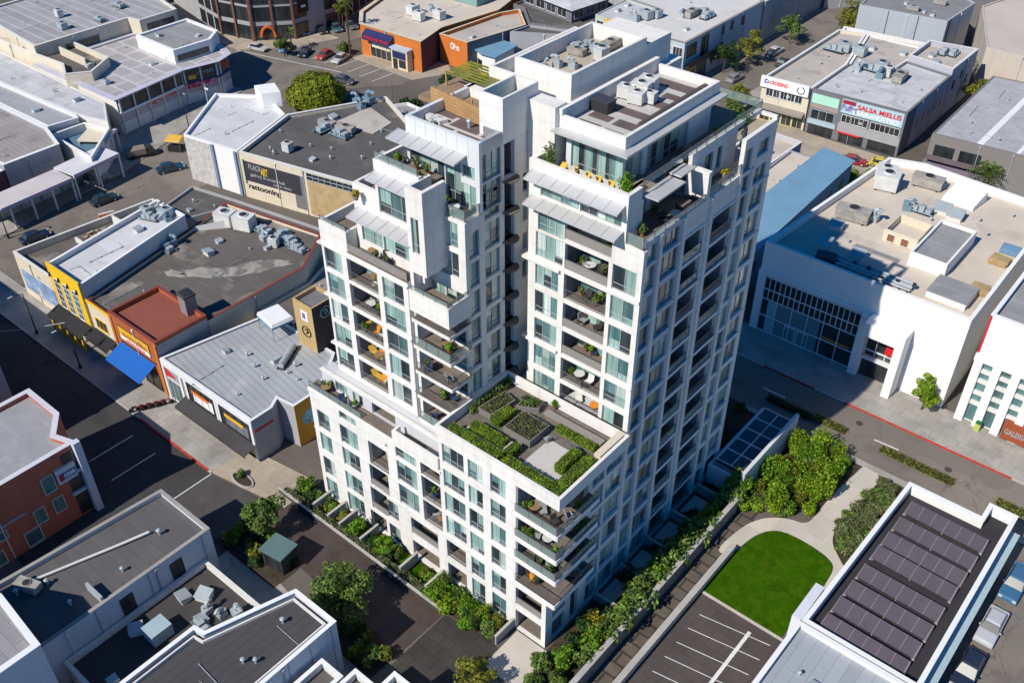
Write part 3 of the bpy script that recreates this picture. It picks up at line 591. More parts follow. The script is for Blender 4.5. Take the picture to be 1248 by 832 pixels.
g = MB(); S2.box(g, 57.6, 61.5, -1.35, 0.2, 42.2, 42.34); S2.box(g, 61.5, 63.6, -.9, .2, 42.5, 42.62); build(g, 'canopy', AWN, T)
# penthouse of the right tower
FPR = FP(57.9); SPR = SP(-37.4); pr = MB(); opf = []; ops_ = []
for k in range(4): a = -42.3 + 1.22 * k; win(FPR, opf, a, a + 1.12, 42.15, 44.7, 1)
for a, b in ((58.4, 60.6), (61.4, 63.0), (63.1, 65.0), (65.1, 67.4)): win(SPR, ops_, a, b, 42.15, 44.8, 2)
facade(pr, FPR, -42.9, -37.4, 42.0, 45.4, opf, .3); facade(pr, SPR, 58.2, 71.0, 42.0, 45.4, ops_, .3); build(pr, 'wall', PANELW, T)
g = MB(); Q = [(-43.6, 56.7), (-36.3, 56.7), (-36.3, 71.6), (-43.6, 71.6)]
g.prism(Q, 45.3, 45.5); build(g, 'eaves', AWN, T)
g = MB(); Q2 = [(-43.5, 57.6), (-37.1, 57.6), (-37.1, 71.4), (-43.5, 71.4)]
ring(g, Q2, inset(Q2, .3), 45.504, 46.5); g.box(-43.55, 57.55, 46.5, -43.15, 71.4, 47.0); build(g, 'parapet', WHITE, T)
g = MB(); g.prism(inset(Q2, .32), 45.6, 45.75); build(g, 'roof', M('penthouse_roof', (.50, .475, .455), .85, .08, .5, 3), T)
g = MB()
for (x0, y0, x1, y1) in ((-42.7, 58.3, -40.6, 59.4), (-40.2, 58.2, -38.4, 59.3), (-42.6, 60.2, -40.6, 61.2), (-40.2, 60.1, -37.9, 61.3), (-42.9, 62.3, -38.4, 63.4), (-42.9, 64.6, -41.3, 65.7), (-40.0, 65.0, -38.2, 66.2), (-42.9, 66.6, -41.6, 67.6), (-42.4, 68.9, -37.9, 70.3), (-40.1, 67, -38.2, 68)): g.box(x0, y0, 45.752, x1, y1, 45.77)
build(g, 'roof_paver_field', M('brown_pavers', (.135, .105, .10), .85, .2, .6, 4), T)
g = MB(); g.box(-38.35, 61, 45.75, -38.0, 71, 46.1); build(g, 'roof_kerb', M('dark_trim', (.09, .075, .07), .6, .2), T)
# link block and stair head behind the penthouses
g = MB(); g.prism([(-54.5, 58.6), (-43.6, 58.6), (-43.6, 76), (-54.5, 76)], 17.5, 45.5); g.box(-46.2, 57.4, 19.9, -44.85, 58.6, 38.2); g.prism([(-46.25, 57.1), (-43.5, 57.1), (-43.5, 58.6), (-46.25, 58.6)], 38.2, 47.2); build(g, 'wall', WHITE, T)
g = MB(); QB = [(-50.3, 60.3), (-44.4, 60.3), (-44.4, 71), (-50.3, 71)]; g.prism(QB, 45.5, 47.2); ring(g, QB, inset(QB, .3), 47.204, 48.6)
Q4 = [(-53.6, 60.8), (-50.35, 60.8), (-50.35, 73), (-53.6, 73)]; ring(g, Q4, inset(Q4, .3), 45.504, 46.8)
Q5 = [(-54.4, 60.4), (-50.35, 60.4), (-50.35, 76), (-54.4, 76)]
g.box(-44.4, 60.0, 45.504, -43.9, 71, 46.2); g.box(-50.3, 71, 45.5, -44.4, 75, 47.9); build(g, 'wall', WHITE, T)
g = MB(); g.prism(inset(QB, .32), 47.21, 47.3); build(g, 'roof', M('tan_roof', (.45, .385, .31), .9, .15, .5, 3), T)
build(wall, 'wall', WHITE, T)
# cores keep the daylight out behind the openings
g = MB(); g.box(-63.9, 46.7, 0, -37.5, 75.6, 15.55); g.box(-45.9, 46.9, 15.6, -37.5, 75.6, 19.5); g.box(-37.48, 50.2, 0, -35.5, 75.6, 19.5); g.box(-37.48, 57.9, 19.95, -35.5, 75.6, 38.8); g.box(-61.6, 49.2, 17.0, -51.1, 58.5, 32.2); g.box(-63.0, 47.4, 15.5, -46.4, 60, 17.15); g.box(-57.9, 50.2, 32.25, -50.0, 58.5, 36.8); g.box(-54.9, 51.6, 36.85, -48.3, 58.4, 41.15); g.box(-50.9, 49.75, 17.4, -48.4, 58.4, 36.8); g.box(-44.3, 57.85, 20, -37.52, 75.6, 41.7); g.box(-53.9, 51.6, 41.2, -48.4, 61, 44.35); g.box(-61.6, 49.2, 32.3, -58.8, 58, 33.5)
g.box(-42.6, 58.3, 42.1, -37.8, 70.9, 45.2); g.box(-43.3, 57.0, 20, -42.0, 57.84, 41.7); g.box(-64.2, 45.0, 0, -63.92, 75.6, 15.5)
build(g, 'inner_wall', WHITE2, T)
# windows: the hundred that show largest are parts of their own, the others one mesh
CAM = Vector((0, 0, 80.))
def shows(w):
    pl, u0, u1, z0, z1, n = w; p = Vector(pl.pt((u0 + u1) / 2, 0, (z0 + z1) / 2)); d = CAM - p
    return (u1 - u0) * (z1 - z0) * (d.x * pl.n[0] + d.y * pl.n[1]) / d.length ** 3
def window_geo(w, fm, pm, split):
    pl, u0, u1, z0, z1, n = w; d0, d1 = .16, .27; k = .065
    pl.box(fm, u0, u1, d0, d1, z1 - k, z1, FRAME); pl.box(fm, u0, u1, d0, d1, z0, z0 + k, FRAME); pl.box(fm, u0 - .03, u1 + .03, -.05, d0, z0 - .07, z0 - .003, WHITE)
    low = z0 + (z1 - z0) * .24 if z1 - z0 > 1.5 else None
    seq = random.choice([[GLA, GLD, GLA], [GLA, GLD, GLT], [GLA, GLT, GLB], [GLT, GLA, GLD], [GLB, GLD, GLA], [GLD, GLA, GLA], [GLA, GLD, GLD], [GLD, GLB, GLT], [GLD, GLT, GLD]])
    for i in range(n + 1):
        u = u0 + (u1 - u0) * i / n; pl.box(fm, max(u0, u - k / 2), min(u1, u + k / 2), d0, d1, z0 + k, z1 - k, FRAME)
    for i in range(n):
        a, b = u0 + (u1 - u0) * i / n + k / 2, u0 + (u1 - u0) * (i + 1) / n - k / 2
        if low: pl.box(fm, a, b, d0 + .02, d1 - .02, low - .025, low + .025, FRAME)
        p = pm if not split else MB(); g_ = seq[i % 3]
        if n > 1 and random.random() < .42:      # blind half lowered
            zb = z1 - (z1 - z0) * random.uniform(.3, .8)
            pl.box(p, a + .002, b - .002, d0 + .06, d0 + .08, zb, z1 - k, random.choice([GLA, GLB, GLA, GLT])); pl.box(p, a + .002, b - .002, d0 + .065, d0 + .08, z0 + k, zb - .001, random.choice([GLD, GLT, GLD, GLA]))
        elif n == 1: # narrow window: curtain drawn half way
            mid = a + (b - a) * random.uniform(.3, .7)
            pl.box(p, a + .002, mid, d0 + .06, d0 + .08, z0 + k, z1 - k, random.choice([GLA, GLB, GLT])); pl.box(p, mid, b - .002, d0 + .06, d0 + .08, z0 + k, z1 - k, random.choice([GLD, GLT, GLA]))
        else: pl.box(p, a + .002, b - .002, d0 + .06, d0 + .08, z0 + k, z1 - k, g_)
        if split: split.append(p)
WINS.sort(key=shows, reverse=True)
for w in WINS[:100]:
    f = MB(); ps = []; sp = [0]; window_geo(w, f, None, sp); o = build(f, 'window', FRAME, T)
    for p in sp[1:]: build(p, 'pane', GLA, o)
f = MB()
for w in WINS[100:]: window_geo(w, f, f, None)
tag(build(f, 'window', FRAME, T), kind='stuff')
# ------------------------------------------------------------------ rooftop plant prototypes
UNITM = M('unit_grey_metal', (.42, .47, .49), .5, .12, .8, 4, metal=.2); UNITW = M('unit_white_metal', (.62, .62, .60), .55, .1, .8, 4); UNITB = M('unit_blue_metal', (.20, .30, .36), .5, .15, .8, 4, metal=.2)
DARK = M('dark_metal', (.035, .037, .04), .5, .15)
def unit_box(mat=UNITM, w=1.7, d=1.4, h=1.3):
    r = thing('rooftop_unit', 'grey rooftop air unit', 'air unit'); b = MB(); b.box(-w / 2, -d / 2, .15, w / 2, d / 2, h)
    for k in range(6): z = .3 + k * (h - .5) / 6; b.box(-w / 2 + .1, -d / 2 - .03, z, w / 2 - .1, -d / 2, z + .07)
    b.box(-w / 2 - .05, -d / 2 - .05, h, w / 2 + .05, d / 2 + .05, h + .05); build(b, 'casing', mat, r, True)
    f = MB(); f.tube((0, 0, h + .05), (0, 0, h + .17), .48, 16); build(f, 'fan_housing', mat, r, True)
    g = MB(); g.tube((0, 0, h + .171), (0, 0, h + .19), .4, 16); build(g, 'fan_grille', DARK, r, True)
    g = MB(); 
    for sx in (-1, 1): g.box(sx * w * .38 - .08, -d / 2, 0, sx * w * .38 + .08, d / 2, .15)
    build(g, 'skid', DARK, r, True); return r
def unit_duct(mat=UNITB):
    r = thing('duct_unit', 'rooftop exhaust fan with bent duct', 'air unit'); b = MB(); b.box(-.6, -.5, 0, .6, .5, .9); build(b, 'casing', mat, r, True)
    d = MB(); d.path([(0, 0, .9), (0, 0, 1.5), (.5, .1, 1.75), (.95, .2, 1.45)], .26, 10); build(d, 'duct', mat, r, True)
    d = MB(); d.tube((-.35, .2, .9), (-.35, .2, 1.25), .2, 10); d.tube((-.35, .2, 1.25), (-.35, .2, 1.32), .3, 10); build(d, 'vent_cap', mat, r, True); return r
def vent():
    r = thing('roof_vent', 'small metal roof vent pipe', 'vent'); b = MB(); b.tube((0, 0, 0), (0, 0, .55), .12, 8); build(b, 'pipe', UNITM, r, True); b = MB(); b.tube((0, 0, .55), (0, 0, .66), .22, 10, None, .12); build(b, 'cap', UNITM, r, True); return r
def hatch(mat=UNITW):
    r = thing('roof_hatch', 'low boxed roof hatch with sloped lid', 'hatch'); b = MB(); b.box(-.6, -.5, 0, .6, .5, .45); build(b, 'curb', mat, r, True); b = MB(); b.hexa([(-.68, -.58, .45), (.68, -.58, .45), (.68, .58, .45), (-.68, .58, .45), (-.68, -.58, .52), (.68, -.58, .52), (.68, .58, .8), (-.68, .58, .8)]); build(b, 'lid', UNITM, r, True); return r
UNITR = M('weathered_unit_metal', (.36, .34, .31), .7, .25, 1, 4, blot=((.20, .13, .09), .6, 1.2, .58))
UB, UD, UV, UH, UW = unit_box(), unit_duct(), vent(), hatch(), unit_box(UNITW, 2.0, 1.5, 1.6)
UB2, UB3, UD2 = unit_box(UNITR, 2.6, 1.2, .95), unit_box(M('pale_unit_metal', (.55, .56, .55), .55, .15, 1, 4), 1.3, 1.2, 1.5), unit_duct(UNITM)
def cluster():
    r = thing('condenser_rack', 'rack of pipes and small condensers', 'air unit'); m = MB()
    for k in range(3): m.box(-1.1 + .8 * k, -.45, .2, -.45 + .8 * k, .4, .8 + .25 * (k % 2))
    build(m, 'condensers', UNITM, r, True); m = MB()
    for y in (-.6, .55, .7): m.tube((-1.5, y, .3), (1.5, y, .35), .07, 6)
    for x in (-.9, .1, 1.0): m.path([(x, .4, .5), (x, .62, .7), (x + .2, .75, .3)], .06, 6)
    build(m, 'pipes', UNITB, r, True); m = MB(); m.box(-1.4, -.6, .1, 1.4, .6, .19); build(m, 'frame', DARK, r, True); return r
UC = cluster()
def put(proto, lab, grp, pts, z, sc=(.8, 1.15)):
    for p in pts: place(random.choice({UB: [UB, UB2, UB3, UC], UD: [UD, UD2, UC, UD2]}.get(proto, [proto])), (p[0], p[1], z), R(random.choice([0, 90, 180, 270]) + random.uniform(-8, 8)) if len(p) < 3 else R(p[2]), lab, grp, random.uniform(*sc))
# ------------------------------------------------------------------ roof and wall surfaces
RDARK = M('dark_roof_felt', (.115, .108, .104), .92, .2, .2, 2, seams=(9, 1.0, .02), seamcol=.7, blot=((.22, .205, .185), .55, .22, .60))
RBROWN = M('brown_roof_felt', (.135, .12, .11), .92, .14, .25, 2.5, seams=(7, 1.0, .02), seamcol=.7, blot=((.36, .33, .28), .8, .13, .55))
RGREY = M('grey_roof_felt', (.31, .31, .315), .9, .1, .25, 2, seams=(6, 1.0, .03), seamcol=.7, blot=((.22, .22, .23), .5, .3, .58))
RWHITE = M('white_roof', (.62, .62, .63), .8, .07, .25, 2.5, seams=(7, 1.8, .03), seamcol=.8, blot=((.48, .48, .5), .4, .3, .6))
RPALE = M('pale_grey_roof', (.56, .56, .575), .85, .1, .3, 2.5, seams=(5, 1.4, .05), seamcol=.78, blot=((.36, .35, .35), .5, .35, .57))
RTAN = M('tan_gravel_roof', (.575, .505, .425), .95, .1, .2, 4, blot=((.40, .345, .29), .5, .22, .57), bump=.2)
RGRAV = M('gravel_roof', (.46, .415, .37), .95, .12, .2, 4, blot=((.27, .25, .23), .5, .25, .57), bump=.2)
RBLUE = M('pale_blue_metal_roof', (.20, .37, .52), .5, .1, .3, 2, stripes=('X', .5, .35), metal=.1)
RRIB = M('ribbed_grey_roof', (.36, .375, .39), .7, .1, .25, 2, stripes=('Y', .55, .35), blot=((.28, .28, .29), .5, .3, .58))
RRED = M('red_roof_paint', (.25, .075, .05), .85, .1, .3, 3, blot=((.20, .062, .043), .5, .3, .58))
RCORR = M('corrugated_roof', (.37, .385, .40), .6, .12, .2, 2.5, stripes=('Y', .8, .4), rot=R(8), blot=((.5, .5, .5), .5, .3, .6))
CREAM = M('cream_plaster', (.66, .585, .46), .88, .07, .3, 3, streak=.2)
OFFW = M('off_white_plaster', (.68, .665, .64), .88, .06, .3, 3, streak=.22)
PUREW = M('bright_white_paint', (.80, .79, .77), .85, .04, .25, 3, streak=.08)
GREYW = M('grey_plaster', (.36, .36, .375), .88, .08, .3, 3, streak=.2)
DGREYW = M('dark_grey_plaster', (.17, .17, .185), .88, .1, .3, 3)
BLUEW = M('pale_blue_plaster', (.36, .47, .52), .85, .07, .3, 3, streak=.2)
TEALW = M('blue_corrugated_wall', (.17, .30, .38), .7, .1, .3, 2, streak=.2)
YEL = M('yellow_plaster', (.80, .50, .02), .8, .1, .4, 3, streak=.2); ORG = M('orange_plaster', (.58, .17, .03), .85, .1, .4, 3, streak=.2)
RUST = M('rust_red_plaster', (.40, .115, .04), .85, .12, .4, 3, streak=.25); TAN = M('tan_plaster', (.47, .33, .15), .85, .08, .4, 3, streak=.2); MAROON = M('maroon_plaster', (.10, .045, .05), .85, .1)
BRICK = brickwall('red_brick', (.60, .135, .06), (.48, .10, .05), (.22, .15, .12)); BLOCK = brickwall('grey_block', (.25, .225, .215), (.22, .20, .195), (.17, .16, .155))
NAVY = M('navy_cloth', (.018, .022, .10), .8, .15); BLUEC = M('blue_awning_cloth', (.004, .10, .42), .75, .06); BLACKC = M('black_cloth', (.02, .02, .024), .8, .2); REDP = M('red_paint', (.62, .02, .025), .5, .08); WHITEP = M('white_paint', (.8, .8, .8), .5, .04); YELP = M('sign_yellow', (.75, .45, .03), .5, .05); BLKP = M('black_paint', (.012, .012, .014), .5, .1); TEALP = M('sky_blue_sign', (.42, .60, .68), .5, .06); BLUEP = M('blue_paint', (.03, .08, .35), .5, .1); PINKP = M('pink_paint', (.62, .22, .24), .6, .15); MINT = M('mint_sign', (.42, .72, .58), .5, .06); PURP = M('purple_paint', (.22, .12, .32), .6, .15)
def edge(poly, i): return EP(poly[i], poly[(i + 1) % len(poly)])
def elen(poly, i): return (Vector(poly[(i + 1) % len(poly)]) - Vector(poly[i])).length
def panel(r, pl, u0, u1, z0, z1, mat, name='sign_panel', d=.06):
    m = MB(); pl.box(m, u0, u1, -d, -.001, z0, z1); return build(m, name, mat, r)
def awning(r, pl, u0, u1, z, dep, drop, mat, name='awning', val=.35):
    m = MB(); P = pl.pt; k = .05
    m.hexa([P(u0, -dep, z - drop), P(u1, -dep, z - drop), P(u1, -.001, z), P(u0, -.001, z), P(u0, -dep, z - drop + k), P(u1, -dep, z - drop + k), P(u1, -.001, z + k), P(u0, -.001, z + k)])
    if val: pl.box(m, u0, u1, -dep - .03, -dep - .001, z - drop - val, z - drop + k)
    return build(m, name, mat, r)
# ------------------------------------------------------------------ the shop row on the left
P = [(-125.5, 43.3), (-115.2, 43.3), (-118.6, 64), (-123.4, 64)]
b = bldg('mural_building', 'low cream building with a blue mural on its street front beside the yellow shop', P, 6.9, CREAM, RBROWN, 1.0, .25, cop=OFFW)
pl = edge(P, 0); mu = M('mural_paint', (.22, .32, .52), .8, .5, .5, 2.2, blot=((.62, .62, .66), .8, .8, .55)); panel(b, pl, .8, 10.2, 1.4, 4.6, mu, 'mural'); win_parts(b, pl, [(1, 2.4, .2, 1.2)], glass=GLS) if False else None
for q in ((-122.8, 50.9, 5.85, -119.4, 51.1, 6.7), (-123, 57, 5.85, -119.8, 57.2, 7.4)): m = MB(); m.box(*q); build(m, 'roof_partition', OFFW, b)
P = [(-115.0, 43.2), (-107.2, 43.2), (-111.6, 62), (-118.3, 62)]
b = bldg('yellow_shop', 'yellow shop with three tall arched windows and a white roof', P, 9.5, OFFW, RWHITE, .7, .28, cop=WHITEP)
pl = edge(P, 0); m = MB(); pl.box(m, -.03, 7.83, -.2, -.002, 0, 9.9); build(m, 'front', YEL, b); q = Pl(pl.pt(0, -.2, 0)[:2], pl.u, pl.n)
for k in range(3):
    u = 1.0 + 2.15 * k; m = MB(); n = 9; pts = [(u, 3.3), (u + 1.3, 3.3)] + [(u + .65 + .65 * math.cos(math.pi * i / n), 7.3 + .65 * math.sin(math.pi * i / n)) for i in range(n + 1)]
    V = [q.pt(a, -.02, z) for a, z in pts] ; m.poly(V); 
    o = MB(); 
    for (a0, z0), (a1, z1) in zip(pts, pts[1:] + pts[:1]):
        o.tube(q.pt(a0, -.03, z0), q.pt(a1, -.03, z1), .07, 6)
    for zz in (4.3, 5.3, 6.3, 7.2): q.box(o, u, u + 1.3, -.06, -.022, zz, zz + .07)
    q.box(o, u + .62, u + .68, -.06, -.023, 3.3, 7.9); fo = build(o, 'arched_window', FRAMEW, b); build(m, 'pane', random.choice([GLD, GLT]), fo)
for k in range(4): u = .35 + 2.15 * k; m = MB(); m.tube(q.pt(u, -.1, 7.9), q.pt(u, -.1, 8.5), .2, 8, None, .05); build(m, 'ornament', BLKP, b)
awning(b, q, -.2, 8.0, 3.1, 1.9, .7, BLACKC)
m = MB()
for k in range(5): u = .1 + 1.85 * k; q.box(m, u, u + .28, -1.7, -1.45, 0, 2.3)
q.box(m, 0, 7.7, -1.72, -1.44, 1.7, 2.1); q.box(m, 0, 7.7, -1.72, -1.44, .2, .5); build(m, 'porch_frame', YEL, b); win_parts(b, q, [(.5, 3.2, .3, 2.2), (4, 7.2, .3, 2.2)], glass=GLS)
P = [(-107.0, 43.3), (-101.5, 43.3), (-101.5, 50.6), (-91.5, 50.6), (-91.5, 66), (-96, 73), (-113.6, 70), (-111.3, 62)]
b = bldg('cream_front_shop', 'cream fronted shop with a wide brown stained roof next to the yellow shop', P, 7.3, CREAM, RBROWN, .4, .28, cop=M('dark_red_coping', (.22, .05, .035), .8, .1))
pl = edge(P, 0); awning(b, pl, .2, 5.2, 3.0, 1.6, .6, BLACKC); win_parts(b, pl, [(.6, 2.6, .4, 2.4), (3.0, 5, .4, 2.4)], glass=GLS); win_parts(b, pl, [(1.2, 3.6, 3.6, 5.2)], frame=YEL, mull=3)
m = MB(); pl.box(m, 0, 5.5, -.1, -.002, 7.05, 7.5); build(m, 'cornice', YEL, b)
def patch(r, c, rx, ry, z, mat, rz=0, n=26):
    m = MB(); q = []
    for i in range(n):
        a = 6.283 * i / n; k = random.uniform(.72, 1.18); x, y = rx * k * math.cos(a), ry * k * math.sin(a); q.append((c[0] + x * math.cos(rz) - y * math.sin(rz), c[1] + x * math.sin(rz) + y * math.cos(rz), z))
    m.poly(q); return build(m, 'worn_patch', mat, r)
WORN = M('worn_pale_patch', (.33, .31, .27), .95, .25, .6, 4, blot=((.16, .145, .13), .95, .8, .5))
patch(b, (-100.6, 57.5), 4.0, 1.3, 6.906, WORN, R(40)); patch(b, (-97.2, 62.0), 4.6, 1.5, 6.907, WORN, R(55)); patch(b, (-104.0, 54.4), 1.6, .8, 6.906, WORN, R(20))
m = MB(); m.box(-112, 66.8, 6.8, -108.6, 69.6, 7.2); m.hexa([(-111, 62.6, 6.8), (-107.4, 66.8, 6.8), (-107.2, 67.1, 6.8), (-110.8, 62.9, 6.8), (-111, 62.6, 7.6), (-107.4, 66.8, 8.4), (-107.2, 67.1, 8.4), (-110.8, 62.9, 7.6)]); build(m, 'roof_upstand', OFFW, b)
P = [(-101.3, 43.1), (-91.3, 43.1), (-91.3, 50.4), (-101.3, 50.4)]
b = bldg('orange_shop', 'rust orange shop with a red roof, a yellow sign and a blue awning', P, 8.3, RUST, RRED, .55, .3, cop=M('dark_red_coping', (.22, .05, .035), .8, .1))
pl = edge(P, 0); [build(pl.box(MB(), u, u + .52, -.12, -.002, 0, 7.9), 'pilaster', ORG, b) for u in (-.02, 9.5)]
panel(b, pl, 1.6, 8.2, 5.1, 7.1, BLKP, 'sign_frame', .05); panel(b, pl, 1.7, 8.1, 5.7, 7.0, YELP, 'sign_panel', .08); m = MB(); pl.box(m, 1.7, 8.1, -.075, -.051, 5.15, 5.68); build(m, 'sign_strip', WHITEP, b)
text('mercadito', pl, 2.4, 7.6, 5.85, 6.6, RUST, b, -.085); text('abarrotes', pl, 3.0, 7.0, 5.25, 5.55, REDP, b, -.08); panel(b, pl, 1.6, 9, 4.5, 4.62, BLKP, 'trim_line', .1)
awning(b, pl, 1.2, 8.6, 4.2, 2.6, 1.3, BLUEC, val=.0); win_parts(b, pl, [(1.0, 4.2, .3, 2.7), (5.2, 8.8, .3, 2.7)], glass=GLS, frame=DFRAME)
e = edge(P, 1); m = MB(); e.box(m, .05, 7.3, -.04, -.002, 4.2, 7.9); build(m, 'side_panel', GREYW, b)
t = thing('roof_chimney', 'square dark brick chimney stack on the edge of the red roof', 'chimney', (-94.2, 50.0, 7.75), R(-5)); m = MB(); m.box(-.85, -.75, 0, .85, .75, 2.6); build(m, 'stack', BLOCK, t, True); m = MB(); m.box(-.95, -.85, 2.6, .95, .85, 2.85); m.box(-.7, -.6, 2.85, .7, .6, 2.95, DARK); build(m, 'cap', M('chimney_cap', (.075, .065, .07), .8, .2), t, True)
P = [(-91.0, 43.1), (-73.8, 43.1), (-73.8, 46.0), (-74.6, 47.4), (-72.1, 47.7), (-72.1, 52.0), (-75.8, 57.2), (-88.2, 57.2)]
b = bldg('grey_store', 'low grey store with a corrugated roof and two framed shop windows', P, 6.2, GREYW, RCORR, .2, .25, cop=FRAMEW)
pl = edge(P, 0); m = MB(); pl.box(m, 0, 17.2, -.12, -.002, 5.4, 6.2); 
for u in (0, 3.4, 4.4, 10.2, 10.6, 16.7): pl.box(m, u, u + .45, -.12, -.003, 0, 5.4)
build(m, 'front_frame', FRAMEW, b)
for u0, u1, c1, tx, tc in ((4.9, 10.1, WHITEP, 'TACOS', M('orange_sign', (.72, .20, .02), .5, .05)), (11.1, 16.6, DGREYW, 'VINTAGE', YELP)):
    win_parts(b, pl, [(u0, u1, 2.6, 5.2)], frame=DFRAME, glass=GLS, mull=4); panel(b, pl, u0 + .9, u1 - .5, 2.8, 4.3, c1, 'poster', .05); panel(b, pl, u0 + 1.1, u1 - .7, 3.9, 4.5, tc, 'sign_panel', .08) if False else None
    m = MB(); pl.box(m, u0 + .8, u1 - 1.2, -.11, -.07, 4.0, 4.45); build(m, 'sign_strip', tc, b)
awning(b, pl, 3.9, 17.2, 2.5, 1.7, .5, M('dark_awning', (.05, .047, .05), .8, .2)); win_parts(b, pl, [(4.6, 9.9, .3, 1.9), (11, 16.6, .3, 1.9)], frame=DFRAME, glass=GLS, mull=5)
m = MB(); m.poly([pl.pt(.6, -.06, 5.2), pl.pt(.6, -.06, 3.9), pl.pt(2.6, -.06, 4.4)]); build(m, 'pennant', REDP, b); win_parts(b, pl, [(.7, 3.2, .4, 3.6)], frame=FRAMEW, glass=GLT, mull=3)
e = edge(P, 1); panel(b, e, .1, 2.8, 4.3, 4.6, REDP, 'stripe'); e = edge(P, 2); win_parts(b, e, [(.2, 1.2, 1.0, 3.4)], glass=GLS) if False else None
e = edge(P, 4); m = MB(); e.box(m, 0, 4.3, -.05, -.002, 0, 6.19); build(m, 'painted_wall', M('ochre_paint', (.50, .27, .03), .8, .1), b); m = MB(); 
m.blob(e.pt(2.1, -.07, 3.6), .06, 1.35, 1.1, 14, 8); build(m, 'mural', M('sky_mural', (.25, .50, .62), .7, .35, 1.2, 3, blot=((.02, .05, .12), .9, 1.5, .58)), b)
t = thing('duct_run', 'ribbed grey metal duct lying along the corrugated roof', 'duct', (-79.5, 53.0, 6.05), R(-62)); m = MB()
for k in range(9): m.tube((-2 + .45 * k, 0, .45), (-1.6 + .45 * k, 0, .45), .42 if k % 2 else .38, 12)
build(m, 'ribbed_duct', UNITM, t, True); m = MB(); m.box(-2.2, -.5, 0, 2.2, .5, .12); build(m, 'base', DARK, t, True)
# sign tower and tent
t = thing('sign_tower', 'tan boxy sign tower with round emblems behind the grey store', 'tower', (-79.2, 57.2, 0)); m = MB(); SP_ = [(-80.9, 56.0), (-77.5, 56.0), (-77.5, 59.6), (-80.9, 59.6)]; ring(m, SP_, inset(SP_, .2), 5.0, 12.6); build(m, 'shaft', TAN, t); m = MB(); m.prism(inset(SP_, .18), 11.8, 12.1); build(m, 'roof', DGREYW, t)
e0 = EP(SP_[0], SP_[1]); e1 = EP(SP_[1], SP_[2]); m = MB(); e1.box(m, .0, 3.6, -.04, -.001, 5, 12.6); build(m, 'dark_side', M('dark_brown_paint', (.06, .05, .045), .8, .15), t)
m = MB(); e0.box(m, 1.3, 2.5, -.06, -.001, 10.2, 11.6); build(m, 'emblem', WHITEP, t); m = MB(); e0.box(m, 1.55, 2.1, -.09, -.061, 10.5, 11.3); build(m, 'emblem', PURP, t)
for pl_, u, z, mm in ((e0, 1.9, 8.6, BLKP), (e1, 1.9, 11.2, TEALP)):
    m = MB(); q = [pl_.pt(u + .75 * math.cos(6.283 * i / 20), -.08, z + .75 * math.sin(6.283 * i / 20)) for i in range(21)]; m.path(q, .06, 5); build(m, 'emblem_ring', mm, t); m = MB(); m.path([pl_.pt(u - .3, -.08, z + .2), pl_.pt(u + .1, -.08, z + .4), pl_.pt(u + .3, -.08, z), pl_.pt(u - .1, -.08, z - .3), pl_.pt(u + .1, -.08, z - .1)], .07, 5); build(m, 'emblem_mark', mm, t)
t = thing('pop_up_canopy', 'white pop up canopy with a blue rim on the yard behind the orange shop', 'canopy', (-84.8, 55.8, 6.0), R(-10)); m = MB(); s = 1.9
m.hexa([(-s, -1.5, 2.1), (s, -1.5, 2.1), (s, 1.5, 2.1), (-s, 1.5, 2.1), (-s * .9, -1.4, 2.5), (s * .9, -1.4, 2.5), (s * .9, 1.4, 2.5), (-s * .9, 1.4, 2.5)]); build(m, 'top', WHITEP, t, True)
m = MB(); 
for a, b_ in (((-s, -1.52), (s, -1.5)), ((-s, 1.5), (s, 1.52))): m.box(a[0], a[1], 1.85, b_[0], b_[1], 2.1)
m.box(-s - .02, -1.5, 1.85, -s, 1.5, 2.1); m.box(s, -1.5, 1.85, s + .02, 1.5, 2.1); build(m, 'rim', M('canopy_blue', (.06, .28, .5), .6, .1), t, True)
for sx in (-1, 1):
    for sy in (-1, 1): m = MB(); m.tube((sx * 1.8, sy * 1.42, 0), (sx * 1.8, sy * 1.42, 2.1), .04, 6); build(m, 'leg', STEEL, t, True)
P = [(-91.3, 57.4), (-76, 57.4), (-72, 52.3), (-66.2, 52.3), (-66.2, 76), (-95, 76), (-91.3, 66.2)]
b = bldg('back_yard_building', 'flat brown roofed building between the sign tower and the white apartment tower', P, 5.0, CREAM, RBROWN, .5, .25)
P = [(-113.8, 70.6), (-96, 73.4), (-95.6, 77.8), (-117, 74.2), (-126, 72.4), (-123.6, 64.3), (-118.8, 64.3), (-117, 70)]
b = bldg('rear_annex', 'low dark roofed annex in front of the wall with the black sign', P, 4.6, GREYW, RDARK, .4, .25)
# ------------------------------------------------------------------ white hall with the black sign
P = [(-135.6, 78.4), (-124.2, 80.3), (-129.0, 94.0), (-137.4, 97.0), (-145.0, 91.6), (-139.2, 83.4)]
b = bldg('white_hall', 'white building with a bright white roof at the end of the parking lot', P, 8.0, PUREW, RWHITE, .45, .3, cop=WHITEP)
e = edge(P, 0); m = MB(); e.box(m, 0, 6.0, -.12, -.001, 0, 7.8); build(m, 'rough_wall', M('rough_stone_render', (.52, .50, .48), .9, .2, 1.2, 3.5, bump=.6, blot=((.3, .3, .3), .7, 1.6, .56)), b)
[build(e.box(MB(), u, u + .5, -.3, -.001, 0, 7.9), 'blue_pilaster', M('slate_blue_paint', (.20, .26, .40), .7, .1), b) for u in (6.0, 10.9)]; m = MB(); m.prism([(-138.2, 95.2), (-134.5, 93.8), (-132.6, 96.4), (-136.4, 98.2)], 7.6, 10.2); build(m, 'roof_box', PUREW, b)
P = [(-123.9, 80.4), (-96.8, 86.2), (-98.4, 96), (-106, 103), (-121, 110), (-128.7, 94.2)]
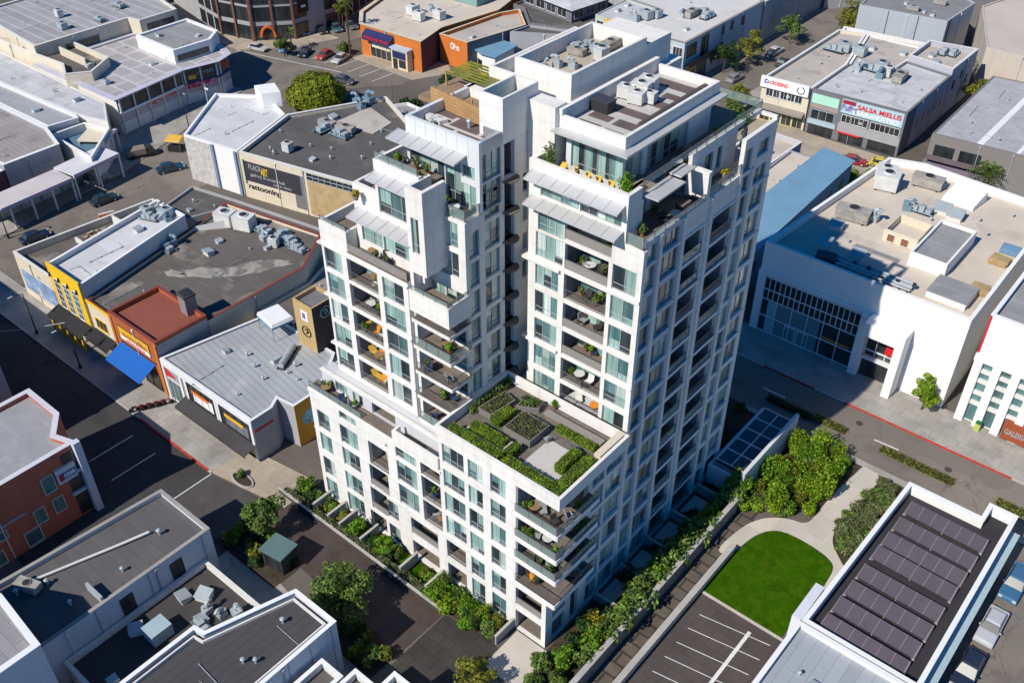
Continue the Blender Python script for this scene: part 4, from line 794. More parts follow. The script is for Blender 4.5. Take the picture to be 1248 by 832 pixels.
b = bldg('black_sign_hall', 'wide hall with a dark flat roof and a black sign on its cream wall', P, 8.0, CREAM, RDARK, .6, .35, cop=OFFW)
e = edge(P, 0); panel(b, e, .7, 11.8, 3.2, 6.7, M('black_sign_board', (.045, .043, .055), .7, .15), 'sign_board', .08); panel(b, e, 10.4, 12.6, .8, 6.7, DGREYW, 'sign_board', .07); m = MB(); e.box(m, .25, .7, -.25, -.001, 2.8, 7.0); build(m, 'pilaster', M('pale_green_trim', (.55, .60, .42), .7, .1), b)
text('BLACK', e, 1.6, 4.2, 5.4, 6.4, M('grey_letter', (.3, .3, .3), .6), b, -.085); text('ART', e, 4.0, 5.4, 4.9, 6.2, YELP, b, -.085); text('gallery & music hall', e, 1.7, 8.6, 4.1, 4.8, M('grey_letter', (.3, .3, .3), .6), b, -.085); text('open daily', e, 6.2, 9.9, 3.5, 4.0, M('grey_letter', (.3, .3, .3), .6), b, -.085); text('rattooning', e, .9, 7.4, 1.5, 2.7, BLKP, b, -.0)
m = MB(); q = Pl(e.pt(0, -.35, 0)[:2], e.u, e.n); q.box(m, 13.4, 27, 0, .18, .6, 6.6); build(m, 'bamboo_screen', M('bamboo', (.50, .36, .19), .8, .2, 1, 4, stripes=('X', .35, .5)), b)
m = MB(); 
for k in range(12): q.box(m, 13.4 + 1.14 * k, 13.4 + 1.14 * k + .08, -.02, .15, 6.6, 7.9)
for z in (6.6, 7.2, 7.82): q.box(m, 13.48, 27, 0, .1, z, z + .07)
build(m, 'screen_frame', UNITM, b); m = MB(); q.box(m, 13.5, 27, .101, .13, 6.7, 7.8); build(m, 'screen_glass', GLS, b)
P_ = P; m = MB(); m.prism([(-121, 98), (-113, 99.2), (-113.6, 104), (-121, 106)], 7.42, 7.55); build(m, 'roof_patch', RGRAV, b)
# ------------------------------------------------------------------ far left: market, lower roofs
def simple(name, label, P, z, wall, roof, par=.5, th=.25, cop=None): return bldg(name, label, P, z, wall, roof, par, th, cop=cop)
b = simple('long_shed', 'long pale blue roofed shed along the top of the parking lot market', [(-200, 70.5), (-160, 73.2), (-153.2, 75.0), (-160.5, 79.0), (-200, 79.0)], 6.2, OFFW, RPALE, .1, .3)
b = simple('ribbed_shed', 'grey ribbed roof shed between two white beams', [(-200, 65.8), (-159.2, 67.4), (-158.4, 72.6), (-160, 73.0), (-200, 70.3)], 6.2, OFFW, RRIB, .5, .3, WHITEP)
b = simple('brown_shed', 'shed with a stained brownish roof and a white front beam', [(-200, 50), (-151.8, 55.6), (-151.8, 65.2), (-159.0, 67.1), (-200, 65.4)], 6.2, GREYW, M('stained_ribbed_roof', (.33, .30, .29), .85, .16, .2, 1.5, stripes=('Y', .9, .3), blot=((.22, .18, .17), .6, .3, .56)), .3, .5, WHITEP)
b = simple('brick_shop', 'dark brick walled shop at the left edge with blue terrace', [(-200, 40), (-150.2, 47.0), (-151.4, 55.2), (-200, 49.6)], 5.6, MAROON, RGREY, .5, .25, WHITEP)
def frontage(name, label, x0, y0, x1, y1, z, mat, grp=None):
    """shaded shop front with a flat canopy on posts"""
    a = Vector((x0, y0)); c = Vector((x1, y1)); d_ = (c - a).normalized(); n = Vector((d_.y, -d_.x)); pl = Pl((x0, y0), (d_.x, d_.y), (n.x, n.y)); L = (c - a).length
    r = thing(name, label, 'shop front', (x0, y0, 0), group=grp); m = MB(); pl.box(m, 0, L, 0, 5.0, z, z + .22); pl.box(m, 0, L, -.06, 0, z - .25, z + .3, M('lilac_trim', (.42, .38, .5), .6, .1)); build(m, 'canopy', mat, r)
    m = MB(); pl.box(m, 0, L, 4.6, 4.9, 0, z); build(m, 'wall', GREYW, r); n_ = max(2, int(L / 3.2))
    for k in range(n_ + 1): m = MB(); u = .15 + (L - .3) * k / n_; pl.box(m, u - .12, u + .12, .1, .34, 0, z); build(m, 'post', OFFW, r)
    q = Pl(pl.pt(0, 4.6, 0)[:2], pl.u, pl.n); win_parts(r, q, [(.4 + L * k / n_, L * (k + 1) / n_ - .4, .3, 2.8) for k in range(n_)], frame=FRAMEW, glass=random.choice([GLS, GLB]), mull=3); return r
frontage('shop_front', 'lower pink canopied shop front at the left edge of the parking lot', -142.6, 47.5, -143.4, 62, 4.0, M('pale_pink_roof', (.55, .50, .50), .8, .1))
frontage('shop_front', 'shop front with a white slab canopy near the parked dark truck', -143.6, 62.4, -144.8, 71.4, 4.2, M('white_slab', (.62, .61, .63), .8, .1))
frontage('shop_front', 'shop front with a bright cream canopy beside the grey slab', -150, 72.2, -153, 76.2, 4.4, CREAM)
b = simple('blue_patio_building', 'low building with a sunken blue patio between the shed and the market', [(-158.2, 66.9), (-145.4, 66.8), (-152.6, 74.6), (-158.0, 73.2)], 5.2, OFFW, M('blue_patio', (.10, .19, .27), .8, .1), 1.4, .3, WHITEP)
# two storey market with the dark sign band
P = [(-183.5, 79.4), (-158.8, 80.2), (-160.8, 95.2), (-159.2, 102.2), (-160.4, 105.6), (-164.2, 107), (-183.5, 107)]
b = bldg('corner_market', 'two storey corner market with dark glazed upper band and hanging banners', P, 7.0, OFFW, M('market_roof', (.42, .40, .40), .85, .1, .2, 2.2, seams=(4.5, 3.2, .25), seamcol=1.25, blot=((.34, .32, .32), .5, .4, .58)), .2, .5, cop=M('lilac_coping', (.5, .48, .56), .7, .06), copw=.7)
for i in (1, 2, 3):
    e = edge(P, i); L = elen(P, i); m = MB(); e.box(m, .1, L - .1, -.05, -.002, 4.3, 6.7); build(m, 'glazed_band', GLS, b); m = MB(); e.box(m, 0, L, -.5, -.06, 6.75, 6.98); e.box(m, 0, L, -.35, -.06, 3.9, 4.25) ; build(m, 'trim_band', M('navy_trim', (.05, .06, .16), .6, .1) if i > 1 else WHITEP, b)
    m = MB(); e.box(m, .05, L - .05, -.03, -.002, 2.2, 3.88); build(m, 'fascia', M('pink_grey_render', (.46, .41, .42), .8, .1), b)
    k = 0
    while 3.2 * k < L - .5: m = MB(); e.box(m, .3 + 3.2 * k, .55 + 3.2 * k, -.35, -.1, 0, 6.7); build(m, 'column', OFFW, b); k += 1
e = edge(P, 1)
for u0, u1, z0, z1, mm in ((9.5, 13.5, 3.1, 4.0, M('faded_red_banner', (.55, .20, .18), .7, .4, 1, 3, blot=((.7, .6, .6), .8, 1.2, .52))), (6.5, 9.2, 2.9, 3.8, M('faded_red_banner', (.5, .2, .18)))): panel(b, e, u0, u1, z0, z1, mm, 'banner', .12)
e = edge(P, 2); panel(b, e, .5, 6, 3.2, 4.1, M('red_banner', (.52, .05, .10), .7, .4, 1, 3, blot=((.7, .5, .55), .8, 1.4, .54)), 'banner', .42); panel(b, e, 1.2, 2.6, 4.7, 5.5, YELP, 'emblem', .12); text('mercado', e, 3, 6.4, 5.2, 6.2, M('grey_letter', (.3, .3, .3), .6), b, -.06); e = edge(P, 3); text('ON', e, .6, 2.8, 5, 6.6, REDP, b, -.06)
P = [(-176.5, 96.6), (-164.2, 96.6), (-163.6, 104.6), (-166.4, 108.4), (-176.5, 108.4)]
b = bldg('market_upper_block', 'white upper storey with a sunken terrace on the corner market roof', P, 9.4, PUREW, RGREY, .3, .5, z0=6.8, cop=WHITEP); e = edge(P, 1); panel(b, e, .6, 7.4, 7.1, 8.3, GLS, 'window_strip', .05)
P = [(-211, 82.2), (-184.6, 80.2), (-184.4, 100.0), (-181.4, 100.8), (-181.2, 109.4), (-212, 116)]
b = bldg('upper_hall', 'large pale hall with a grey seamed roof at the top left corner', P, 10.0, CREAM, M('seamed_grey_roof', (.36, .35, .36), .85, .12, .2, 2, seams=(30, 2.2, .18), seamcol=1.3, blot=((.27, .25, .26), .5, .3, .57)), .3, .4, cop=OFFW)
e = edge(P, 1); win_parts(b, e, [(6, 13, 7.2, 8.6)], glass=GLS); e = edge(P, 3); win_parts(b, e, [(1.5, 7.5, 7.2, 8.8)], frame=DFRAME, glass=GLS, mull=5); e = edge(P, 0); win_parts(b, e, [(20.5, 23.6, 6.4, 8.4)], glass=GLS)
P = [(-200, 79.2), (-184.4, 80.0), (-176.4, 80.7), (-171.6, 78.4), (-168.9, 82.2), (-172.6, 88), (-184.2, 88)]
b = bldg('cream_terrace_block', 'cream block with a cluttered roof terrace below the pale hall', P, 8.6, CREAM, RBROWN, 1.0, .3, cop=OFFW)
m = MB(); m.box(-183, 84, 7.62, -174, 84.3, 9.2, CREAM); build(m, 'terrace_wall', CREAM, b)
# ------------------------------------------------------------------ across the top
P = [(-196, 124), (-185.4, 122.0), (-177, 124.0), (-171.2, 130.6), (-170.2, 142.5), (-178, 162), (-210, 162), (-214, 128)]
b = bldg('glass_front_block', 'tall corner block with brown posts and dark glass shop fronts at the top edge', P, 12.0, GREYW, RGREY, .8, .4, cop=NAVY)
for i in (0, 1, 2, 3, 4):
    e = edge(P, i); L = elen(P, i); n_ = max(2, int(L / 3.2))
    win_parts(b, e, [(.5 + L * k / n_, L * (k + 1) / n_ - .4, z, z + 2.8) for k in range(n_) for z in (.4, 4.4, 8.0) if not (i == 3 and k == 1)], frame=DFRAME, glass=GLS, mull=3)
    for k in range(n_ + 1 if i in (1, 2) else 0): m = MB(); u = L * k / n_; e.box(m, u - .22, u + .22, -.4, -.08, 0, 11.5); build(m, 'post', M('brown_post', (.20, .095, .05), .7, .15), b)
e = edge(P, 2); m = MB(); q = [e.pt(3.2 + 1.5 * math.cos(math.pi * i / 12), -.45, 1.0 + 2.2 * math.sin(math.pi * i / 12)) for i in range(13)]; m.path(q, .3, 6); build(m, 'entrance_arch', M('orange_arch', (.62, .14, .03), .6, .1), b); e = edge(P, 3); panel(b, e, 1.6, 4.2, 5.2, 8.2, BLKP, 'sign_panel', .12); m = MB(); e.box(m, 2.3, 3.5, -.16, -.121, 6.3, 6.8); build(m, 'emblem', WHITEP, b)
b = simple('upper_left_block', 'grey roofed block half hidden at the top left edge', [(-240, 110), (-213, 118), (-214, 150), (-250, 150)], 9, OFFW, RGREY)
# orange corner store
P = [(-158.8, 139.0), (-153.6, 134.0), (-137.0, 134.9), (-139.2, 143.2), (-137.0, 158.6), (-142, 176), (-172, 176)]
b = bldg('orange_corner_store', 'orange corner store with a navy awning, red lettering and a tan roof', P, 6.6, ORG, RTAN, .5, .6, cop=M('cream_coping', (.62, .53, .40), .85, .1), copw=.15)
e = edge(P, 1); L = elen(P, 1); awning(b, e, 1.6, 9.4, 6.0, 1.3, .9, NAVY, val=1.0); pl = Pl(e.pt(0, -1.34, 0)[:2], e.u, e.n); text('DOLLAR PLUS', pl, 2.2, 8.8, 4.45, 5.1, REDP, b, -.0)
win_parts(b, e, [(2.6, 8.4, .4, 3.6)], frame=CREAM, glass=GLS, mull=4); panel(b, e, 3.0, 8.0, 2.4, 3.5, CREAM, 'blind', .05); m = MB(); e.box(m, 9.8, 14.2, -1.6, -.002, 0, 4.2); build(m, 'porch', M('cream_porch', (.66, .56, .40), .85, .08), b); pl = Pl(e.pt(0, -1.6, 0)[:2], e.u, e.n); m = MB(); e.box(m, 9.6, 14.4, -1.8, -.002, 4.21, 4.5); build(m, 'porch_roof', M('pale_blue_roof', (.45, .55, .66), .7, .1), b); panel(b, pl, 10.2, 13.8, 2.4, 3.9, NAVY, 'sign_panel', .04); win_parts(b, pl, [(10.4, 11.4, .1, 2.2), (12, 13.6, .8, 2.2)], frame=DFRAME, glass=GLS, mull=1)
e = edge(P, 2); m = MB(); e.box(m, .05, elen(P, 2) - .05, -.04, -.001, 0, 6.58); build(m, 'side_wall', MAROON, b); m = MB(); e.path if False else None
for i in (0,): e = edge(P, i); win_parts(b, e, [(2, 5.4, .4, 2.8)], glass=GLS, frame=CREAM)
m = MB(); m.box(-160, 158, 6.2, -142.5, 175, 8.6); build(m, 'upper_roof_block', M('teal_clad', (.20, .33, .32), .6, .1), b)
P = [(-138.2, 141.6), (-130.6, 141.6), (-127.8, 156.8), (-134.8, 163.2), (-136.8, 158.8)]
b = bldg('orange_wall_shop', 'orange walled shop with white emblem and a sunken grey roof', P, 6.0, ORG, RGRAV, .7, .35, cop=M('cream_coping', (.62, .53, .40), .85, .1)); e = edge(P, 0); text('Oleo', e, 3.0, 5.4, 3.6, 5.0, WHITEP, b, -.0); 
e = edge(P, 1); m = MB(); e.box(m, 0, elen(P, 1), -.03, -.001, 0, 5.95); build(m, 'side_wall', DGREYW, b)
P = [(-133.0, 144.4), (-128.0, 142.6), (-124.2, 143.0), (-125.0, 151), (-130.4, 151)]
t = thing('patio_pavilion', 'white patio pavilion with a pale blue metal roof next to the orange wall', 'pavilion', (-128.5, 146.5, 0)); m = MB(); m.prism(P[::1], 4.0, 4.15); build(m, 'roof', RBLUE, t); m = MB(); pw_ = inset(P, .7); ring(m, pw_, inset(pw_, .2), .0, 3.99); build(m, 'wall', PUREW, t)
e = edge(pw_, 0); win_parts(t, e, [(.6, 2.0, .2, 2.6), (2.4, 4.0, .4, 2.2)], frame=DFRAME, glass=GLS)
P = [(-137.2, 164), (-134.2, 163.8), (-127.4, 157.4), (-118.4, 160.5), (-116.2, 176), (-137, 184)]
b = bldg('hip_roof_house', 'house with a sloping pale blue grey roof and dark windows at the top edge', P, 6.4, DGREYW, RDARK, .4, .3); m = MB(); Q = [(-136, 166), (-121, 163.5), (-119.5, 174.5), (-135, 180)]; m.prism(Q, 6.1, 9.0, DGREYW); rq = inset(Q, -.9); ce = (-128, 171); 
for i in range(4): j = (i + 1) % 4; m.poly([(*rq[i], 9.02), (*rq[j], 9.02), (*ce, 10.6)], RPALE)
build(m, 'upper_storey', RPALE, b)
for i in (0, 1): e = edge(Q, i); L = elen(Q, i); win_parts(b, e, [(.8 + 3.4 * k, 3.4 + 3.4 * k, 6.8, 8.6) for k in range(int(L / 3.5))], frame=OFFW, glass=GLS)
b = simple('top_grey_wall_building', 'grey walled building behind the tower and the orange shop', [(-127.0, 157.0), (-127.6, 143.4 + 8), (-112.0, 160.6), (-110, 172), (-115.8, 175.6), (-117.8, 160.4)], 6.2, GREYW, RDARK, .5, .3)
P = [(-106.6, 161.6), (-92.8, 162.2), (-92.8, 193), (-116, 193), (-116, 176), (-106.8, 174.8)]
b = bldg('grey_office', 'three storey pale office block with a white flat roof beside the side street', P, 9.2, M('pale_blue_grey_wall', (.44, .49, .53), .85, .07, .3, 3, streak=.2), M('cream_roof', (.60, .585, .56), .85, .06, .2, 2, blot=((.50, .47, .44), .5, .25, .57)), .15, .3, cop=M('taupe_trim', (.30, .26, .25), .8, .1), copw=.1)
e = edge(P, 0); win_parts(b, e, [(1.0 + 2.6 * k, 3.0 + 2.6 * k, z, z + 2.0) for k in range(5) for z in (.8, 3.4, 6.0)], frame=FRAMEW, glass=GLS, mull=3); m = MB(); e.box(m, .3, 13.4, -.35, -.001, 5.3, 5.55); build(m, 'ledge', OFFW, b)
e = edge(P, 1); win_parts(b, e, [(1.0, 4.4, 5.9, 8.2), (6.4, 9.0, 4.6, 8.4), (14, 15, 6.8, 8.4), (17.6, 18.6, 6.8, 8.4), (14, 15, 3.4, 5.0), (22, 23, 6.6, 8.2)], frame=DFRAME, glass=GLS); m = MB(); e.box(m, .6, 9.6, -1.0, -.001, 4.0, 4.3); e.box(m, .6, 9.6, -1.0, -.95, 4.3, 5.2); build(m, 'balcony', DFRAME, b); panel(b, e, 1.0, 4.6, 2.6, 3.8, M('orange_brown_sign', (.35, .15, .05), .6, .1), 'sign_panel', .2); win_parts(b, e, [(.8, 4.6, .2, 2.3), (5.4, 9, .2, 3.4)], frame=DFRAME, glass=GLS, mull=3); text('ESCALA', e, 1.2, 4.4, 2.9, 3.5, YELP, b, -.21)
b = simple('office_rear_wing', 'white roofed wing behind the pale office block', [(-116, 193.2), (-92.4, 193.2), (-92.4, 225), (-116, 225)], 9.0, GREYW, RWHITE, .2)
m = MB(); 
t = thing('yellow_stair_frame', 'bright yellow steel stair frame standing behind the tower roof', 'stair frame', (-106.8, 158.5, 0)); 
for x, y in ((-108.2, 157.0), (-106.4, 157.4)): m.box(x, y, 0, x + 1.1, y + .9, 11.6)
build(m, 'post', M('bright_yellow_paint', (.80, .45, .01), .6, .06), t); m = MB(); m.box(-107, 158.4, 8.0, -102.6, 160.6, 9.2); build(m, 'landing', M('bright_yellow_paint', (.8, .45, .01)), t)
P = [(-117.4, 176.2), (-107, 175.2), (-106.9, 184), (-116.2, 192)]
b = simple('green_window_wing', 'small wing with a row of windows beside the yellow frame', [(-115.5, 164.2), (-106.9, 163.4), (-107.0, 174.6), (-116, 175.8)], 9.0, M('pale_green_wall', (.44, .50, .42), .8, .08), RPALE, .2); e = EP((-115.5, 164.2), (-106.9, 163.4)); win_parts(b, e, [(.6 + 2.1 * k, 2.2 + 2.1 * k, z, z + 1.8) for k in range(4) for z in (6.2, 3.2)], frame=OFFW, glass=GLS)
for i, (P, z, wl, rf, nm, lb) in enumerate([
    ([(-91.5, 222), (-85.5, 230), (-92, 262), (-112, 255)], 9, GREYW, RPALE, 'blue_grey_terrace', 'blue grey terraced house at the head of the side street'),
    ([(-150, 190), (-119, 186), (-119, 230), (-160, 230)], 9, GREYW, RGRAV, 'far_block', 'grey far block at the top edge behind the tower'),
    ([(-200, 180), (-152, 180), (-162, 230), (-220, 230)], 9, OFFW, RTAN, 'far_tan_block', 'tan roofed far block at the top edge above the orange store')]): simple(nm, lb, P, z, wl, rf)
# ------------------------------------------------------------------ right of the side street
P = [(-74.6, 159.9), (-65.6, 160.6), (-65.6, 175.0), (-69.5, 192.6), (-74.6, 191)]
b = bldg('cream_gym', 'cream two storey building with a white sign board and a round emblem', P, 8.0, CREAM, RGRAV, .6, .3, cop=WHITEP)
e = edge(P, 0); m = MB(); e.box(m, -.2, 8.9, -.5, -.002, 6.5, 8.5); build(m, 'sign_board', PUREW, b); q = Pl(e.pt(0, -.5, 0)[:2], e.u, e.n); text('ID', q, .5, 1.3, 7.3, 8.1, BLUEP, b, 0); text('-CROSSING', q, 1.3, 5.0, 7.3, 8.0, REDP, b, 0)
m = MB(); m.path([q.pt(7.5 + .65 * math.cos(6.28 * i / 18 + 2.4), -.04, 7.5 + .65 * math.sin(6.28 * i / 18 + 2.4)) for i in range(16)], .07, 5); build(m, 'emblem_ring', BLKP, b); win_parts(b, e, [(1.0 + 1.4 * k, 2.2 + 1.4 * k, 4.9, 6.2) for k in range(5)], frame=FRAMEW, glass=GLS); awning(b, e, -.2, 8.8, 3.4, 1.3, .3, M('taupe_awning', (.28, .25, .22), .8, .1)); win_parts(b, e, [(.5 + 2.1 * k, 2.3 + 2.1 * k, .2, 2.7) for k in range(4)], frame=M('pale_yellow_frame', (.6, .52, .25), .6, .1), glass=GLS)
P = [(-65.3, 160.6), (-48.4, 161.7), (-48.6, 182), (-57.6, 183.2), (-57.8, 176.5), (-65.3, 175.2)]
b = bldg('banner_store', 'grey two storey store with a large pale blue sign banner in red and white lettering', P, 8.2, DGREYW, RPALE, .25, .3, cop=DGREYW)
e = edge(P, 0); panel(b, e, .3, 5.2, 5.8, 7.5, MINT, 'sign_panel', .12); panel(b, e, .3, 5.4, 4.9, 5.7, M('mauve_band', (.34, .27, .27), .8, .1), 'band', .1); panel(b, e, 5.8, 16.6, 5.4, 7.9, TEALP, 'sign_banner', .16); text('SALSA MIELUS', e, 8.6, 16.3, 6.6, 7.5, REDP, b, -.165); text('MARAVATIO', e, 8.0, 16.0, 5.6, 6.4, WHITEP, b, -.165); m = MB(); e.box(m, 5.9, 8.2, -.2, -.161, 7.1, 7.8); build(m, 'emblem', M('dark_red_mark', (.35, .02, .05), .6), b); text('Buffet', e, 5.9, 8.6, 5.9, 7.0, PURP, b, -.165)
win_parts(b, e, [(.6, 4.8, 2.9, 4.6)], frame=BLUEW, glass=GLS, mull=3); panel(b, e, .2, 5.4, 1.9, 2.8, BLUEW, 'band', .14); win_parts(b, e, [(6.2, 10.8, 3.7, 5.0), (11.4, 16.4, 3.7, 5.0)], frame=OFFW, glass=GLS, mull=6); panel(b, e, 5.8, 16.8, 1.9, 3.5, GREYW, 'band', .14); win_parts(b, e, [(.6, 5, .1, 1.7), (6.4, 10.6, .1, 1.7), (11.6, 16.4, .1, 1.7)], frame=DFRAME, glass=GLS, mull=3); panel(b, e, 6, 10, 1.75, 1.9, REDP, 'band', .5)
e = edge(P, 1); m = MB(); e.box(m, 4.6, 20, -.05, -.001, 0, 7.9); build(m, 'side_wall', M('lilac_grey_wall', (.43, .43, .48), .88, .07, .3, 3, streak=.2), b); win_parts(b, e, [(6 + 2.8 * k, 6.8 + 2.8 * k, 3.6 + .4 * (k % 2), 4.8 + .4 * (k % 2)) for k in range(5)], frame=DFRAME, glass=GLS); e = edge(P, 4); 
P = [(-57.4, 183.4), (-48.6, 182.2), (-48.5, 194.8), (-57.4, 193.2)]
b = bldg('stepped_rear_block', 'pale block with a sunken stained roof behind the banner store', P, 9.4, M('lilac_grey_wall', (.43, .43, .48)), RGRAV, .9, .4, cop=OFFW); e = edge(P, 1); win_parts(b, e, [(2, 2.8, 5, 6.4), (5.4, 6.2, 6, 7.4), (9, 9.8, 4, 5.4)], frame=DFRAME, glass=GLS)
P = [(-65.4, 175.4), (-58.0, 176.7), (-57.6, 193), (-69.3, 192.8)]
b = bldg('middle_roof_block', 'low tan roofed block between the cream building and the stepped block', P, 7.8, OFFW, RGRAV, .3, .35, cop=PUREW)
P = [(-75.5, 201.6), (-58.0, 203.8), (-57.6, 218), (-70, 228), (-78, 222)]
b = bldg('panel_warehouse', 'tall pale grey panelled warehouse with a dark grey roof near the top edge', P, 10.0, M('grey_panel_wall', (.40, .43, .47), .8, .05, .3, 3, streak=.12), M('worn_grey_roof', (.23, .23, .235), .9, .12, .2, 2, blot=((.42, .42, .42), .6, .35, .66)), .25, .3)
e = edge(P, 0); m = MB()
for u in (6, 12): e.box(m, u, u + .12, -.1, -.001, 0, 9.9)
build(m, 'downpipe', DFRAME, b); e = edge(P, 1); m = MB(); e.box(m, 1.2, 2.0, -.1, -.001, 0, 9.9); build(m, 'downpipe', DFRAME, b)
P = [(-74.8, 192.2), (-57.6, 194), (-57.6, 199), (-76, 197)]; b = bldg('cream_link', 'low link roof with white parapets before the panelled warehouse', P, 6.6, OFFW, RGRAV, .5, .4, cop=PUREW)
P = [(-57.2, 222), (-48.4, 199.6), (-30, 199), (-20, 240), (-50, 250)]
b = bldg('beige_hall', 'plain beige hall with a stained front at the top right corner', P, 8.4, M('beige_render', (.56, .49, .42), .9, .08, .2, 2.5, streak=.3), M('beige_roof', (.52, .46, .41), .9, .08, .2, 2), .3, .3); m = MB(); e = edge(P, 0); 
b = simple('far_right_block', 'dark far block behind the beige hall at the top right', [(-66, 232), (-45, 236), (-30, 262), (-75, 262)], 7, DGREYW, RDARK)
P = [(-42.4, 157.4), (-22, 159.4), (-24, 190.4), (-42.9, 187.4)]
b = bldg('block_store', 'grey block walled store with a long pale roof at the right edge', P, 8.0, BLOCK, M('long_pale_roof', (.42, .42, .43), .85, .1, .25, 2.5, seams=(2.2, .9, .06), seamcol=1.12, blot=((.34, .33, .33), .5, .3, .58)), .12, .3)
e = edge(P, 0); m = MB(); e.box(m, .2, 9.6, -1.2, -.001, 4.0, 4.15); e.box(m, .2, 9.6, -1.2, -1.15, 4.16, 4.9); build(m, 'balcony', M('brown_metal', (.14, .11, .12), .6, .15), b); awning(b, e, -.2, 9.8, 3.4, 1.8, .9, M('plum_awning', (.16, .13, .17), .8, .1), val=.3); win_parts(b, e, [(1.0, 4, 4.3, 6.2), (5, 8.2, 4.3, 6.2), (.6, 9, .2, 2.2)], frame=DFRAME, glass=GLS); m = MB(); m.box(-35.6, 158.6, 7.885, -34.6, 188, 7.9); m.box(-29.6, 159.2, 7.885, -29.0, 188, 7.9); build(m, 'roof_stripe', WHITEP, b)
# low buildings right behind the tower
P = [(-68, 128), (-60, 134.5), (-59.6, 146.6), (-67.6, 147.0)]
b = bldg('tan_annex', 'small building with a worn tan roof behind the tower corner', P, 5.0, M('lilac_grey_wall', (.43, .43, .48)), RTAN, .5, .35, cop=OFFW)
m = MB(); m.box(-66.4, 139, 4.53, -64, 142, 5.6); build(m, 'roof_lumber', GREYW, b)
P = [(-53.8, 102), (-47.6, 102), (-48.8, 142), (-53.8, 142)]
t = thing('blue_warehouse', 'long blue warehouse with a pale blue metal roof beside the white showroom', 'warehouse', (-50.6, 122, 0)); m = MB(); ring(m, P, inset(P, .25), 0, 6.8); build(m, 'wall', TEALW, t); m = MB(); q = inset(P, -.25)
m.hexa([(*q[0], 6.85), (*q[1], 6.85), (*q[2], 6.85), (*q[3], 6.85), (*q[0], 7.6), (*q[1], 7.0), (*q[2], 7.0), (*q[3], 7.6)]); build(m, 'roof', RBLUE, t)
win_parts(t, edge(P, 1), [(6 + 4.2 * k, 7.8 + 4.2 * k, 3.2, 5.0) for k in range(8)], frame=BLUEW, glass=GLS)
b = simple('narrow_side_building', 'narrow grey building with a tan roof strip beside the blue warehouse', [(-59.4, 108), (-54.2, 108), (-54.2, 142), (-59.4, 142)], 5.4, GREYW, RTAN, .4)
b = simple('tower_back_building', 'flat roofed building hidden close behind the tower', [(-92, 106), (-62, 106), (-62, 126), (-70, 132), (-80, 150), (-92, 150)], 5.0, OFFW, RGREY) if False else None
# ------------------------------------------------------------------ white showroom on the right
P = [(-43.6, 102.0), (-17.6, 102.0), (-17.8, 134), (-36.2, 135.4), (-41.0, 133.8)]
b = bldg('white_showroom', 'white showroom with a tall gridded glass front and a tan roof', P, 13.4, PUREW, RTAN, 1.0, .35, cop=PUREW)
pl = edge(P, 0); m = MB(); pl.box(m, -.1, 15.2, -.25, -.002, 9.0, 9.4); pl.box(m, -.1, .9, -.25, -.003, 0, 9.0); pl.box(m, 14.2, 15.3, -.9, -.003, 0, 9.0); pl.box(m, 15.3, 20.4, -.9, -.003, 7.6, 9.4); pl.box(m, 19.4, 20.4, -2.6, -.003, 0, 7.6); pl.box(m, 15.3, 20.4, -2.6, -.901, 7.6, 9.4); build(m, 'portal', PUREW, b)
m = MB(); pl.box(m, .95, 14.1, -.05, -.001, .2, 8.6); build(m, 'glass_front', GLS, b)
m = MB(); 
for z in (.2, 2.6, 5.2, 6.7, 8.5): pl.box(m, .95, 14.1, -.16, -.051, z, z + .13)
for k in range(19): u = .95 + 13.05 * k / 18; pl.box(m, u - .05, u + .05, -.15, -.052, 5.3 if k % 3 else .3, 8.5)
build(m, 'mullion_grid', FRAMEW, b); m = MB(); pl.box(m, 3.2, 9.2, -.09, -.053, .3, 5.1); build(m, 'blind', M('green_grey_blind', (.16, .25, .26), .7, .1), b); panel(b, pl, 1.9, 3.2, .3, 5.1, BLUEW, 'white_bay', .14)
for u in (4.8, 6.6): win_parts(b, pl, [(u, u + 1.4, .3, 2.4)], frame=FRAMEW, glass=GLS, mull=1, prot=.2, name='door')
m = MB(); pl.box(m, 9.8, 13.5, -.12, -.06, 2.9, 3.2); build(m, 'neon_strip', M('orange_sign', (.8, .2, .02)), b)
m = MB(); pl.box(m, 15.4, 19.3, -.1, -.002, .1, 7.5); build(m, 'glass_front', GLS, b); m = MB(); pl.box(m, 15.4, 19.3, -.7, -.11, 3.0, 3.35); pl.box(m, 15.4, 19.3, -.25, -.11, 4.1, 4.25)
for u in (15.4, 16.7, 18.0, 19.2): pl.box(m, u, u + .1, -.22, -.111, 3.4, 7.5)
build(m, 'mullion_grid', FRAMEW, b); panel(b, pl, 18.1, 19.2, 5.0, 7.3, REDP, 'red_banner', 1.0)
q = [(-28.2, 109.8), (-23.6, 109.8), (-23.6, 119.9), (-28.2, 119.9)]; t = thing('roof_penthouse', 'white boxy penthouse with a grey top on the tan showroom roof', 'penthouse', (-25.9, 114.8, 12.45)); m = MB(); ring(m, q, inset(q, .25), 12.45, 14.4); build(m, 'wall', PUREW, t); m = MB(); m.prism(inset(q, .23), 13.8, 13.95); build(m, 'roof', RGREY, t)
q = [(-33.0, 113.4), (-28.6, 113.4), (-28.6, 118.4), (-33.0, 118.4)]; t = thing('roof_enclosure', 'cream open topped enclosure with two brown doors on the showroom roof', 'enclosure', (-30.8, 115.9, 12.45)); m = MB(); ring(m, q, inset(q, .2), 12.45, 14.1); build(m, 'wall', CREAM, t); e = edge(q, 0); win_parts(t, e, [(.6, 1.5, 12.6, 13.6), (2.4, 3.3, 12.6, 13.6)], frame=OFFW, glass=M('brown_door', (.22, .10, .05), .7, .1), mull=1, name='door'); m = MB(); m.prism(inset(q, .18), 12.9, 13.0); build(m, 'floor', RTAN, t)
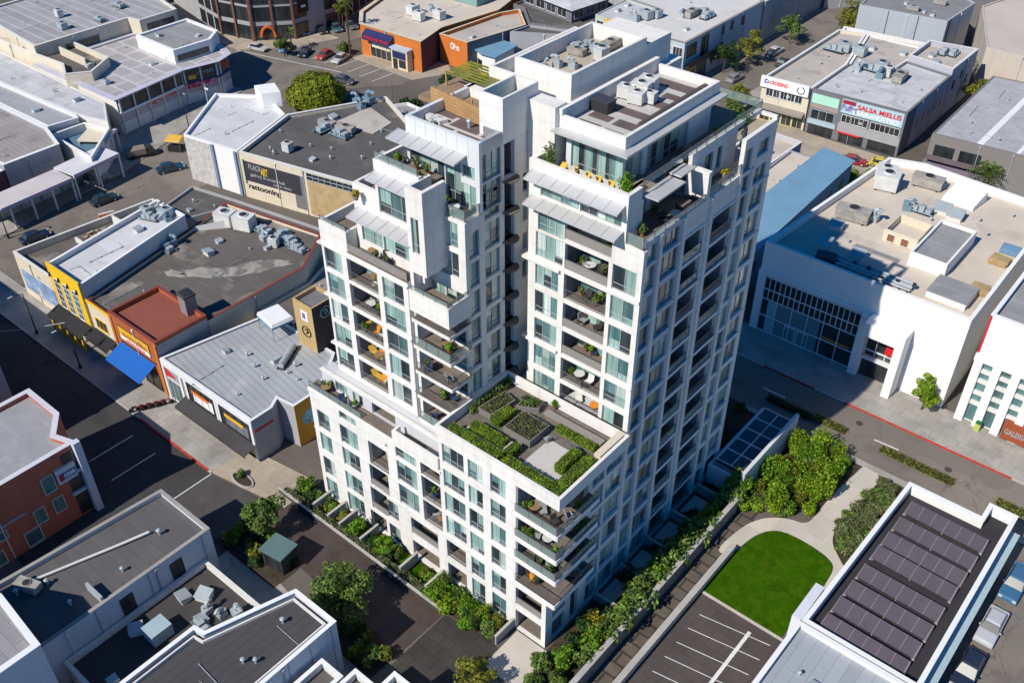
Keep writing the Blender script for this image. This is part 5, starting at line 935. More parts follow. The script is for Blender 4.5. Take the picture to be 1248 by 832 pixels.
t = thing('gable_skylight', 'white ribbed gable skylight on the showroom roof', 'skylight', (-28.6, 130.2, 12.45), R(-6)); m = MB(); m.hexa([(-2.2, -2, 0), (2.2, -2, 0), (2.2, 2, 0), (-2.2, 2, 0), (-2.2, -1.9, .5), (2.2, -1.9, .5), (2.2, 1.9, 1.5), (-2.2, 1.9, 1.5)]); 
for k in range(8): x = -2.1 + .6 * k; m.hexa([(x - .04, -1.9, .5), (x + .04, -1.9, .5), (x + .04, 1.9, 1.5), (x - .04, 1.9, 1.5), (x - .04, -1.9, .57), (x + .04, -1.9, .57), (x + .04, 1.9, 1.57), (x - .04, 1.9, 1.57)])
build(m, 'ribbed_top', PUREW, t, True)
def stack(label, x, y, z, mat, n=4, s=1.6, rz=0):
    t = thing('board_stack', label, 'board stack', (x, y, z), R(rz))
    for k in range(n): m = MB(); m.cbox((random.uniform(-.1, .1), random.uniform(-.1, .1), k * .16), s, s * .75, .13, random.uniform(-.1, .1)); build(m, 'board', mat, t, True)
WOODC = M('weathered_wood', (.42, .30, .15), .85, .2, 1, 6)
stack('stack of tan boards by the right parapet of the showroom', -19.6, 117.5, 12.45, WOODC, 5, 2.2); stack('blue tarped stack beside the tan boards on the showroom roof', -19.3, 121, 12.45, M('blue_tarp', (.16, .28, .42), .6, .2), 4, 2.4); stack('stack of boards in the front right corner of the showroom roof', -19.2, 109.5, 12.45, WOODC, 6, 2.0, 10); stack('light blue crate pile at the back parapet of the showroom', -33.2, 131.6, 12.45, M('pale_blue_crate', (.28, .42, .52), .6, .2), 5, 2.6); stack('dark metal sheets left of the cream enclosure', -36.4, 104.3, 12.45, DARK, 5, 2.4, 20)
t = thing('pipe_bank', 'bank of silver pipes and racks behind the showroom parapet', 'pipes', (-31, 104.4, 12.45)); m = MB()
for k in range(4): m.tube((-5.5, -.4 + .5 * k, .4 + .1 * (k % 2)), (5.5, -.4 + .5 * k, .4 + .1 * (k % 2)), .17, 8)
build(m, 'pipe', UNITM, t, True)
for k in range(12):
    x = -5.3 + .95 * k; build(MB().box(x, -.7, 0, x + .12, 1.3, .25), 'rack', DARK, t, True)
    if k % 2: build(MB().cbox((x + .4, random.uniform(-.3, .8), .55), random.uniform(.3, .7), random.uniform(.3, .5), random.uniform(.15, .5), random.uniform(0, 3)), 'fitting', DARK, t, True)
t = thing('rooftop_cabin', 'low pale roofed cabin at the front right of the showroom roof', 'cabin', (-21.4, 106.8, 12.45)); m = MB(); m.box(-2.4, -2.2, 0, 2.2, 2.0, .9); build(m, 'wall', PUREW, t, True); m = MB(); m.box(-2.5, -2.3, .9, 2.3, 2.1, 1.0); build(m, 'roof', RGREY, t, True)
P = [(-15.9, 102.0), (8, 102.0), (8, 130), (-15.9, 130)]
b = bldg('white_gallery', 'white building with tall narrow windows at the right edge', P, 15.0, PUREW, RGREY, .6, .35, cop=WHITEP)
pl = edge(P, 0)
for k in range(6):
    u = 1.1 + 2.1 * k; m = MB(); pl.box(m, u, u + 1.25, -.04, -.001, .3, 8.8); o = build(m, 'tall_window', GLT, b); m = MB()
    for z in (2.8, 4.3, 6.0, 7.4): pl.box(m, u, u + 1.25, -.35, -.041, z, z + .5)
    build(m, 'sill', OFFW, o)
for k in range(7): m = MB(); u = .1 + 2.1 * k; pl.box(m, u, u + .95, -.7, -.001, 0, 9.0); build(m, 'pier', PUREW, b)
m = MB(); pl.box(m, -.02, 23.9, -.7, -.001, 9.0, 9.8); build(m, 'band', PUREW, b); panel(b, pl, 5.5, 8.6, .4, 2.9, M('rust_sign', (.30, .075, .03), .6, .15), 'sign_panel', .95); text('GALERIA', pl, 5.8, 8.3, 1.2, 2.0, M('grey_letter', (.3, .3, .3)), b, -.96)
m = MB(); pl.box(m, .02, .2, -.2, -.001, 0, 14.9); build(m, 'downpipe', REDP, b); t = thing('litter_bin', 'small yellow green bin in front of the white piers', 'bin', (-12.9, 100.9, .13)); m = MB(); m.box(-.3, -.3, 0, .3, .3, 1.1); build(m, 'body', M('lime_paint', (.45, .5, .12), .6, .1), t, True); m = MB(); m.box(-.33, -.33, 1.1, .33, .33, 1.2); build(m, 'lid', M('dark_green_paint', (.02, .12, .05), .6), t, True)
# ------------------------------------------------------------------ bottom right: solar building
P = [(-15.4, 59.2), (-4.3, 59.2), (-4.3, 84.8), (-7.0, 86.2), (-14.5, 81.9), (-15.0, 64.2)]
P = [(-15.2, 59.2), (-4.3, 59.2), (-4.3, 84.6), (-7.1, 84.6), (-7.1, 82.2), (-14.6, 82.2)]
b = bldg('solar_building', 'low white building whose roof carries rows of dark solar panels', P, 5.0, PUREW, M('gap_shade_roof', (.035, .032, .038), .85, .1, .4, 3), 1.2, .35, cop=WHITEP)  # near-black roof colour puts the shade between the panel rows into the base
m = MB(); m.box(-16.2, 59.2, 0, -15.3, 64.0, 4.9); build(m, 'side_wing', M('pale_blue_coping', (.62, .65, .72), .7, .05), b)
m = MB(); EP((-4.3, 59), (-4.3, 84)).box(m, 0, 25, -.9, -.002, 3.2, 3.4); build(m, 'side_canopy', BLUEW, b); win_parts(b, EP((-4.3, 59.2), (-4.3, 84.6)), [(1 + 3 * k, 3.2 + 3 * k, .6, 2.6) for k in range(8)], glass=GLS)
SOL = M('solar_panel', (.105, .088, .105), .42, .1, .5, 2, spec=.45); SOLF = M('solar_frame', (.30, .27, .28), .5, .1)
def array():
    r = thing('solar_array', 'tilted row of six dark solar panels on the white building', 'solar panel', group='solar panel rows on the low roof')
    for k in range(6):
        m = MB(); x0, x1 = -3.9 + 1.3 * k, -2.64 + 1.3 * k
        m.hexa([(x0, -.9, .3), (x1, -.9, .3), (x1, .8, .70), (x0, .8, .70), (x0, -.9, .35), (x1, -.9, .35), (x1, .8, .75), (x0, .8, .75)], SOL); m.hexa([(x1, -.9, .29), (x1 + .035, -.9, .29), (x1 + .035, .8, .69), (x1, .8, .69), (x1, -.9, .36), (x1 + .035, -.9, .36), (x1 + .035, .8, .76), (x1, .8, .76)], SOLF); build(m, 'panel', SOL, r, True)
    m = MB()
    for x in (-3.8, 0, 3.8): m.box(x - .05, -.85, 0, x + .05, -.75, .32); m.box(x - .05, .65, 0, x + .05, .75, .66); m.box(x - .05, -.749, 0, x + .05, .649, .06)
    for x in (-3.95, 3.93): m.hexa([(x - .12, -1.0, .1), (x + .12, -1.0, .1), (x + .12, .8, .1), (x - .12, .8, .1), (x - .02, -.92, .36), (x + .02, -.92, .36), (x + .02, .8, .76), (x - .02, .8, .76)])
    build(m, 'rack', SOLF, r, True); return r
SA = array()
for k, y in enumerate((61.0, 63.5, 66.0, 68.6, 71.7, 74.0, 76.6, 79.4)): place(SA, (-9.9 + .06 * k, y, 3.82), R(-1.2), ['tilted dark solar row nearest to the light grey roof', 'second dark solar row from the near end', 'third dark solar row from the near end', 'fourth dark solar row from the near end', 'fifth dark solar row, after the wide gap', 'sixth dark solar row, counted from the near end', 'second dark solar row from the street end', 'dark solar row nearest to the street hedges'][k], 'solar panel rows on the low roof')
P = [(-15.6, 30), (-4.2, 30), (-4.2, 58.8), (-15.4, 58.8)]
b = bldg('grey_roof_building', 'low building with a light grey seamed roof below the solar panels', P, 5.2, PUREW, M('light_grey_sheet_roof', (.36, .39, .43), .75, .06, .3, 2, seams=(9, 1.1, .035), seamcol=.7, rot=R(90)), .45, .35, cop=WHITEP)
# glass roofed ramp
t = thing('glass_roof_ramp', 'ramp house with a gridded dark glass roof at the tower corner', 'ramp', (-31, 79.5, 0)); m = MB(); m.box(-29.2, 73.2, 0, -28.8, 85.8, 3.8); m.box(-33.2, 73.2, 0, -32.9, 85.4, 2.6); m.box(-32.9, 73.2, 0, -29.2, 73.5, 2.6); build(m, 'wall', M('pale_wall', (.6, .6, .61), .85, .05), t); m = MB(); m.hexa([(-32.9, 74.5, 2.6), (-29.25, 74.5, 2.6), (-29.25, 85.4, 2.6), (-32.9, 85.4, 2.6), (-32.9, 74.5, 2.68), (-29.25, 74.5, 2.68), (-29.25, 85.4, 2.68), (-32.9, 85.4, 2.68)]); build(m, 'glass_roof', GLD, t); m = MB()
for k in range(6): y = 74.5 + 2.18 * k; m.box(-32.9, y - .05, 2.684, -29.25, y + .05, 2.78)
for x in (-32.9, -31.1, -29.35): m.box(x, 74.56, 2.684, x + .1, 85.34, 2.77) if x != -31.1 else [m.box(x, 74.56 + 2.18 * k, 2.685, x + .1, 76.63 + 2.18 * k, 2.77) for k in range(5)]
build(m, 'glazing_bar', FRAMEW, t); m = MB(); m.prism([(-32.9, 73.5), (-29.2, 73.5), (-29.2, 74.4), (-32.9, 74.4)], .1, 2.4); build(m, 'ramp_mouth', M('ramp_grey', (.25, .24, .25), .8, .1), t)
# garden walls
def wallth(name, label, pts, z, th, mat, cat='wall', z0=0):
    r = thing(name, label, cat, (pts[0][0], pts[0][1], z0)); m = MB()
    for a, b_ in zip(pts, pts[1:]): EP(a, b_).box(m, 0, (Vector(b_) - Vector(a)).length, 0, th, z0, z)
    build(m, 'wall', mat, r); c_ = MB()
    for a, b_ in zip(pts, pts[1:]): EP(a, b_).box(c_, -.04, (Vector(b_) - Vector(a)).length + .04, -.05, th + .05, z + .003, z + .09)
    build(c_, 'coping', KERB, r); return r
wallth('garden_wall', 'tall grey garden wall along the shaded beds on the right of the tower', [(-28.2, 40), (-28.2, 71.5)], 1.9, .45, M('grey_garden_wall', (.25, .24, .22), .9, .12, .5, 3, streak=.2))
wallth('white_beam_wall', 'low cream wall between the paver lane and the brown parking deck', [(-25.5, 30), (-25.5, 66.2)], 1.0, .5, M('cream_wall', (.6, .54, .45), .85, .06))
wallth('walk_wall', 'dark low wall along the hedge beside the paved walk', [(-43.4, 41.25), (-68.3, 41.55)], .7, .2, M('dark_wall', (.06, .055, .05), .9, .2))
DIV = M('patio_divider', (.30, .31, .33), .85, .08)
for k, (x, lb) in enumerate([(-63.0, 'garden divider wall nearest to the far end of the tower front'), (-60.6, 'garden divider wall beside the yellow flowers'), (-58.8, 'garden divider wall left of the first small lawn'), (-55.6, 'garden divider wall between two small lawns'), (-49.8, 'garden divider wall left of the square lawn'), (-46.2, 'pale garden divider wall beside the white steps'), (-37.1, 'dark garden divider wall at the tower corner')]): 
    wallth('garden_divider', lb, [(x, 41.9), (x, 44.45)], 1.3, .18, DIV if x != -46.2 else OFFW)['group'] = 'garden divider walls before the tower'
for y, lb in ((52, 'patio wall nearest to the tower corner in the shade'), (56.5, 'patio wall in the shade second from the corner'), (61.2, 'patio wall with a pale step in the shade'), (66, 'patio wall in the shade beside the ramp beds'), (71, 'patio wall in the shade nearest to the ramp')): wallth('patio_wall', lb, [(-33.2, y), (-30.4, y)], 1.2, .2, DIV)['group'] = 'patio walls on the shaded side'
for x, y, w_, d_ in ((-32.2, 54.3, 1.6, 2.6), (-32.2, 58.9, 1.6, 3.0), (-32.2, 64, 1.6, 3.0), (-32, 69, 1.8, 3)): slab('patio', rect(x - w_ / 2, y - d_ / 2, x + w_ / 2, y + d_ / 2), .12, CONCL)
# ------------------------------------------------------------------ bottom left
P = [(-74.4, 8.0), (-64.3, 8.0), (-64.3, 30.6), (-72.4, 30.6)]
b = bldg('grey_roof_house', 'white walled house with a long dark grey felt roof at the lower left', P, 6.4, M('blue_white_wall', (.55, .58, .64), .85, .06, .3, 3, streak=.15), M('mid_grey_felt', (.115, .108, .108), .92, .1, .3, 3, seams=(9, .9, .03), seamcol=.72), .45, .3, cop=M('grey_coping', (.32, .30, .28), .8, .12))
e = edge(P, 1); win_parts(b, e, [(12.4, 13.6, 3.4, 5.4), (17.8, 19.0, 3.4, 5.4)], frame=DFRAME, glass=GLS, mull=1); m = MB()
for u in (10, 15.5, 21.5): e.box(m, u, u + .1, -.08, -.001, 2.4, 6.2)
build(m, 'downpipe', GREYW, b); m = MB(); m.box(-67.2, 19.0, 5.96, -64.65, 19.25, 6.9); build(m, 'roof_upstand', UNITM, b)
t = thing('roof_pipe_run', 'long pale pipe lying across the grey felt roof', 'pipe', (-70, 22, 5.96)); m = MB(); m.path([(-2.0, -6, .2), (.6, 2, .25), (1.4, 4.6, .3)], .14, 8); build(m, 'pipe', OFFW, t, True); m = MB(); m.tube((-2.0, -6.4, 0), (-2.0, -6.4, .7), .28, 10); build(m, 'flue', UNITM, t, True)
P = [(-64.1, 14), (-54.6, 14), (-54.6, 24.4), (-55.6, 29.2), (-64.1, 29.2)]
b = bldg('sunken_roof_house', 'low house with a cluttered sunken dark roof between two taller roofs', P, 3.2, OFFW, M('black_felt', (.06, .055, .055), .92, .15, .4, 3), .6, .3, cop=OFFW); m = MB(); m.box(-61.4, 20.3, 2.6, -59.6, 22.4, 4.0); build(m, 'roof_box', BLUEW, b)
P = [(-55.4, 10.0), (-46.2, 10.0), (-46.2, 30.9), (-51.6, 30.9), (-54.2, 22.8), (-55.4, 22.6)]
b = bldg('ribbed_roof_house', 'white walled house with a dark grey ribbed roof and double white coping at the bottom', P, 7.2, M('blue_white_wall', (.55, .58, .64)), M('dark_ribbed_felt', (.066, .063, .067), .9, .12, .3, 3, stripes=('X', .9, .3), rot=R(0)), .5, .3, cop=WHITEP)
m = MB(); Pq = inset(P, .62); ring(m, Pq, inset(Pq, .16), 6.6, 7.0); build(m, 'inner_coping', OFFW, b); e = edge(P, 1); m = MB()
for k in range(9): e.box(m, 1 + 2.4 * k, 1.07 + 2.4 * k, -.04, -.001, 0, 7.1)
build(m, 'wall_seam', GREYW, b)
P = [(-74, -6), (-60.6, -6), (-60.6, 12.2), (-67.9, 12.7), (-74, 9.5)]
b = bldg('corner_grey_house', 'house with a light grey roof in the bottom left corner', P, 11.0, M('blue_white_wall', (.55, .58, .64)), M('light_felt', (.30, .29, .30), .9, .08, .3, 3, seams=(5, .9, .03)), .4, .5, cop=WHITEP)
for P, lb in (([(-45.6, 18), (-42.9, 18), (-42.9, 28.4), (-45.6, 28.4)], 'narrow white parapet house left at the bottom edge'), ([(-42.6, 20), (-40.0, 20), (-40.0, 29.6), (-42.6, 29.6)], 'narrow white parapet house in the middle of the bottom edge'), ([(-39.8, 20), (-35.4, 20), (-35.4, 31.6), (-39.8, 31.6)], 'white parapet house right at the bottom edge')): bldg('parapet_house', lb, P, 5.0, OFFW, RDARK, .8, .3, cop=WHITEP)
P = [(-93.4, 2), (-82.0, 2), (-82.0, 28.8), (-84.4, 26.8), (-87.2, 28.8), (-93.4, 28.8)]
P = [(-93.4, 2), (-81.9, 2), (-81.9, 27.6), (-84.4, 26.8), (-87.2, 28.8), (-93.4, 28.8)]
b = bldg('brick_building', 'red brick building with a pale roof, cream window surrounds and a white corner pier', P, 9.5, BRICK, M('pale_tile_roof', (.33, .33, .345), .88, .07, .3, 3, seams=(1.4, .6, .02), seamcol=.85), .5, .5, cop=M('lilac_white', (.58, .57, .62), .8, .06))
e = edge(P, 1); L = elen(P, 1); win_parts(b, e, [(21.0, 22.2, 5.4, 7.4), (21.3, 22.4, 2.4, 4.2), (19.2, 20.3, 2.4, 4.2), (15.4, 16.2, 3.2, 4.2), (14, 15.2, .3, 2.0), (17.6, 19.2, .3, 2.2)], frame=CREAM, glass=GLT, mull=1, prot=.14)
m = MB(); e.box(m, 0, 18.6, -.12, -.001, 4.6, 4.85); build(m, 'band', M('grey_band', (.36, .35, .38), .8, .1), b); m = MB(); e.box(m, 23.6, 25.6, -.06, -.001, .3, 8.9); build(m, 'corner_glass', GLS, b); m = MB(); e.box(m, 25.0, 25.75, -.75, -.07, 0, 9.9); e.box(m, 23.4, 25.0, -.4, -.07, 6.0, 6.3); e.box(m, 23.4, 25.0, -.4, -.07, 3.4, 3.7); build(m, 'corner_pier', M('blue_white_wall', (.55, .58, .64)), b)
panel(b, e, 22.5, 24.6, 5.7, 7.6, OFFW, 'sign_panel', .35); m = MB(); e.box(m, 22.7, 24.5, -.4, -.351, 6.2, 7.0); build(m, 'sign_strip', BLUEP, b); m = MB(); e.box(m, 22.7, 23.1, -.43, -.401, 6.1, 6.9); build(m, 'sign_mark', REDP, b); text('casa', e, 23.2, 24.4, 6.35, 6.85, WHITEP, b, -.405)
b = simple('added_shade_block', 'grey neighbour building added mostly out of view to shade the shop street', [(-150, -10), (-98, -10), (-98, 28.3), (-150, 28.3)], 12.9, GREYW, RDARK)  # neighbour block, mostly unseen, added to cast the shade on the left street
t = thing('kiosk', 'small dark green roofed kiosk in the planting bed beside the walk', 'kiosk', (-60.4, 35.2, 0), R(8)); m = MB(); m.box(-1.3, -1.1, 0, 1.3, 1.1, 2.4); build(m, 'body', M('kiosk_dark', (.03, .04, .045), .6, .15), t, True); m = MB(); m.box(-1.5, -1.3, 2.4, 1.5, 1.3, 2.55); build(m, 'roof', M('kiosk_green_roof', (.10, .17, .17), .6, .1), t, True); m = MB(); m.box(-1.0, -1.13, .3, 1.0, -1.1, 1.9); build(m, 'window', GLS, t, True)
# ------------------------------------------------------------------ plants
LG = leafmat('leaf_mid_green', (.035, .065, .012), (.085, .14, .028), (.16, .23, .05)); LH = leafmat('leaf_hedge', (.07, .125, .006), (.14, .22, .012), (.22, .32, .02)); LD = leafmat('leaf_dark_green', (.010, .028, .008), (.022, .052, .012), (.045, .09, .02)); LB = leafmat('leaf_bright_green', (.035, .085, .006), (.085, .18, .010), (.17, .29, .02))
LY = leafmat('leaf_yellow_green', (.06, .075, .010), (.13, .145, .018), (.24, .23, .03)); LO = leafmat('leaf_olive', (.05, .065, .025), (.10, .12, .045), (.17, .19, .08)); LF = leafmat('leaf_flower_yellow', (.05, .09, .01), (.22, .20, .01), (.50, .34, .02)); LBT = leafmat('leaf_box_ball', (.09, .12, .006), (.145, .175, .010), (.21, .24, .018))
BARK = M('bark', (.10, .075, .05), .95, .3, 2, 8); TWIG = M('twig_core', (.018, .026, .010), 1., .3, 2, 6)
def crown(mb, lobes, n, size, shell=.55):
    tot = sum(r[3] * r[4] for r in lobes)
    for (x, y, z, rx, rz) in lobes:
        for _ in range(int(n * rx * rz / tot)):
            d = Vector((random.gauss(0, 1), random.gauss(0, 1), random.gauss(0, 1))).normalized(); k = shell + (1 - shell) * random.random() ** .6
            k *= 1 + .16 * math.sin(5 * d.x + 3 * d.z + x) * math.cos(4 * d.y + y)
            p = Vector((x + d.x * rx * k, y + d.y * rx * k, z + d.z * rz * k)); nn = (d + Vector((random.gauss(0, .5), random.gauss(0, .5), random.gauss(.25, .5)))).normalized()
            mb.leaf(p, nn, size * random.uniform(.7, 1.35))
def tree(name, label, x, y, h, r, mat, n=1600, leaf=.2, nl=11, trunk=.16, group=None, flat=.8, z0=0., low=.35):
    t = thing(name, label, 'tree', (x, y, z0), group=group); m = MB(); m.tube((0, 0, 0), (random.uniform(-.15, .15), .1, h * .5), trunk, 8, None, trunk * .7); L = []
    for k in range(nl):
        a = 2.4 * k + random.uniform(-.5, .5); rr = r * random.uniform(.62, .86) * math.sqrt((k + .4) / nl); zz = h * (low + (.97 - low) * random.uniform(.25, 1) * (1 - .35 * (rr / r))) - r * .25
        q = (rr * math.cos(a), rr * math.sin(a), zz); L.append((*q, r * random.uniform(.24, .44), r * random.uniform(.22, .4) * flat))
        m.tube((0, 0, h * .38), (q[0] * .8, q[1] * .8, q[2]), trunk * .45, 5, None, trunk * .14)
    build(m, 'trunk', BARK, t, True); c = MB(); crown(c, L, n, leaf); build(c, 'crown', mat, t, True); return t
def shrub(name, label, cat, x, y, r, h, mat, n=420, leaf=.13, group=None, z0=0., spiky=False):
    t = thing(name, label, cat, (x, y, z0), group=group); m = MB(); L = []
    for k in range(6):
        a = k * 1.05 + random.random(); q = r * .5 * (k > 0); L.append((q * math.cos(a), q * math.sin(a), h * random.uniform(.4, .72), r * random.uniform(.42, .6), h * random.uniform(.3, .42)))
        m.tube((0, 0, 0), (q * math.cos(a), q * math.sin(a), h * .5), .03, 4, None, .012)
    build(m, 'stem', BARK, t, True); c = MB()
    if spiky:
        for _ in range(n // 3):
            a = random.uniform(0, 6.28); q = r * math.sqrt(random.random()) * .9; x0, y0 = q * math.cos(a), q * math.sin(a); hh = h * random.uniform(.55, 1.25) * (1.1 - .5 * q / r); d = Vector((math.cos(a) * .25 * q / r, math.sin(a) * .25 * q / r, 1)).normalized()
            for j in range(4): p = Vector((x0, y0, 0)) + d * hh * (.35 + .65 * j / 3); c.leaf(p + Vector((random.gauss(0, .06), random.gauss(0, .06), 0)), Vector((random.gauss(0, 1), random.gauss(0, 1), random.gauss(.5, .7))).normalized(), leaf * random.uniform(.8, 1.4))
    else: crown(c, L, n, leaf)
    build(c, 'foliage', mat, t, True); return t
def hedge(name, label, x0, y0, x1, y1, z0, h, mat, leaf=.085, dens=75, cat='hedge', group=None, loose=.05):
    t = thing(name, label, cat, ((x0 + x1) / 2, (y0 + y1) / 2, z0), group=group); k = leaf * .9; m = MB(); m.box(x0 + k, y0 + k, z0, x1 - k, y1 - k, z0 + h - k); build(m, 'twigs', TWIG, t); c = MB(); X, Y = x1 - x0, y1 - y0
    for (A, f) in ((X * Y, 't'), (X * h, 'f'), (X * h, 'b'), (Y * h, 'l'), (Y * h, 'r')):
        for _ in range(int(A * dens)):
            a, b_ = random.random(), random.random(); j = random.gauss(0, loose)
            p, n_ = {'t': ((x0 + a * X, y0 + b_ * Y, z0 + h + j), (0, 0, 1)), 'f': ((x0 + a * X, y0 - j, z0 + b_ * h), (0, -1, 0)), 'b': ((x0 + a * X, y1 + j, z0 + b_ * h), (0, 1, 0)), 'l': ((x0 - j, y0 + a * Y, z0 + b_ * h), (-1, 0, 0)), 'r': ((x1 + j, y0 + a * Y, z0 + b_ * h), (1, 0, 0))}[f]
            c.leaf(Vector(p), (Vector(n_) + Vector((random.gauss(0, .55), random.gauss(0, .55), random.gauss(.2, .5)))).normalized(), leaf * random.uniform(.7, 1.3))
    build(c, 'foliage', mat, t); return t
# trees
tree('broadleaf_tree', 'round green tree in the bed at the far end of the paved walk', -64.3, 36.6, 6.0, 2.5, LG, 3000, .16, 13)
tree('broadleaf_tree', 'large dense green tree overhanging the paved walk before the tower', -51.0, 35.2, 6.6, 3.2, LG, 4600, .16, 17)
tree('broadleaf_tree', 'bright yellow green tree at the bottom edge by the dark court', -35.6, 37.3, 3.8, 1.9, LY, 1700, .14, 10)
t = tree('clipped_tree', 'big smooth clipped green dome tree behind the dark roof hall', -140.5, 110.2, 6.6, 5.0, LBT, 900, .2, 6); c = MB()
for _ in range(5200):
    d_ = Vector((random.gauss(0, 1), random.gauss(0, 1), abs(random.gauss(0, 1)))).normalized(); k = 1 + .03 * random.gauss(0, 1) + .07 * math.sin(7 * d_.x + 4 * d_.y) * math.cos(6 * d_.y + 3 * d_.z) + .05 * math.sin(15 * d_.x) * math.sin(13 * d_.y + 9 * d_.z); c.leaf(Vector((d_.x * 5.4 * k, d_.y * 5.4 * k, 2.0 + d_.z * 4.6 * k)), (d_ + Vector((random.gauss(0, .35), random.gauss(0, .35), random.gauss(0, .35)))).normalized(), .24 * random.uniform(.7, 1.3))
c.blob((0, 0, 2.0), 4.7, 4.7, 3.9, 18, 10, 0, TWIG); build(c, 'dome', LBT, t, True)
for x, y, h, r, lb, mt in ((-87.4, 197.5, 6.5, 2.6, 'palm like tree beside the far end of the side street', LG), (-88.4, 181.5, 7.5, 2.4, 'tall yellow green street tree beside the office block', LY), (-90.4, 174.5, 7, 3.0, 'dark street tree against the side wall of the office block', LD), (-78.8, 160.2, 6.0, 2.2, 'yellow street tree at the corner of the cream building', LY), (-77.6, 155.5, 4.5, 2.0, 'dark green low tree below the cream building', LG), (-80.2, 212, 8, 2.3, 'columnar yellow green tree at the top of the side street', LY), (-78.4, 205.5, 7.0, 2.4, 'yellow green tree beside the panelled warehouse', LY), (-52, 199.2, 7.5, 2.9, 'ragged yellow green tree between the warehouse and the beige hall', LY), (-45.6, 191.8, 6.0, 2.4, 'yellow green shrub like tree beside the stepped block', LY), (-124.0, 119, 5.0, 1.8, 'dark green tree behind the tower roof terrace', LD), (-125.5, 131, 4.5, 2.0, 'dark street tree beside the orange wall', LD), (-120.5, 126, 4.0, 2.2, 'yellow green tree in the patio garden behind the tower', LY), (-165.3, 122.6, 4.4, 1.5, 'spiky green street tree before the glass fronted block', LG), (-224, 96, 6, 3.4, 'yellow green tree at the top left corner', LY), (-168.0, 141.6, 7.5, 1.6, 'yellow palm topped tree beside the parked motorcycles', LY), (-156.5, 131.6, 2.6, 1.3, 'small green tree at the corner of the orange store', LG), (-152.9, 96.6, 3.2, 1.5, 'yellow flowering shrub at the end of the market lane', LY)): tree('street_tree', lb, x, y, h * 1.1, r * 1.25, mt, 1700, .2, 13, .14)
tree('street_tree', 'narrow bright green tree against the white showroom wall', -19.3, 100.2, 6.6, 1.75, LH, 3600, .14, 26, .1, low=.1)
# palms
def palm(label, x, y, h, nf=22, fl=2.2, mat=LG):
    t = thing('palm_tree', label, 'palm', (x, y, 0)); m = MB(); m.tube((0, 0, 0), (.1, .05, h), .2, 8, None, .15); build(m, 'trunk', BARK, t, True); c = MB()
    for k in range(nf):
        a = 2.4 * k; el = random.uniform(-.25, 1.15); p = Vector((.1, .05, h)); d_ = Vector((math.cos(a) * math.cos(el), math.sin(a) * math.cos(el), math.sin(el))); s = d_.cross(Vector((0, 0, 1))).normalized() if abs(d_.z) < .98 else Vector((1, 0, 0))
        for j in range(9):
            q = p + d_ * fl * j / 8 + Vector((0, 0, -fl * .45 * (j / 8) ** 2)); w_ = .42 * math.sin(math.pi * (j + 1) / 10) * fl * .42
            for sg in (-1, 1): c.poly([q, q + s * sg * w_ + d_ * .28 + Vector((0, 0, -.16)), q + d_ * .2])
    build(c, 'fronds', mat, t, True)
palm('fan palm in front of the grey block store', -32.4, 157.0, 4.6, 60, 2.9, LG); palm('tall thin palm beside the orange corner store', -154.8, 131.6, 11.5, 20, 1.6); palm('palm before the glass fronted corner block', -166.8, 125.8, 4.0, 18, 1.8)
# shrub bed behind the lawn: about forty bushy shrubs of two kinds
sb = [shrub('leafy_shrub', 'bright green upright shrub of the dense bed behind the lawn', 'shrub', -24, 80, r_, h_ , m_, n_, .125, 'shrubs of the bed behind the lawn', 0, True) for r_, h_, m_, n_ in ((.62, 2.2, LB, 900), (.5, 1.5, LH, 640), (.66, 2.8, LH, 1100), (.6, 1.2, LG, 640), (.5, 1.9, LY, 560), (.55, 2.1, LB, 800))]
SBP = [(-28.4, 73.6), (-29.0, 78), (-32, 87), (-21.7, 77), (-21.9, 85.5), (-22.4, 74.9), (-25.4, 73.4), (-27.4, 72.4)]
BED = [(-28.3, 72.0), (-26.6, 72.2), (-25.6, 73.4), (-23.6, 74.6), (-22.0, 75.4), (-22.0, 85.8), (-28.2, 86.0)]
def fillbed(protos, P, step, jit, zr, sc=(.75, 1.2)):
    xs = [p[0] for p in P]; ys = [p[1] for p in P]; y = min(ys) + step * .4; first = True
    while y < max(ys):
        x = min(xs) + step * .4
        while x < max(xs):
            px, py = x + random.uniform(-jit, jit), y + random.uniform(-jit, jit)
            if inpoly(px, py, P): place(random.choice(protos), (px, py, zr), random.uniform(0, 6.28), None, None, random.uniform(*sc))
            x += step
        y += step
fillbed(sb, BED, 1.3, .5, .02, (.7, 1.3))
so_ = [shrub('olive_shrub', 'low olive green shrub of the oval bed beside the solar building', 'shrub', -17, 78, .9, .95, m_, 420, .12, 'shrubs of the oval bed') for m_ in (LO, LO, LG)]
fillbed(so_, [(-18.6, 76.0), (-16.6, 72.9), (-15.3, 72.4), (-15.3, 86), (-17.8, 86), (-18.3, 81), (-18.7, 78.5)], .95, .25, .02, (.7, 1.25))
dr = shrub('dry_shrub', 'pale olive dry shrub at the lawn corner of the shrub bed', 'shrub', -26.6, 73.6, 1.3, 1.5, LO, 620, .13)
shrub('flowering_shrub', 'small pink flowering shrub beside the white coping of the solar building', 'shrub', -15.6, 77.5, .5, .8, leafmat('leaf_pink', (.08, .05, .03), (.3, .03, .09), (.55, .06, .16)), 120, .1)
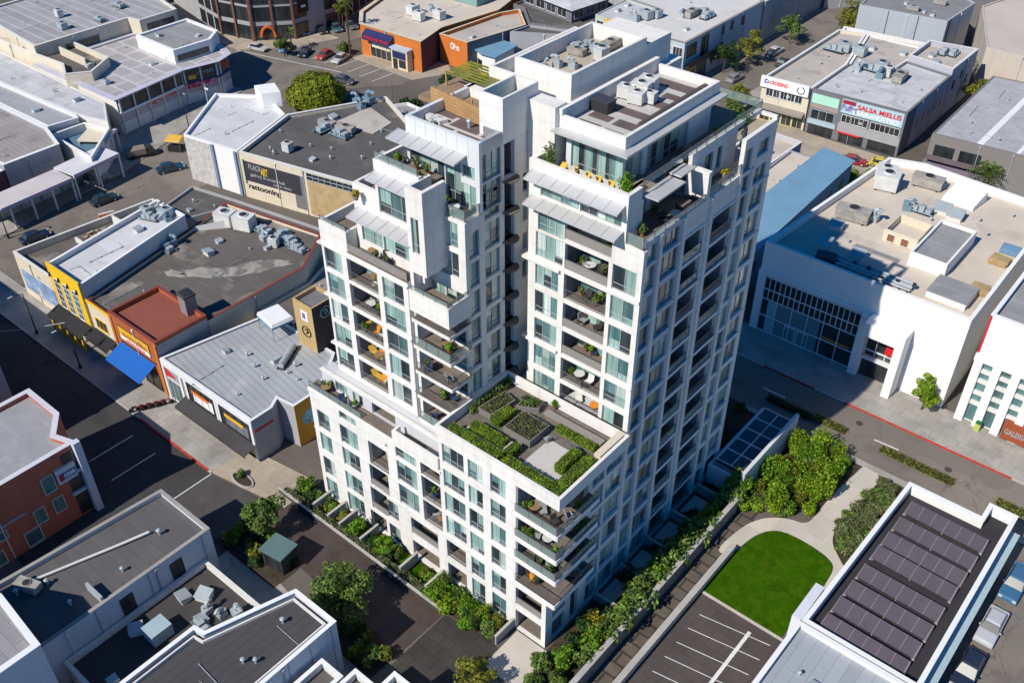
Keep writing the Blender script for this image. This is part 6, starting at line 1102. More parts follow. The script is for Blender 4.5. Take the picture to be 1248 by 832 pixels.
# shaded garden on the right of the tower
sg = [shrub('garden_shrub', 'leafy green shrub in the row along the grey garden wall', 'shrub', -29.6, 60, 1.2, 2.4, m_, 640, .16, 'shrubs along the garden wall') for m_ in (LG, LB, LG)]
for k in range(17): place(sg[k % 3], (-29.4 + random.uniform(-.3, .25), 45.5 + 1.75 * k + random.uniform(-.3, .3), .02), random.uniform(0, 6), None, None, random.uniform(1.0, 1.55))
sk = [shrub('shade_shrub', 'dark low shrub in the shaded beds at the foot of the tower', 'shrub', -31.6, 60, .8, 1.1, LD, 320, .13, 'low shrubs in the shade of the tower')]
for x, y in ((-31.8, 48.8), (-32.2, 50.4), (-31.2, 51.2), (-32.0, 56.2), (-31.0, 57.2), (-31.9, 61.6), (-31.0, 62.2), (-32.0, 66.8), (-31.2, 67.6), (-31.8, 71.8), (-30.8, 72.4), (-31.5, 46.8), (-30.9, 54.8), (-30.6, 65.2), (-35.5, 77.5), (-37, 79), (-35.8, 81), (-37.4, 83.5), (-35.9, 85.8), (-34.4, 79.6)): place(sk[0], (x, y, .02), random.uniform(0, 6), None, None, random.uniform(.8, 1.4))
for x, y, s_, lb in ((-30.9, 44.2, 1.25, 'bright green bush nearest to the camera at the tower corner'), (-32.2, 42.6, 1.1, 'green bush behind the pale patio at the tower corner'), (-29.8, 42.0, 1.0, 'dark leafed bush at the bottom edge beside the garden wall'), (-31.5, 40.6, 1.0, 'low green bush at the bottom edge below the patio')): shrub('corner_bush', lb, 'bush', x, y, s_, 2.0 * s_, LB if 'bright' in lb else LG, 900, .15)
shrub('flowering_plant', 'yellow orange spiky plant in the right garden near the tower corner', 'plant', -31.0, 49.4, .8, 2.0, LF, 420, .12, None, 0, True)
# front gardens
hedge('front_hedge', 'long clipped hedge between the paved walk and the small front gardens', -67.5, 41.6, -46.4, 42.1, .02, .95, LO, .1, 80, loose=.1)
for x0, x1, lb, mt in ((-62.8, -60.8, 'patch of yellow flowers in the front garden beside the hedge', LF), (-60.4, -59.0, 'second patch of yellow flowers next to the divider wall', LF), (-66.3, -63.3, 'dark green planting at the far corner of the tower', LG)): hedge('flower_bed', lb, x0, 42.6, x1, 44.0, .02, .5, mt, .1, 70, 'flower bed', loose=.14)
hedge('garden_hedge', 'tall green hedge beside the white steps at the tower foot', -46.0, 41.4, -44.9, 44.2, .02, 1.6, LG, .11, 70, loose=.1)
for k, (x, y, r, h, mt) in enumerate(((-53.5, 42.9, .9, 1.3, LG), (-52.2, 43.0, .8, 1.2, LD), (-54.6, 42.7, .8, 1.3, LD), (-43.6, 43.2, 1.0, 1.5, LB), (-42.2, 42.6, 1.1, 1.6, LY), (-41.0, 43.4, 1.0, 1.4, LB), (-39.6, 42.8, 1.0, 1.6, LG), (-38.4, 43.6, .9, 1.3, LY), (-43.0, 41.9, .8, 1.2, LG), (-40.4, 42.0, .7, 1.3, LG))): shrub('front_shrub', 'rounded green shrub in the front gardens at the foot of the tower', 'shrub', x, y, r, h, mt, 560, .12, 'rounded shrubs at the tower foot')
for x, y in ((-40.9, 41.9), (-39.6, 41.6)): 
    t = shrub('cypress', 'slim dark cypress among the rounded shrubs at the tower foot', 'cypress', x, y, .35, 2.6, LD, 420, .09, 'slim cypresses at the tower foot')
for k, (x, y, r) in enumerate(((-66.8, 35.4, .9), (-62.2, 33.4, .8), (-66.0, 33.4, .7), (-59.2, 36.0, .6), (-52.6, 33.2, .7), (-47.2, 34.2, .8), (-45.2, 33.4, .7), (-46.0, 32.4, .8))): shrub('bed_shrub', 'dark shrub in the planting beds beside the paved walk', 'shrub', x, y, r, 1.1, LD if k % 2 else LG, 340, .13, 'shrubs in the walk beds')
shrub('kerb_shrub', 'small round green shrub on the kerb island by the grey store', 'shrub', -73.3, 40.2, .6, 1.1, LG, 380, .1); t = thing('kerb_island', 'low oval planter island at the end of the shop sidewalk', 'planter', (-72.8, 39.9, 0)); m = MB(); q = [(1.7 * math.cos(6.28 * i / 18) - 72.8, .8 * math.sin(6.28 * i / 18) + 39.9) for i in range(18)]; ring(m, q, inset(q, .15), 0, .3); build(m, 'rim', KERB, t); m = MB(); m.prism(inset(q, .14), .0, .2); build(m, 'soil', MULCH, t)
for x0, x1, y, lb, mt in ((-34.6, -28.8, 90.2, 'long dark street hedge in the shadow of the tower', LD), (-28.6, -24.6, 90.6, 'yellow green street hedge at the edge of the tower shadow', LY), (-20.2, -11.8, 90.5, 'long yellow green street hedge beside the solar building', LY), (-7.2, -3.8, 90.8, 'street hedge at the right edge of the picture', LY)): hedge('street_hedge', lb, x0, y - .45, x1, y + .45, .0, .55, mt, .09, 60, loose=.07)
for k in range(9): x, y, r_ = ((-45.0, 42.6, 1.1), (-43.4, 41.8, 1.15), (-43.2, 43.5, 1.0), (-41.6, 42.9, 1.3), (-39.8, 43.2, 1.1), (-38.3, 42.4, 1.0), (-40.6, 41.5, .9), (-53.4, 43.2, 1.0), (-51.8, 43.5, .8))[k]; shrub('mound_shrub', 'large rounded yellow green bush in the planting at the tower foot', 'shrub', x, y, r_, 1.7 * r_, (LB, LH, LG)[k % 3], 950, .12, 'large bushes at the tower foot')
for x, y, lb in ((-66.0, 43.4, 'small tree at the far front corner of the tower'), (-57.0, 42.6, 'small tree between the first two front lawns'), (-52.9, 42.7, 'small tree before the middle of the tower front'), (-44.6, 41.6, 'small tree at the corner of the dark court')): tree('garden_tree', lb, x, y, 2.9, 1.15, LB, 900, .12, 9, .06)
for x, y, lb in ((-49.4, 145.4, 'nearest bush on the green patch beside the blue warehouse'), (-50.6, 148.8, 'middle bush on the green patch beside the blue warehouse'), (-48.4, 150.6, 'far bush on the green patch beside the blue warehouse')): shrub('patch_bush', lb, 'bush', x, y, 1.5, 2.0, LB, 700, .16)
gs = [shrub('garden_bush', 'small mixed green bush in the little front gardens of the tower', 'shrub', -60, 43, .55, 1.0, m_, 300, .12, 'small bushes in the front gardens') for m_ in (LG, LB, LD, LY)]
for k in range(34):
    x = -66.4 + .62 * k + random.uniform(-.15, .15)
    if not any(abs(x - q) < .3 for q in (-63, -60.6, -58.8, -55.6, -49.8, -46.2)) and random.random() < (.3 if -54.6 < x < -46.6 or -58.5 < x < -56 else .9): place(random.choice(gs), (x, random.uniform(42.9, 43.9), .03), random.uniform(0, 6), None, None, random.uniform(.7, 1.3))
for k in range(22): place(random.choice(gs), (random.uniform(-53.3, -43.9), random.uniform(32, 34.8), .04), random.uniform(0, 6), 'small mixed green bush in the dark beds by the walk', 'small bushes in the walk beds', random.uniform(.8, 1.5))
for k in range(16): place(random.choice(gs), (random.uniform(-67.6, -62.4), random.uniform(33, 36.8), .04), random.uniform(0, 6), 'small mixed green bush in the dark beds by the walk', 'small bushes in the walk beds', random.uniform(.9, 1.6))
# roof garden
GZ = 20.02
for x0, y0, x1, y1, h, lb in ((-45.2, 44.95, -39.3, 45.85, .95, 'long clipped box hedge along the left front parapet of the roof garden'), (-38.9, 44.95, -33.9, 45.85, .95, 'long clipped box hedge along the right front parapet of the roof garden'), (-44.0, 46.6, -40.2, 47.5, .8, 'short box hedge with a pale rim in the roof garden'), (-33.8, 44.95, -32.75, 50.2, .95, 'box hedge along the side parapet of the roof garden'), (-35.3, 47.6, -34.3, 50.2, .8, 'dark box hedge block beside the grey patio of the roof garden'), (-43.4, 48.6, -42.3, 51.0, .55, 'low box hedge between the two planters of the roof garden'), (-38.2, 51.5, -34.0, 52.1, .5, 'low hedge in front of the brown bench of the roof garden'), (-39.6, 46.0, -38.9, 47.6, .8, 'short box hedge across the middle of the roof garden')): hedge('box_hedge', lb, x0, y0, x1, y1, GZ, h + .15, LH, .065, 150, loose=.03)
t = thing('planter_rim', 'pale stone rim around the short box hedge on the roof garden', 'planter', (-42, 46.5, GZ)); m = MB(); ring(m, rect(-44.25, 46.3, -39.95, 47.75), rect(-44.1, 46.45, -40.1, 47.6), GZ, GZ + .45); build(m, 'rim', CONCL, t)
def planter(label, P, h, mt, hh=.5):
    t = thing('roof_planter', label, 'planter', (P[0][0], P[0][1], GZ)); m = MB(); ring(m, P, inset(P, .12), GZ, GZ + h); build(m, 'box', M('planter_grey', (.20, .19, .18), .8, .12), t); m = MB(); m.prism(inset(P, .11), GZ, GZ + h - .1); build(m, 'soil', MULCH, t); c = MB(); xs = [p[0] for p in P]; ys = [p[1] for p in P]
    for _ in range(900):
        x, y = random.uniform(min(xs), max(xs)), random.uniform(min(ys), max(ys))
        if inpoly(x, y, inset(P, .12)): c.leaf(Vector((x, y, GZ + h + hh * random.random() * (.6 + .4 * math.sin(3 * x) * math.cos(3 * y)))), Vector((random.gauss(0, 1), random.gauss(0, 1), random.gauss(.8, .6))).normalized(), .09)
    build(c, 'plants', mt, t)
planter('grey planter with silvery plants in the middle of the roof garden', [(-41.6, 48.4), (-38.6, 48.4), (-38.6, 51.2), (-41.6, 51.2)], .8, LO); planter('long planter with olive plants at the back left of the roof garden', [(-45.2, 49.0), (-43.6, 49.0), (-43.2, 52.0), (-44.8, 52.4)], .6, LO); planter('planter with green plants near the right tower in the roof garden', [(-42.6, 51.4), (-40.8, 52.4), (-41.2, 53.6), (-43.0, 53.0)], .6, LG); planter('narrow planter strip under the balconies of the right tower', [(-40.6, 54.2), (-35.2, 54.2), (-35.2, 54.95), (-40.6, 54.95)], .5, LG, .35)
hedge('side_planting', 'dark green planting along the left edge of the roof garden', -45.8, 48.6, -45.25, 54.0, GZ, .7, LG, .1, 70, loose=.12)
slab('roof_patio', rect(-38.0, 46.4, -34.4, 50.4), GZ + .02, M('patio_grey', (.50, .48, .47), .8, .06), GZ)
t = thing('roof_bench', 'long brown bench ledge across the roof garden', 'bench', (-37, 52.6, GZ)); m = MB(); m.cbox((0, 0, 0), 6.2, .7, .5, R(0)); build(m, 'base', M('bench_brown', (.19, .155, .135), .8, .12), t, True); m = MB(); m.cbox((0, 0, .5), 6.3, .8, .06); build(m, 'seat', M('bench_grey', (.28, .25, .23), .8, .12), t, True)
t = thing('garden_barrier', 'cream low wall at the right end of the roof garden', 'wall', (-33.0, 53.2, GZ)); m = MB(); m.box(-33.35, 50.6, GZ, -32.7, 54.3, GZ + 1.1); build(m, 'wall', CREAM, t)
t = thing('roof_table', 'round dark fire pit table at the back of the roof garden', 'table', (-45.0, 54.4, GZ)); m = MB(); m.tube((0, 0, .35), (0, 0, .45), .55, 18); build(m, 'top', UNITM, t, True); m = MB(); m.tube((0, 0, 0), (0, 0, .35), .3, 12); m.tube((0, 0, .451), (0, 0, .47), .25, 12, DARK); build(m, 'base', DARK, t, True)
# tower roof: timber screen, pergola, plant
t = thing('timber_screen', 'plank timber screen on the left tower roof', 'screen', (-52, 55.4, 44.6)); m = MB()
for k in range(5): m.hexa([(-55.6, 55.6, 44.62 + .3 * k), (-49.0, 55.0, 44.62 + .3 * k), (-49.0, 55.16, 44.62 + .3 * k), (-55.6, 55.76, 44.62 + .3 * k), (-55.6, 55.6, 44.9 + .3 * k), (-49.0, 55.0, 44.9 + .3 * k), (-49.0, 55.16, 44.9 + .3 * k), (-55.6, 55.76, 44.9 + .3 * k)])
build(m, 'planks', M('timber_planks', (.42, .25, .11), .75, .2, .8, 3, stripes=('Z', .3, .3)), t); m = MB()
for x in (-55.5, -53.4, -51.3, -49.2): m.box(x, 55.9, 44.6, x + .12, 56.02, 46.1)
build(m, 'post', WOODC, t)
slab('roof_terrace', rect(-57.5, 56, -50, 62.5), 44.7, M('timber_deck', (.30, .20, .13), .8, .15, .6, 3, stripes=('X', .3, .3)), 44.3)
t = thing('pergola', 'yellow green slatted pergola over the roof terrace', 'pergola', (-54.5, 61, 44.7)); m = MB()
for k in range(7): m.box(-57.0 + .02 * k, 58.9 + .5 * k, 45.9, -51.6, 59.06 + .5 * k, 46.02)
build(m, 'slats', M('yellow_green_slats', (.20, .21, .02), .6, .3), t); m = MB()
for x, y in ((-57, 58.9), (-51.8, 58.9), (-57, 61.9), (-51.8, 61.9)): m.box(x, y, 44.7, x + .12, y + .12, 45.89)
build(m, 'post', WOODC, t)
put(UB, 'white grey air unit in the cluster on the stair head roof', 'air units on the stair head', [(-48.6, 66.6), (-47.4, 67.9), (-48.8, 68.9), (-47.2, 69.6), (-46.2, 66.9), (-49.2, 67.6)], 47.3, (.55, .8))
for x, y in ((-48.2, 63.4), (-47.0, 64.0), (-48.6, 62.2)): put(UD, 'bent duct fan on the stair head roof', 'duct fans on the stair head', [(x, y)], 47.3, (.45, .6))
for x, y, s_ in ((-42.2, 65.0, .9), (-41.4, 66.0, .95), (-40.9, 64.6, .8), (-41.6, 67.4, 1.0), (-40.2, 65.4, .7)): put(UW, 'white tall air unit in the cluster on the right penthouse roof', 'air units on the right penthouse', [(x, y, 10)], 45.77, (.72 * s_, .85 * s_))
t = thing('roof_locker', 'dark box locker beside the units on the right penthouse roof', 'locker', (-42.3, 61.8, 45.76)); m = MB(); m.box(-.9, -.6, 0, .9, .6, .9); build(m, 'body', DARK, t, True); m = MB(); m.box(-.95, -.65, .9, .95, .65, 1.0); build(m, 'lid', M('locker_lid', (.06, .055, .07), .5, .1), t, True)
put(UV, 'small vent on the left tower roof', 'vents on the left tower roof', [(-52.6, 52.5), (-50.0, 54.2), (-47.4, 56.6)], 44.6)
t = thing('roof_lounger_set', 'pale tarped furniture heap at the back corner of the left tower roof', 'furniture', (-53.0, 53.3, 44.6)); m = MB()
for k in range(4): m.cbox((.5 * k - .7, random.uniform(-.3, .3), 0), .8, .5, random.uniform(.25, .5), random.uniform(0, 3))
build(m, 'cover', UNITW, t, True)
# terraces and balconies: furniture
WIC = M('dark_wicker', (.045, .04, .038), .8, .2); CUSH = M('orange_cushion', (.72, .27, .03), .8, .06); CUSHY = M('amber_cushion', (.62, .38, .06), .8, .08); CUSHW = M('white_cushion', (.7, .69, .66), .8, .05)
def chair(cush, lab):
    r = thing('patio_chair', lab, 'chair'); m = MB(); m.box(-.32, -.3, .3, .32, .32, .4); build(m, 'seat', cush, r, True); m = MB(); m.hexa([(-.32, .24, .4), (.32, .24, .4), (.32, .32, .4), (-.32, .32, .4), (-.32, .36, .9), (.32, .36, .9), (.32, .44, .9), (-.32, .44, .9)]); build(m, 'backrest', cush, r, True)
    for sx in (-1, 1):
        for sy in (-1, 1): m = MB(); m.box(sx * .28 - .03, sy * .26 - .03, 0, sx * .28 + .03, sy * .26 + .03, .3); build(m, 'leg', WIC, r, True)
    return r
def table_(mat, lab):
    r = thing('patio_table', lab, 'table'); m = MB(); m.tube((0, 0, .66), (0, 0, .71), .5, 16); build(m, 'top', mat, r, True); m = MB(); m.tube((0, 0, 0), (0, 0, .66), .05, 8); m.tube((0, 0, 0), (0, 0, .04), .28, 12); build(m, 'base', WIC, r, True); return r
def lounger_(cush, lab):
    r = thing('sun_lounger', lab, 'lounger'); m = MB(); m.box(-.3, -.8, .28, .3, .35, .38); build(m, 'seat', cush, r, True); m = MB(); m.hexa([(-.3, .35, .3), (.3, .35, .3), (.3, .43, .28), (-.3, .43, .28), (-.3, .8, .75), (.3, .8, .75), (.3, .86, .7), (-.3, .86, .7)]); build(m, 'backrest', cush, r, True); m = MB()
    for sx in (-1, 1): m.box(sx * .27 - .03, -.75, 0, sx * .27 + .03, -.69, .28); m.box(sx * .27 - .03, .2, 0, sx * .27 + .03, .26, .28)
    build(m, 'legs', WIC, r, True); return r
CD, CO, CW = chair(WIC, 'dark wicker chair'), chair(CUSH, 'orange cushioned chair'), chair(CUSHW, 'white chair'); TD, TO = table_(UNITW, 'round pale table'), table_(CUSH, 'orange table'); LY_ = lounger_(CUSHY, 'amber lounger')
for k in range(6): place(LY_, (-42.6 + 1.2 * k, 56.5, 42.0), R(random.uniform(-12, 12)), 'amber cushioned lounger in the row on the top terrace of the right tower', 'loungers on the top terrace')
for k in range(5): place(CW, (-41.6 + 1.15 * k, 57.3, 42.0), R(180 + random.uniform(-25, 25)), 'white chair behind the loungers on the top terrace', 'white chairs on the top terrace')
place(TO, (-37.6, 56.6, 19.42), 0, 'orange table on the lowest balcony of the right tower'); place(CO, (-37.7, 57.2, 19.42), R(20), 'orange chair on the lowest balcony of the right tower'); place(CW, (-39.4, 56.6, 19.42), R(40), 'white chair on the lowest balcony of the right tower')
for (x, z, pr, lb) in ((-38.4, 22.1, CW, 'white chair at the right on the second balcony of the right tower'), (-39.5, 22.1, TD, 'pale table on the second balcony of the right tower'), (-39.0, 34.1, TD, 'pale table on the wicker furnished balcony of the right tower'), (-38.0, 34.1, CD, 'right wicker chair on the upper balcony of the right tower'), (-39.9, 34.1, CD, 'left wicker chair on the upper balcony of the right tower'), (-39.2, 31.1, CD, 'wicker chair on the balcony below the wicker furnished one')): place(pr, (x, 56.6, z + .02), R(random.uniform(-40, 40)), lb)
for z, k in ((18.0, 0), (20.9, 1), (23.8, 2)): place(CO, (-56.4, 48.0, z + .02), R(30), ('orange chair on the lowest balcony above the ledge, left tower', 'orange chair on the second balcony above the ledge, left tower', 'orange chair on the third balcony above the ledge, left tower')[k]); place(LY_, (-57.4, 48.1, z + .02), R(80), ('amber lounger on the lowest balcony above the ledge, left tower', 'amber lounger on the second balcony above the ledge, left tower', 'amber lounger on the third balcony above the ledge, left tower')[k]); place(TD, (-55.6, 47.8, z + .02), 0, ('pale table on the lowest balcony above the ledge, left tower', 'pale table on the second balcony above the ledge, left tower', 'pale table on the third balcony above the ledge, left tower')[k])
place(CW, (-56.3, 48, 29.42), R(-30), 'white chair on the top recessed balcony of the left tower'); place(TD, (-57.2, 48, 26.52), 0, 'pale table on the fourth recessed balcony of the left tower'); place(CD, (-48.4, 50.2, 39.25), R(20), 'wicker chair on the glass railed terrace of the left tower'); place(CD, (-47.4, 50.4, 39.25), R(-40), 'second wicker chair by the glass corner of the left tower terrace'); place(TD, (-48.0, 49.95, 39.25), 0, 'pale table on the glass railed terrace of the left tower')
place(CO, (-35.6, 45.4, 7.38), R(40), 'orange chair on the railed corner balcony near the tower foot'); place(TD, (-34.0, 61, 38.97), 0, 'pale table on the lower side terrace of the right tower'); place(CD, (-34.6, 60, 38.97), R(50), 'wicker chair on the lower side terrace of the right tower'); place(CD, (-34.4, 62.2, 38.97), R(150), 'second wicker chair on the lower side terrace of the right tower'); place(TD, (-35.9, 63.5, 42.0), 0, 'pale table at the glass edge of the upper side terrace'); place(CD, (-36.0, 64.5, 42.0), R(60), 'wicker chair at the glass edge of the upper side terrace')
place(CD, (-35.4, 45.3, 13.48), R(70), 'wicker chair on the middle corner balcony of the lower block'); place(TD, (-34.2, 45.6, 13.48), 0, 'pale table on the middle corner balcony of the lower block'); place(CD, (-33.4, 45.5, 16.58), R(70), 'wicker chair on the top corner balcony of the lower block')
for z, x, lb in ((26.4, -48.0, 'wicker chair on the second highest corner balcony of the left tower'), (20.6, -48.4, 'wicker chair on the second lowest corner balcony of the left tower'), (17.8, -47.6, 'wicker chair on the lowest corner balcony of the left tower')): place(CD, (x, 48.2, z), R(50), lb)
def pot(label, x, y, z, r=.35, h=.9, mt=LG, n=160):
    t = thing('potted_plant', label, 'plant', (x, y, z)); m = MB(); m.tube((0, 0, 0), (0, 0, .4), r * .5, 10, None, r * .7); build(m, 'pot', M('pot_grey', (.25, .24, .23), .8, .1), t, True); c = MB(); crown(c, [(0, 0, .4 + h * .5, r, h * .55), (.1, .05, .4 + h * .3, r * .8, h * .4)], n, .11, .2); build(c, 'foliage', mt, t, True)
for a in (('tall potted tree at the left end of the top terrace', -43.6, 56.6, 42.0, .7, 2.0, LG, 420), ('bright potted bush at the right end of the top terrace', -36.4, 57.0, 42.0, .7, 1.8, LB, 420), ('round bright bush at the far corner of the side terrace', -35.6, 73.6, 42.0, .9, 1.0, LB, 420), ('potted plant on the lowest glass corner of the left tower', -46.8, 47.5, 17.7, .3, .5, LG, 120), ('leafy plant on the fourth recessed balcony of the left tower', -56.0, 47.6, 26.5, .45, .6, LG, 150), ('leafy plant on the third recessed balcony of the left tower', -58.0, 47.6, 23.8, .4, .6, LB, 150), ('plant on the wedge terrace of the left tower', -57.2, 47.6, 38.2 - .0, .4, .5, LF, 150), ('plant in the grey loggia left of the lower block', -53.0, 45.0, 13.4, .5, .8, LB, 200), ('plant at the left end of the top corner balcony', -36.4, 45.0, 16.58, .4, .7, LG, 160), ('plant in the corner of the middle corner balcony', -32.9, 45.0, 13.48, .35, .6, LG, 140), ('plant at the left end of the middle corner balcony', -36.3, 44.9, 13.48, .4, .7, LG, 140), ('plant on the third lowest corner balcony', -33.4, 44.9, 10.68, .4, .6, LG, 140), ('fern on the upper wicker balcony of the right tower', -37.0, 56.3, 37.1, .35, .5, LB, 120), ('flowers on the ledge of the side terrace', -34.2, 69, 39.46, .5, .4, LF, 160)): pot(*a)
PP = [thing('balcony_plant', 'leafy potted plant on a tower balcony', 'plant') for _ in range(3)]
for t, mt in zip(PP, (LG, LB, LO)): m = MB(); m.tube((0, 0, 0), (0, 0, .38), .16, 10, None, .22); build(m, 'pot', M('terracotta', (.30, .13, .07), .8, .15), t, True); c = MB(); crown(c, [(0, 0, .75, .36, .42), (.1, .05, .55, .3, .25)], 130, .11, .2); build(c, 'foliage', mt, t, True)
CG = chair(M('grey_cushion', (.30, .31, .32), .8, .1), 'grey chair'); CB_ = chair(M('navy_cushion', (.03, .05, .12), .8, .1), 'navy chair'); TW = table_(M('timber_top', (.30, .18, .09), .7, .15), 'timber table')
def furnish(pl, u0, u1, z, d0, d1, n=2):
    for _ in range(n):
        p = pl.pt(random.uniform(u0 + .4, u1 - .4), random.uniform(d0, d1), z); pr = random.choice([CG, CB_, CD, TW, CG] + PP + PP)
        place(pr, p, random.uniform(0, 6), {CG: 'grey cushioned chair on a tower balcony', CB_: 'navy cushioned chair on a tower balcony', CD: 'dark wicker chair on a tower balcony', TW: 'small timber topped table on a tower balcony'}.get(pr, 'leafy potted plant on a tower balcony'), {CG: 'grey balcony chairs', CB_: 'navy balcony chairs', CD: 'wicker balcony chairs', TW: 'timber balcony tables'}.get(pr, 'balcony plants'), random.uniform(.85, 1.1))
for k in range(5): furnish(F2, -58.6, -55.0, 18.02 + 2.9 * k, .5, 1.5, 2); furnish(FP(47.1), -50.4, -46.5, 17.72 + 2.9 * k, .3, 1.6, 3)
for k in range(1, 6): furnish(FR, -40.8, -36.6, 19.07 + 3 * k, .5, 1.7, 3)
for z in (7.38, 10.68, 13.48, 16.58): furnish(FP(44.5), -36.8, -33.0, z, .3, 1.6, 4); furnish(SP(-32.5), 46.0, 50, z, .2, .8, 2)
for k in (2, 3, 4): furnish(F1, -48.5, -46.2, PR[k][0] - .53, .5, 1.4, 2)
furnish(FP(48.7), -55.2, -50.6, 41.36, .1, 2.2, 5); furnish(FP(49.6), -50, -46.6, 39.26, .2, 1.4, 3); furnish(FP(47.4), -61.5, -58.9, 33.71, .2, 5, 3); furnish(F2, -58.2, -51.4, 32.76, .3, 1.1, 4); furnish(SP(-33.6), 56, 64, 38.97, .3, 2.6, 6); furnish(SP(-35.3), 58, 74, 42.01, .4, 1.6, 6); furnish(FP(45.0), -63.8, -56.6, 15.67, .1, .7, 6); furnish(FP(50), -45, -34.5, GZ, 0, 4, 4)
# ------------------------------------------------------------------ roof plant all round
g = 'air units on the dark roof hall'
put(UB, 'blue grey air unit on the wide dark roof of the black sign hall', g, [(-118.9, 86.2, 10), (-120.8, 96.2, 5), (-117, 96.8, 15)], 7.42, (1.0, 1.25)); put(UD, 'bent duct fan on the wide dark roof of the black sign hall', 'duct fans on the dark roof hall', [(-116.4, 95.2), (-121.6, 104.6), (-123.6, 105.6), (-120.0, 95.0), (-122.4, 107)], 7.42, (1.0, 1.4)); put(UV, 'small vent on the wide dark roof of the black sign hall', 'vents on the dark roof hall', [(-121.6, 84.8), (-119.8, 84), (-114, 91), (-108, 92), (-117.5, 89.6)], 7.42)
put(UW, 'white boxed cooling unit on the brown stained roof', 'cooling units on the brown roof', [(-109.0, 66.6, 20), (-106.0, 67.6, 20)], 6.85, (1.3, 1.45)); put(UD, 'bent duct fan at the back of the brown stained roof', 'duct fans on the brown roof', [(-103, 68.6), (-101.6, 67.4), (-100.4, 69.4), (-98, 69)], 6.85, (.9, 1.2)); put(UB, 'grey air unit at the back of the brown stained roof', 'air units on the brown roof', [(-99.2, 67.2, 30), (-95.8, 68.6, 5)], 6.85, (.8, 1.0))
put(UB, 'pale blue air unit in the back corner of the white roof of the yellow shop', 'air units on the yellow shop', [(-117.0, 59.4, 0), (-115.4, 58.8, 20), (-114.4, 60.8, 10)], 8.85, (.8, 1.1)); put(UD, 'bent duct fan on the white roof of the yellow shop', 'duct fans on the yellow shop', [(-116.2, 60.8), (-113.2, 60.2)], 8.85, (.7, .9)); put(UV, 'vent pipe on the white roof of the yellow shop', 'vents on the yellow shop', [(-108.6, 46.4), (-109.2, 51)], 8.85)
put(UD, 'blue duct unit in the shade beside the white shop wall', 'duct units by the white shop wall', [(-110.3, 58.4, 0), (-109.8, 57.2, 180)], 6.85, (1.0, 1.1))
for k in range(26):
    if k == 0: SK = thing('roof_barrel', 'brown barrel in the heap on the mural building roof', 'barrel', (0, 0, 0), 0, 'barrels on the mural building roof'); m = MB(); m.tube((0, 0, 0), (0, 0, .9), .26, 10); build(m, 'drum', M('rusty_drum', (.22, .14, .09), .8, .35, 2, 6), SK, True); m = MB(); m.tube((0, 0, .9), (0, 0, .94), .22, 10); build(m, 'lid', M('drum_lid', (.35, .28, .2), .7, .3), SK, True)
    place(SK, (-121.9 + .62 * (k % 5) + random.uniform(-.1, .1), 51.8 + .68 * (k // 5) + random.uniform(-.1, .1), 5.9), random.uniform(0, 6), None, None, random.uniform(.85, 1.15))
put(UV, 'vent pipe on the corrugated roof of the grey store', 'vents on the grey store', [(-83.6, 50.2), (-81.2, 49.4), (-78.6, 48.6), (-77.6, 52.6)], 6.0)
put(UB, 'pale air unit on the market roof', 'air units on the corner market', [(-171, 84, 5), (-166, 83, 5)], 6.8, (.6, .9)); put(UB, 'pale air unit on the seamed roof of the large hall', 'air units on the upper hall', [(-196, 92, 0), (-188, 96, 0), (-192, 103, 0), (-189.5, 89, 0)], 9.7, (.9, 1.2))
put(UW, 'air unit on the tan roof of the orange corner store', 'air units on the orange store', [(-150, 146), (-146.5, 144.2), (-143.8, 147.6)], 6.1, (1.0, 1.3)); put(UD, 'duct fan on the tan roof of the orange corner store', 'duct fans on the orange store', [(-152, 148), (-148, 150)], 6.1)
put(UB, 'grey air unit on the white roof of the office block', 'air units on the office block', [(-106, 168.5), (-104.8, 170.6), (-99.8, 175.6), (-98.2, 178.4), (-96.9, 177)], 9.05, (1.0, 1.4)); put(UD, 'duct fan on the white roof of the office block', 'duct fans on the office block', [(-107, 166), (-101, 174)], 9.05, (1, 1.3))
put(UB, 'grey air unit on the tan roof of the cream building', 'air units on the cream building', [(-70.8, 181, 0), (-69.4, 182, 10), (-66.2, 182, 0)], 7.5, (1.1, 1.5)); put(UB, 'dark air unit in the cluster at the back of the banner store roof', 'air units on the banner store', [(-61, 175.4), (-59.4, 176.0), (-57.6, 174.8), (-56, 176.4), (-55.2, 174.4)], 7.95, (1.1, 1.5)); put(UD, 'duct fan at the back of the banner store roof', 'duct fans on the banner store', [(-63, 173.6), (-58.4, 173.4)], 7.95, (1.2, 1.4)); put(UB, 'dark unit in the sunken roof of the stepped block', 'air units on the stepped block', [(-53.4, 190.6), (-51.8, 191.2)], 8.5, (1.1, 1.4))
put(UB, 'dark unit on the dark grey roof of the panelled warehouse', 'air units on the panelled warehouse', [(-66, 206), (-69, 212), (-73, 210), (-63, 213)], 9.75, (.9, 1.2))
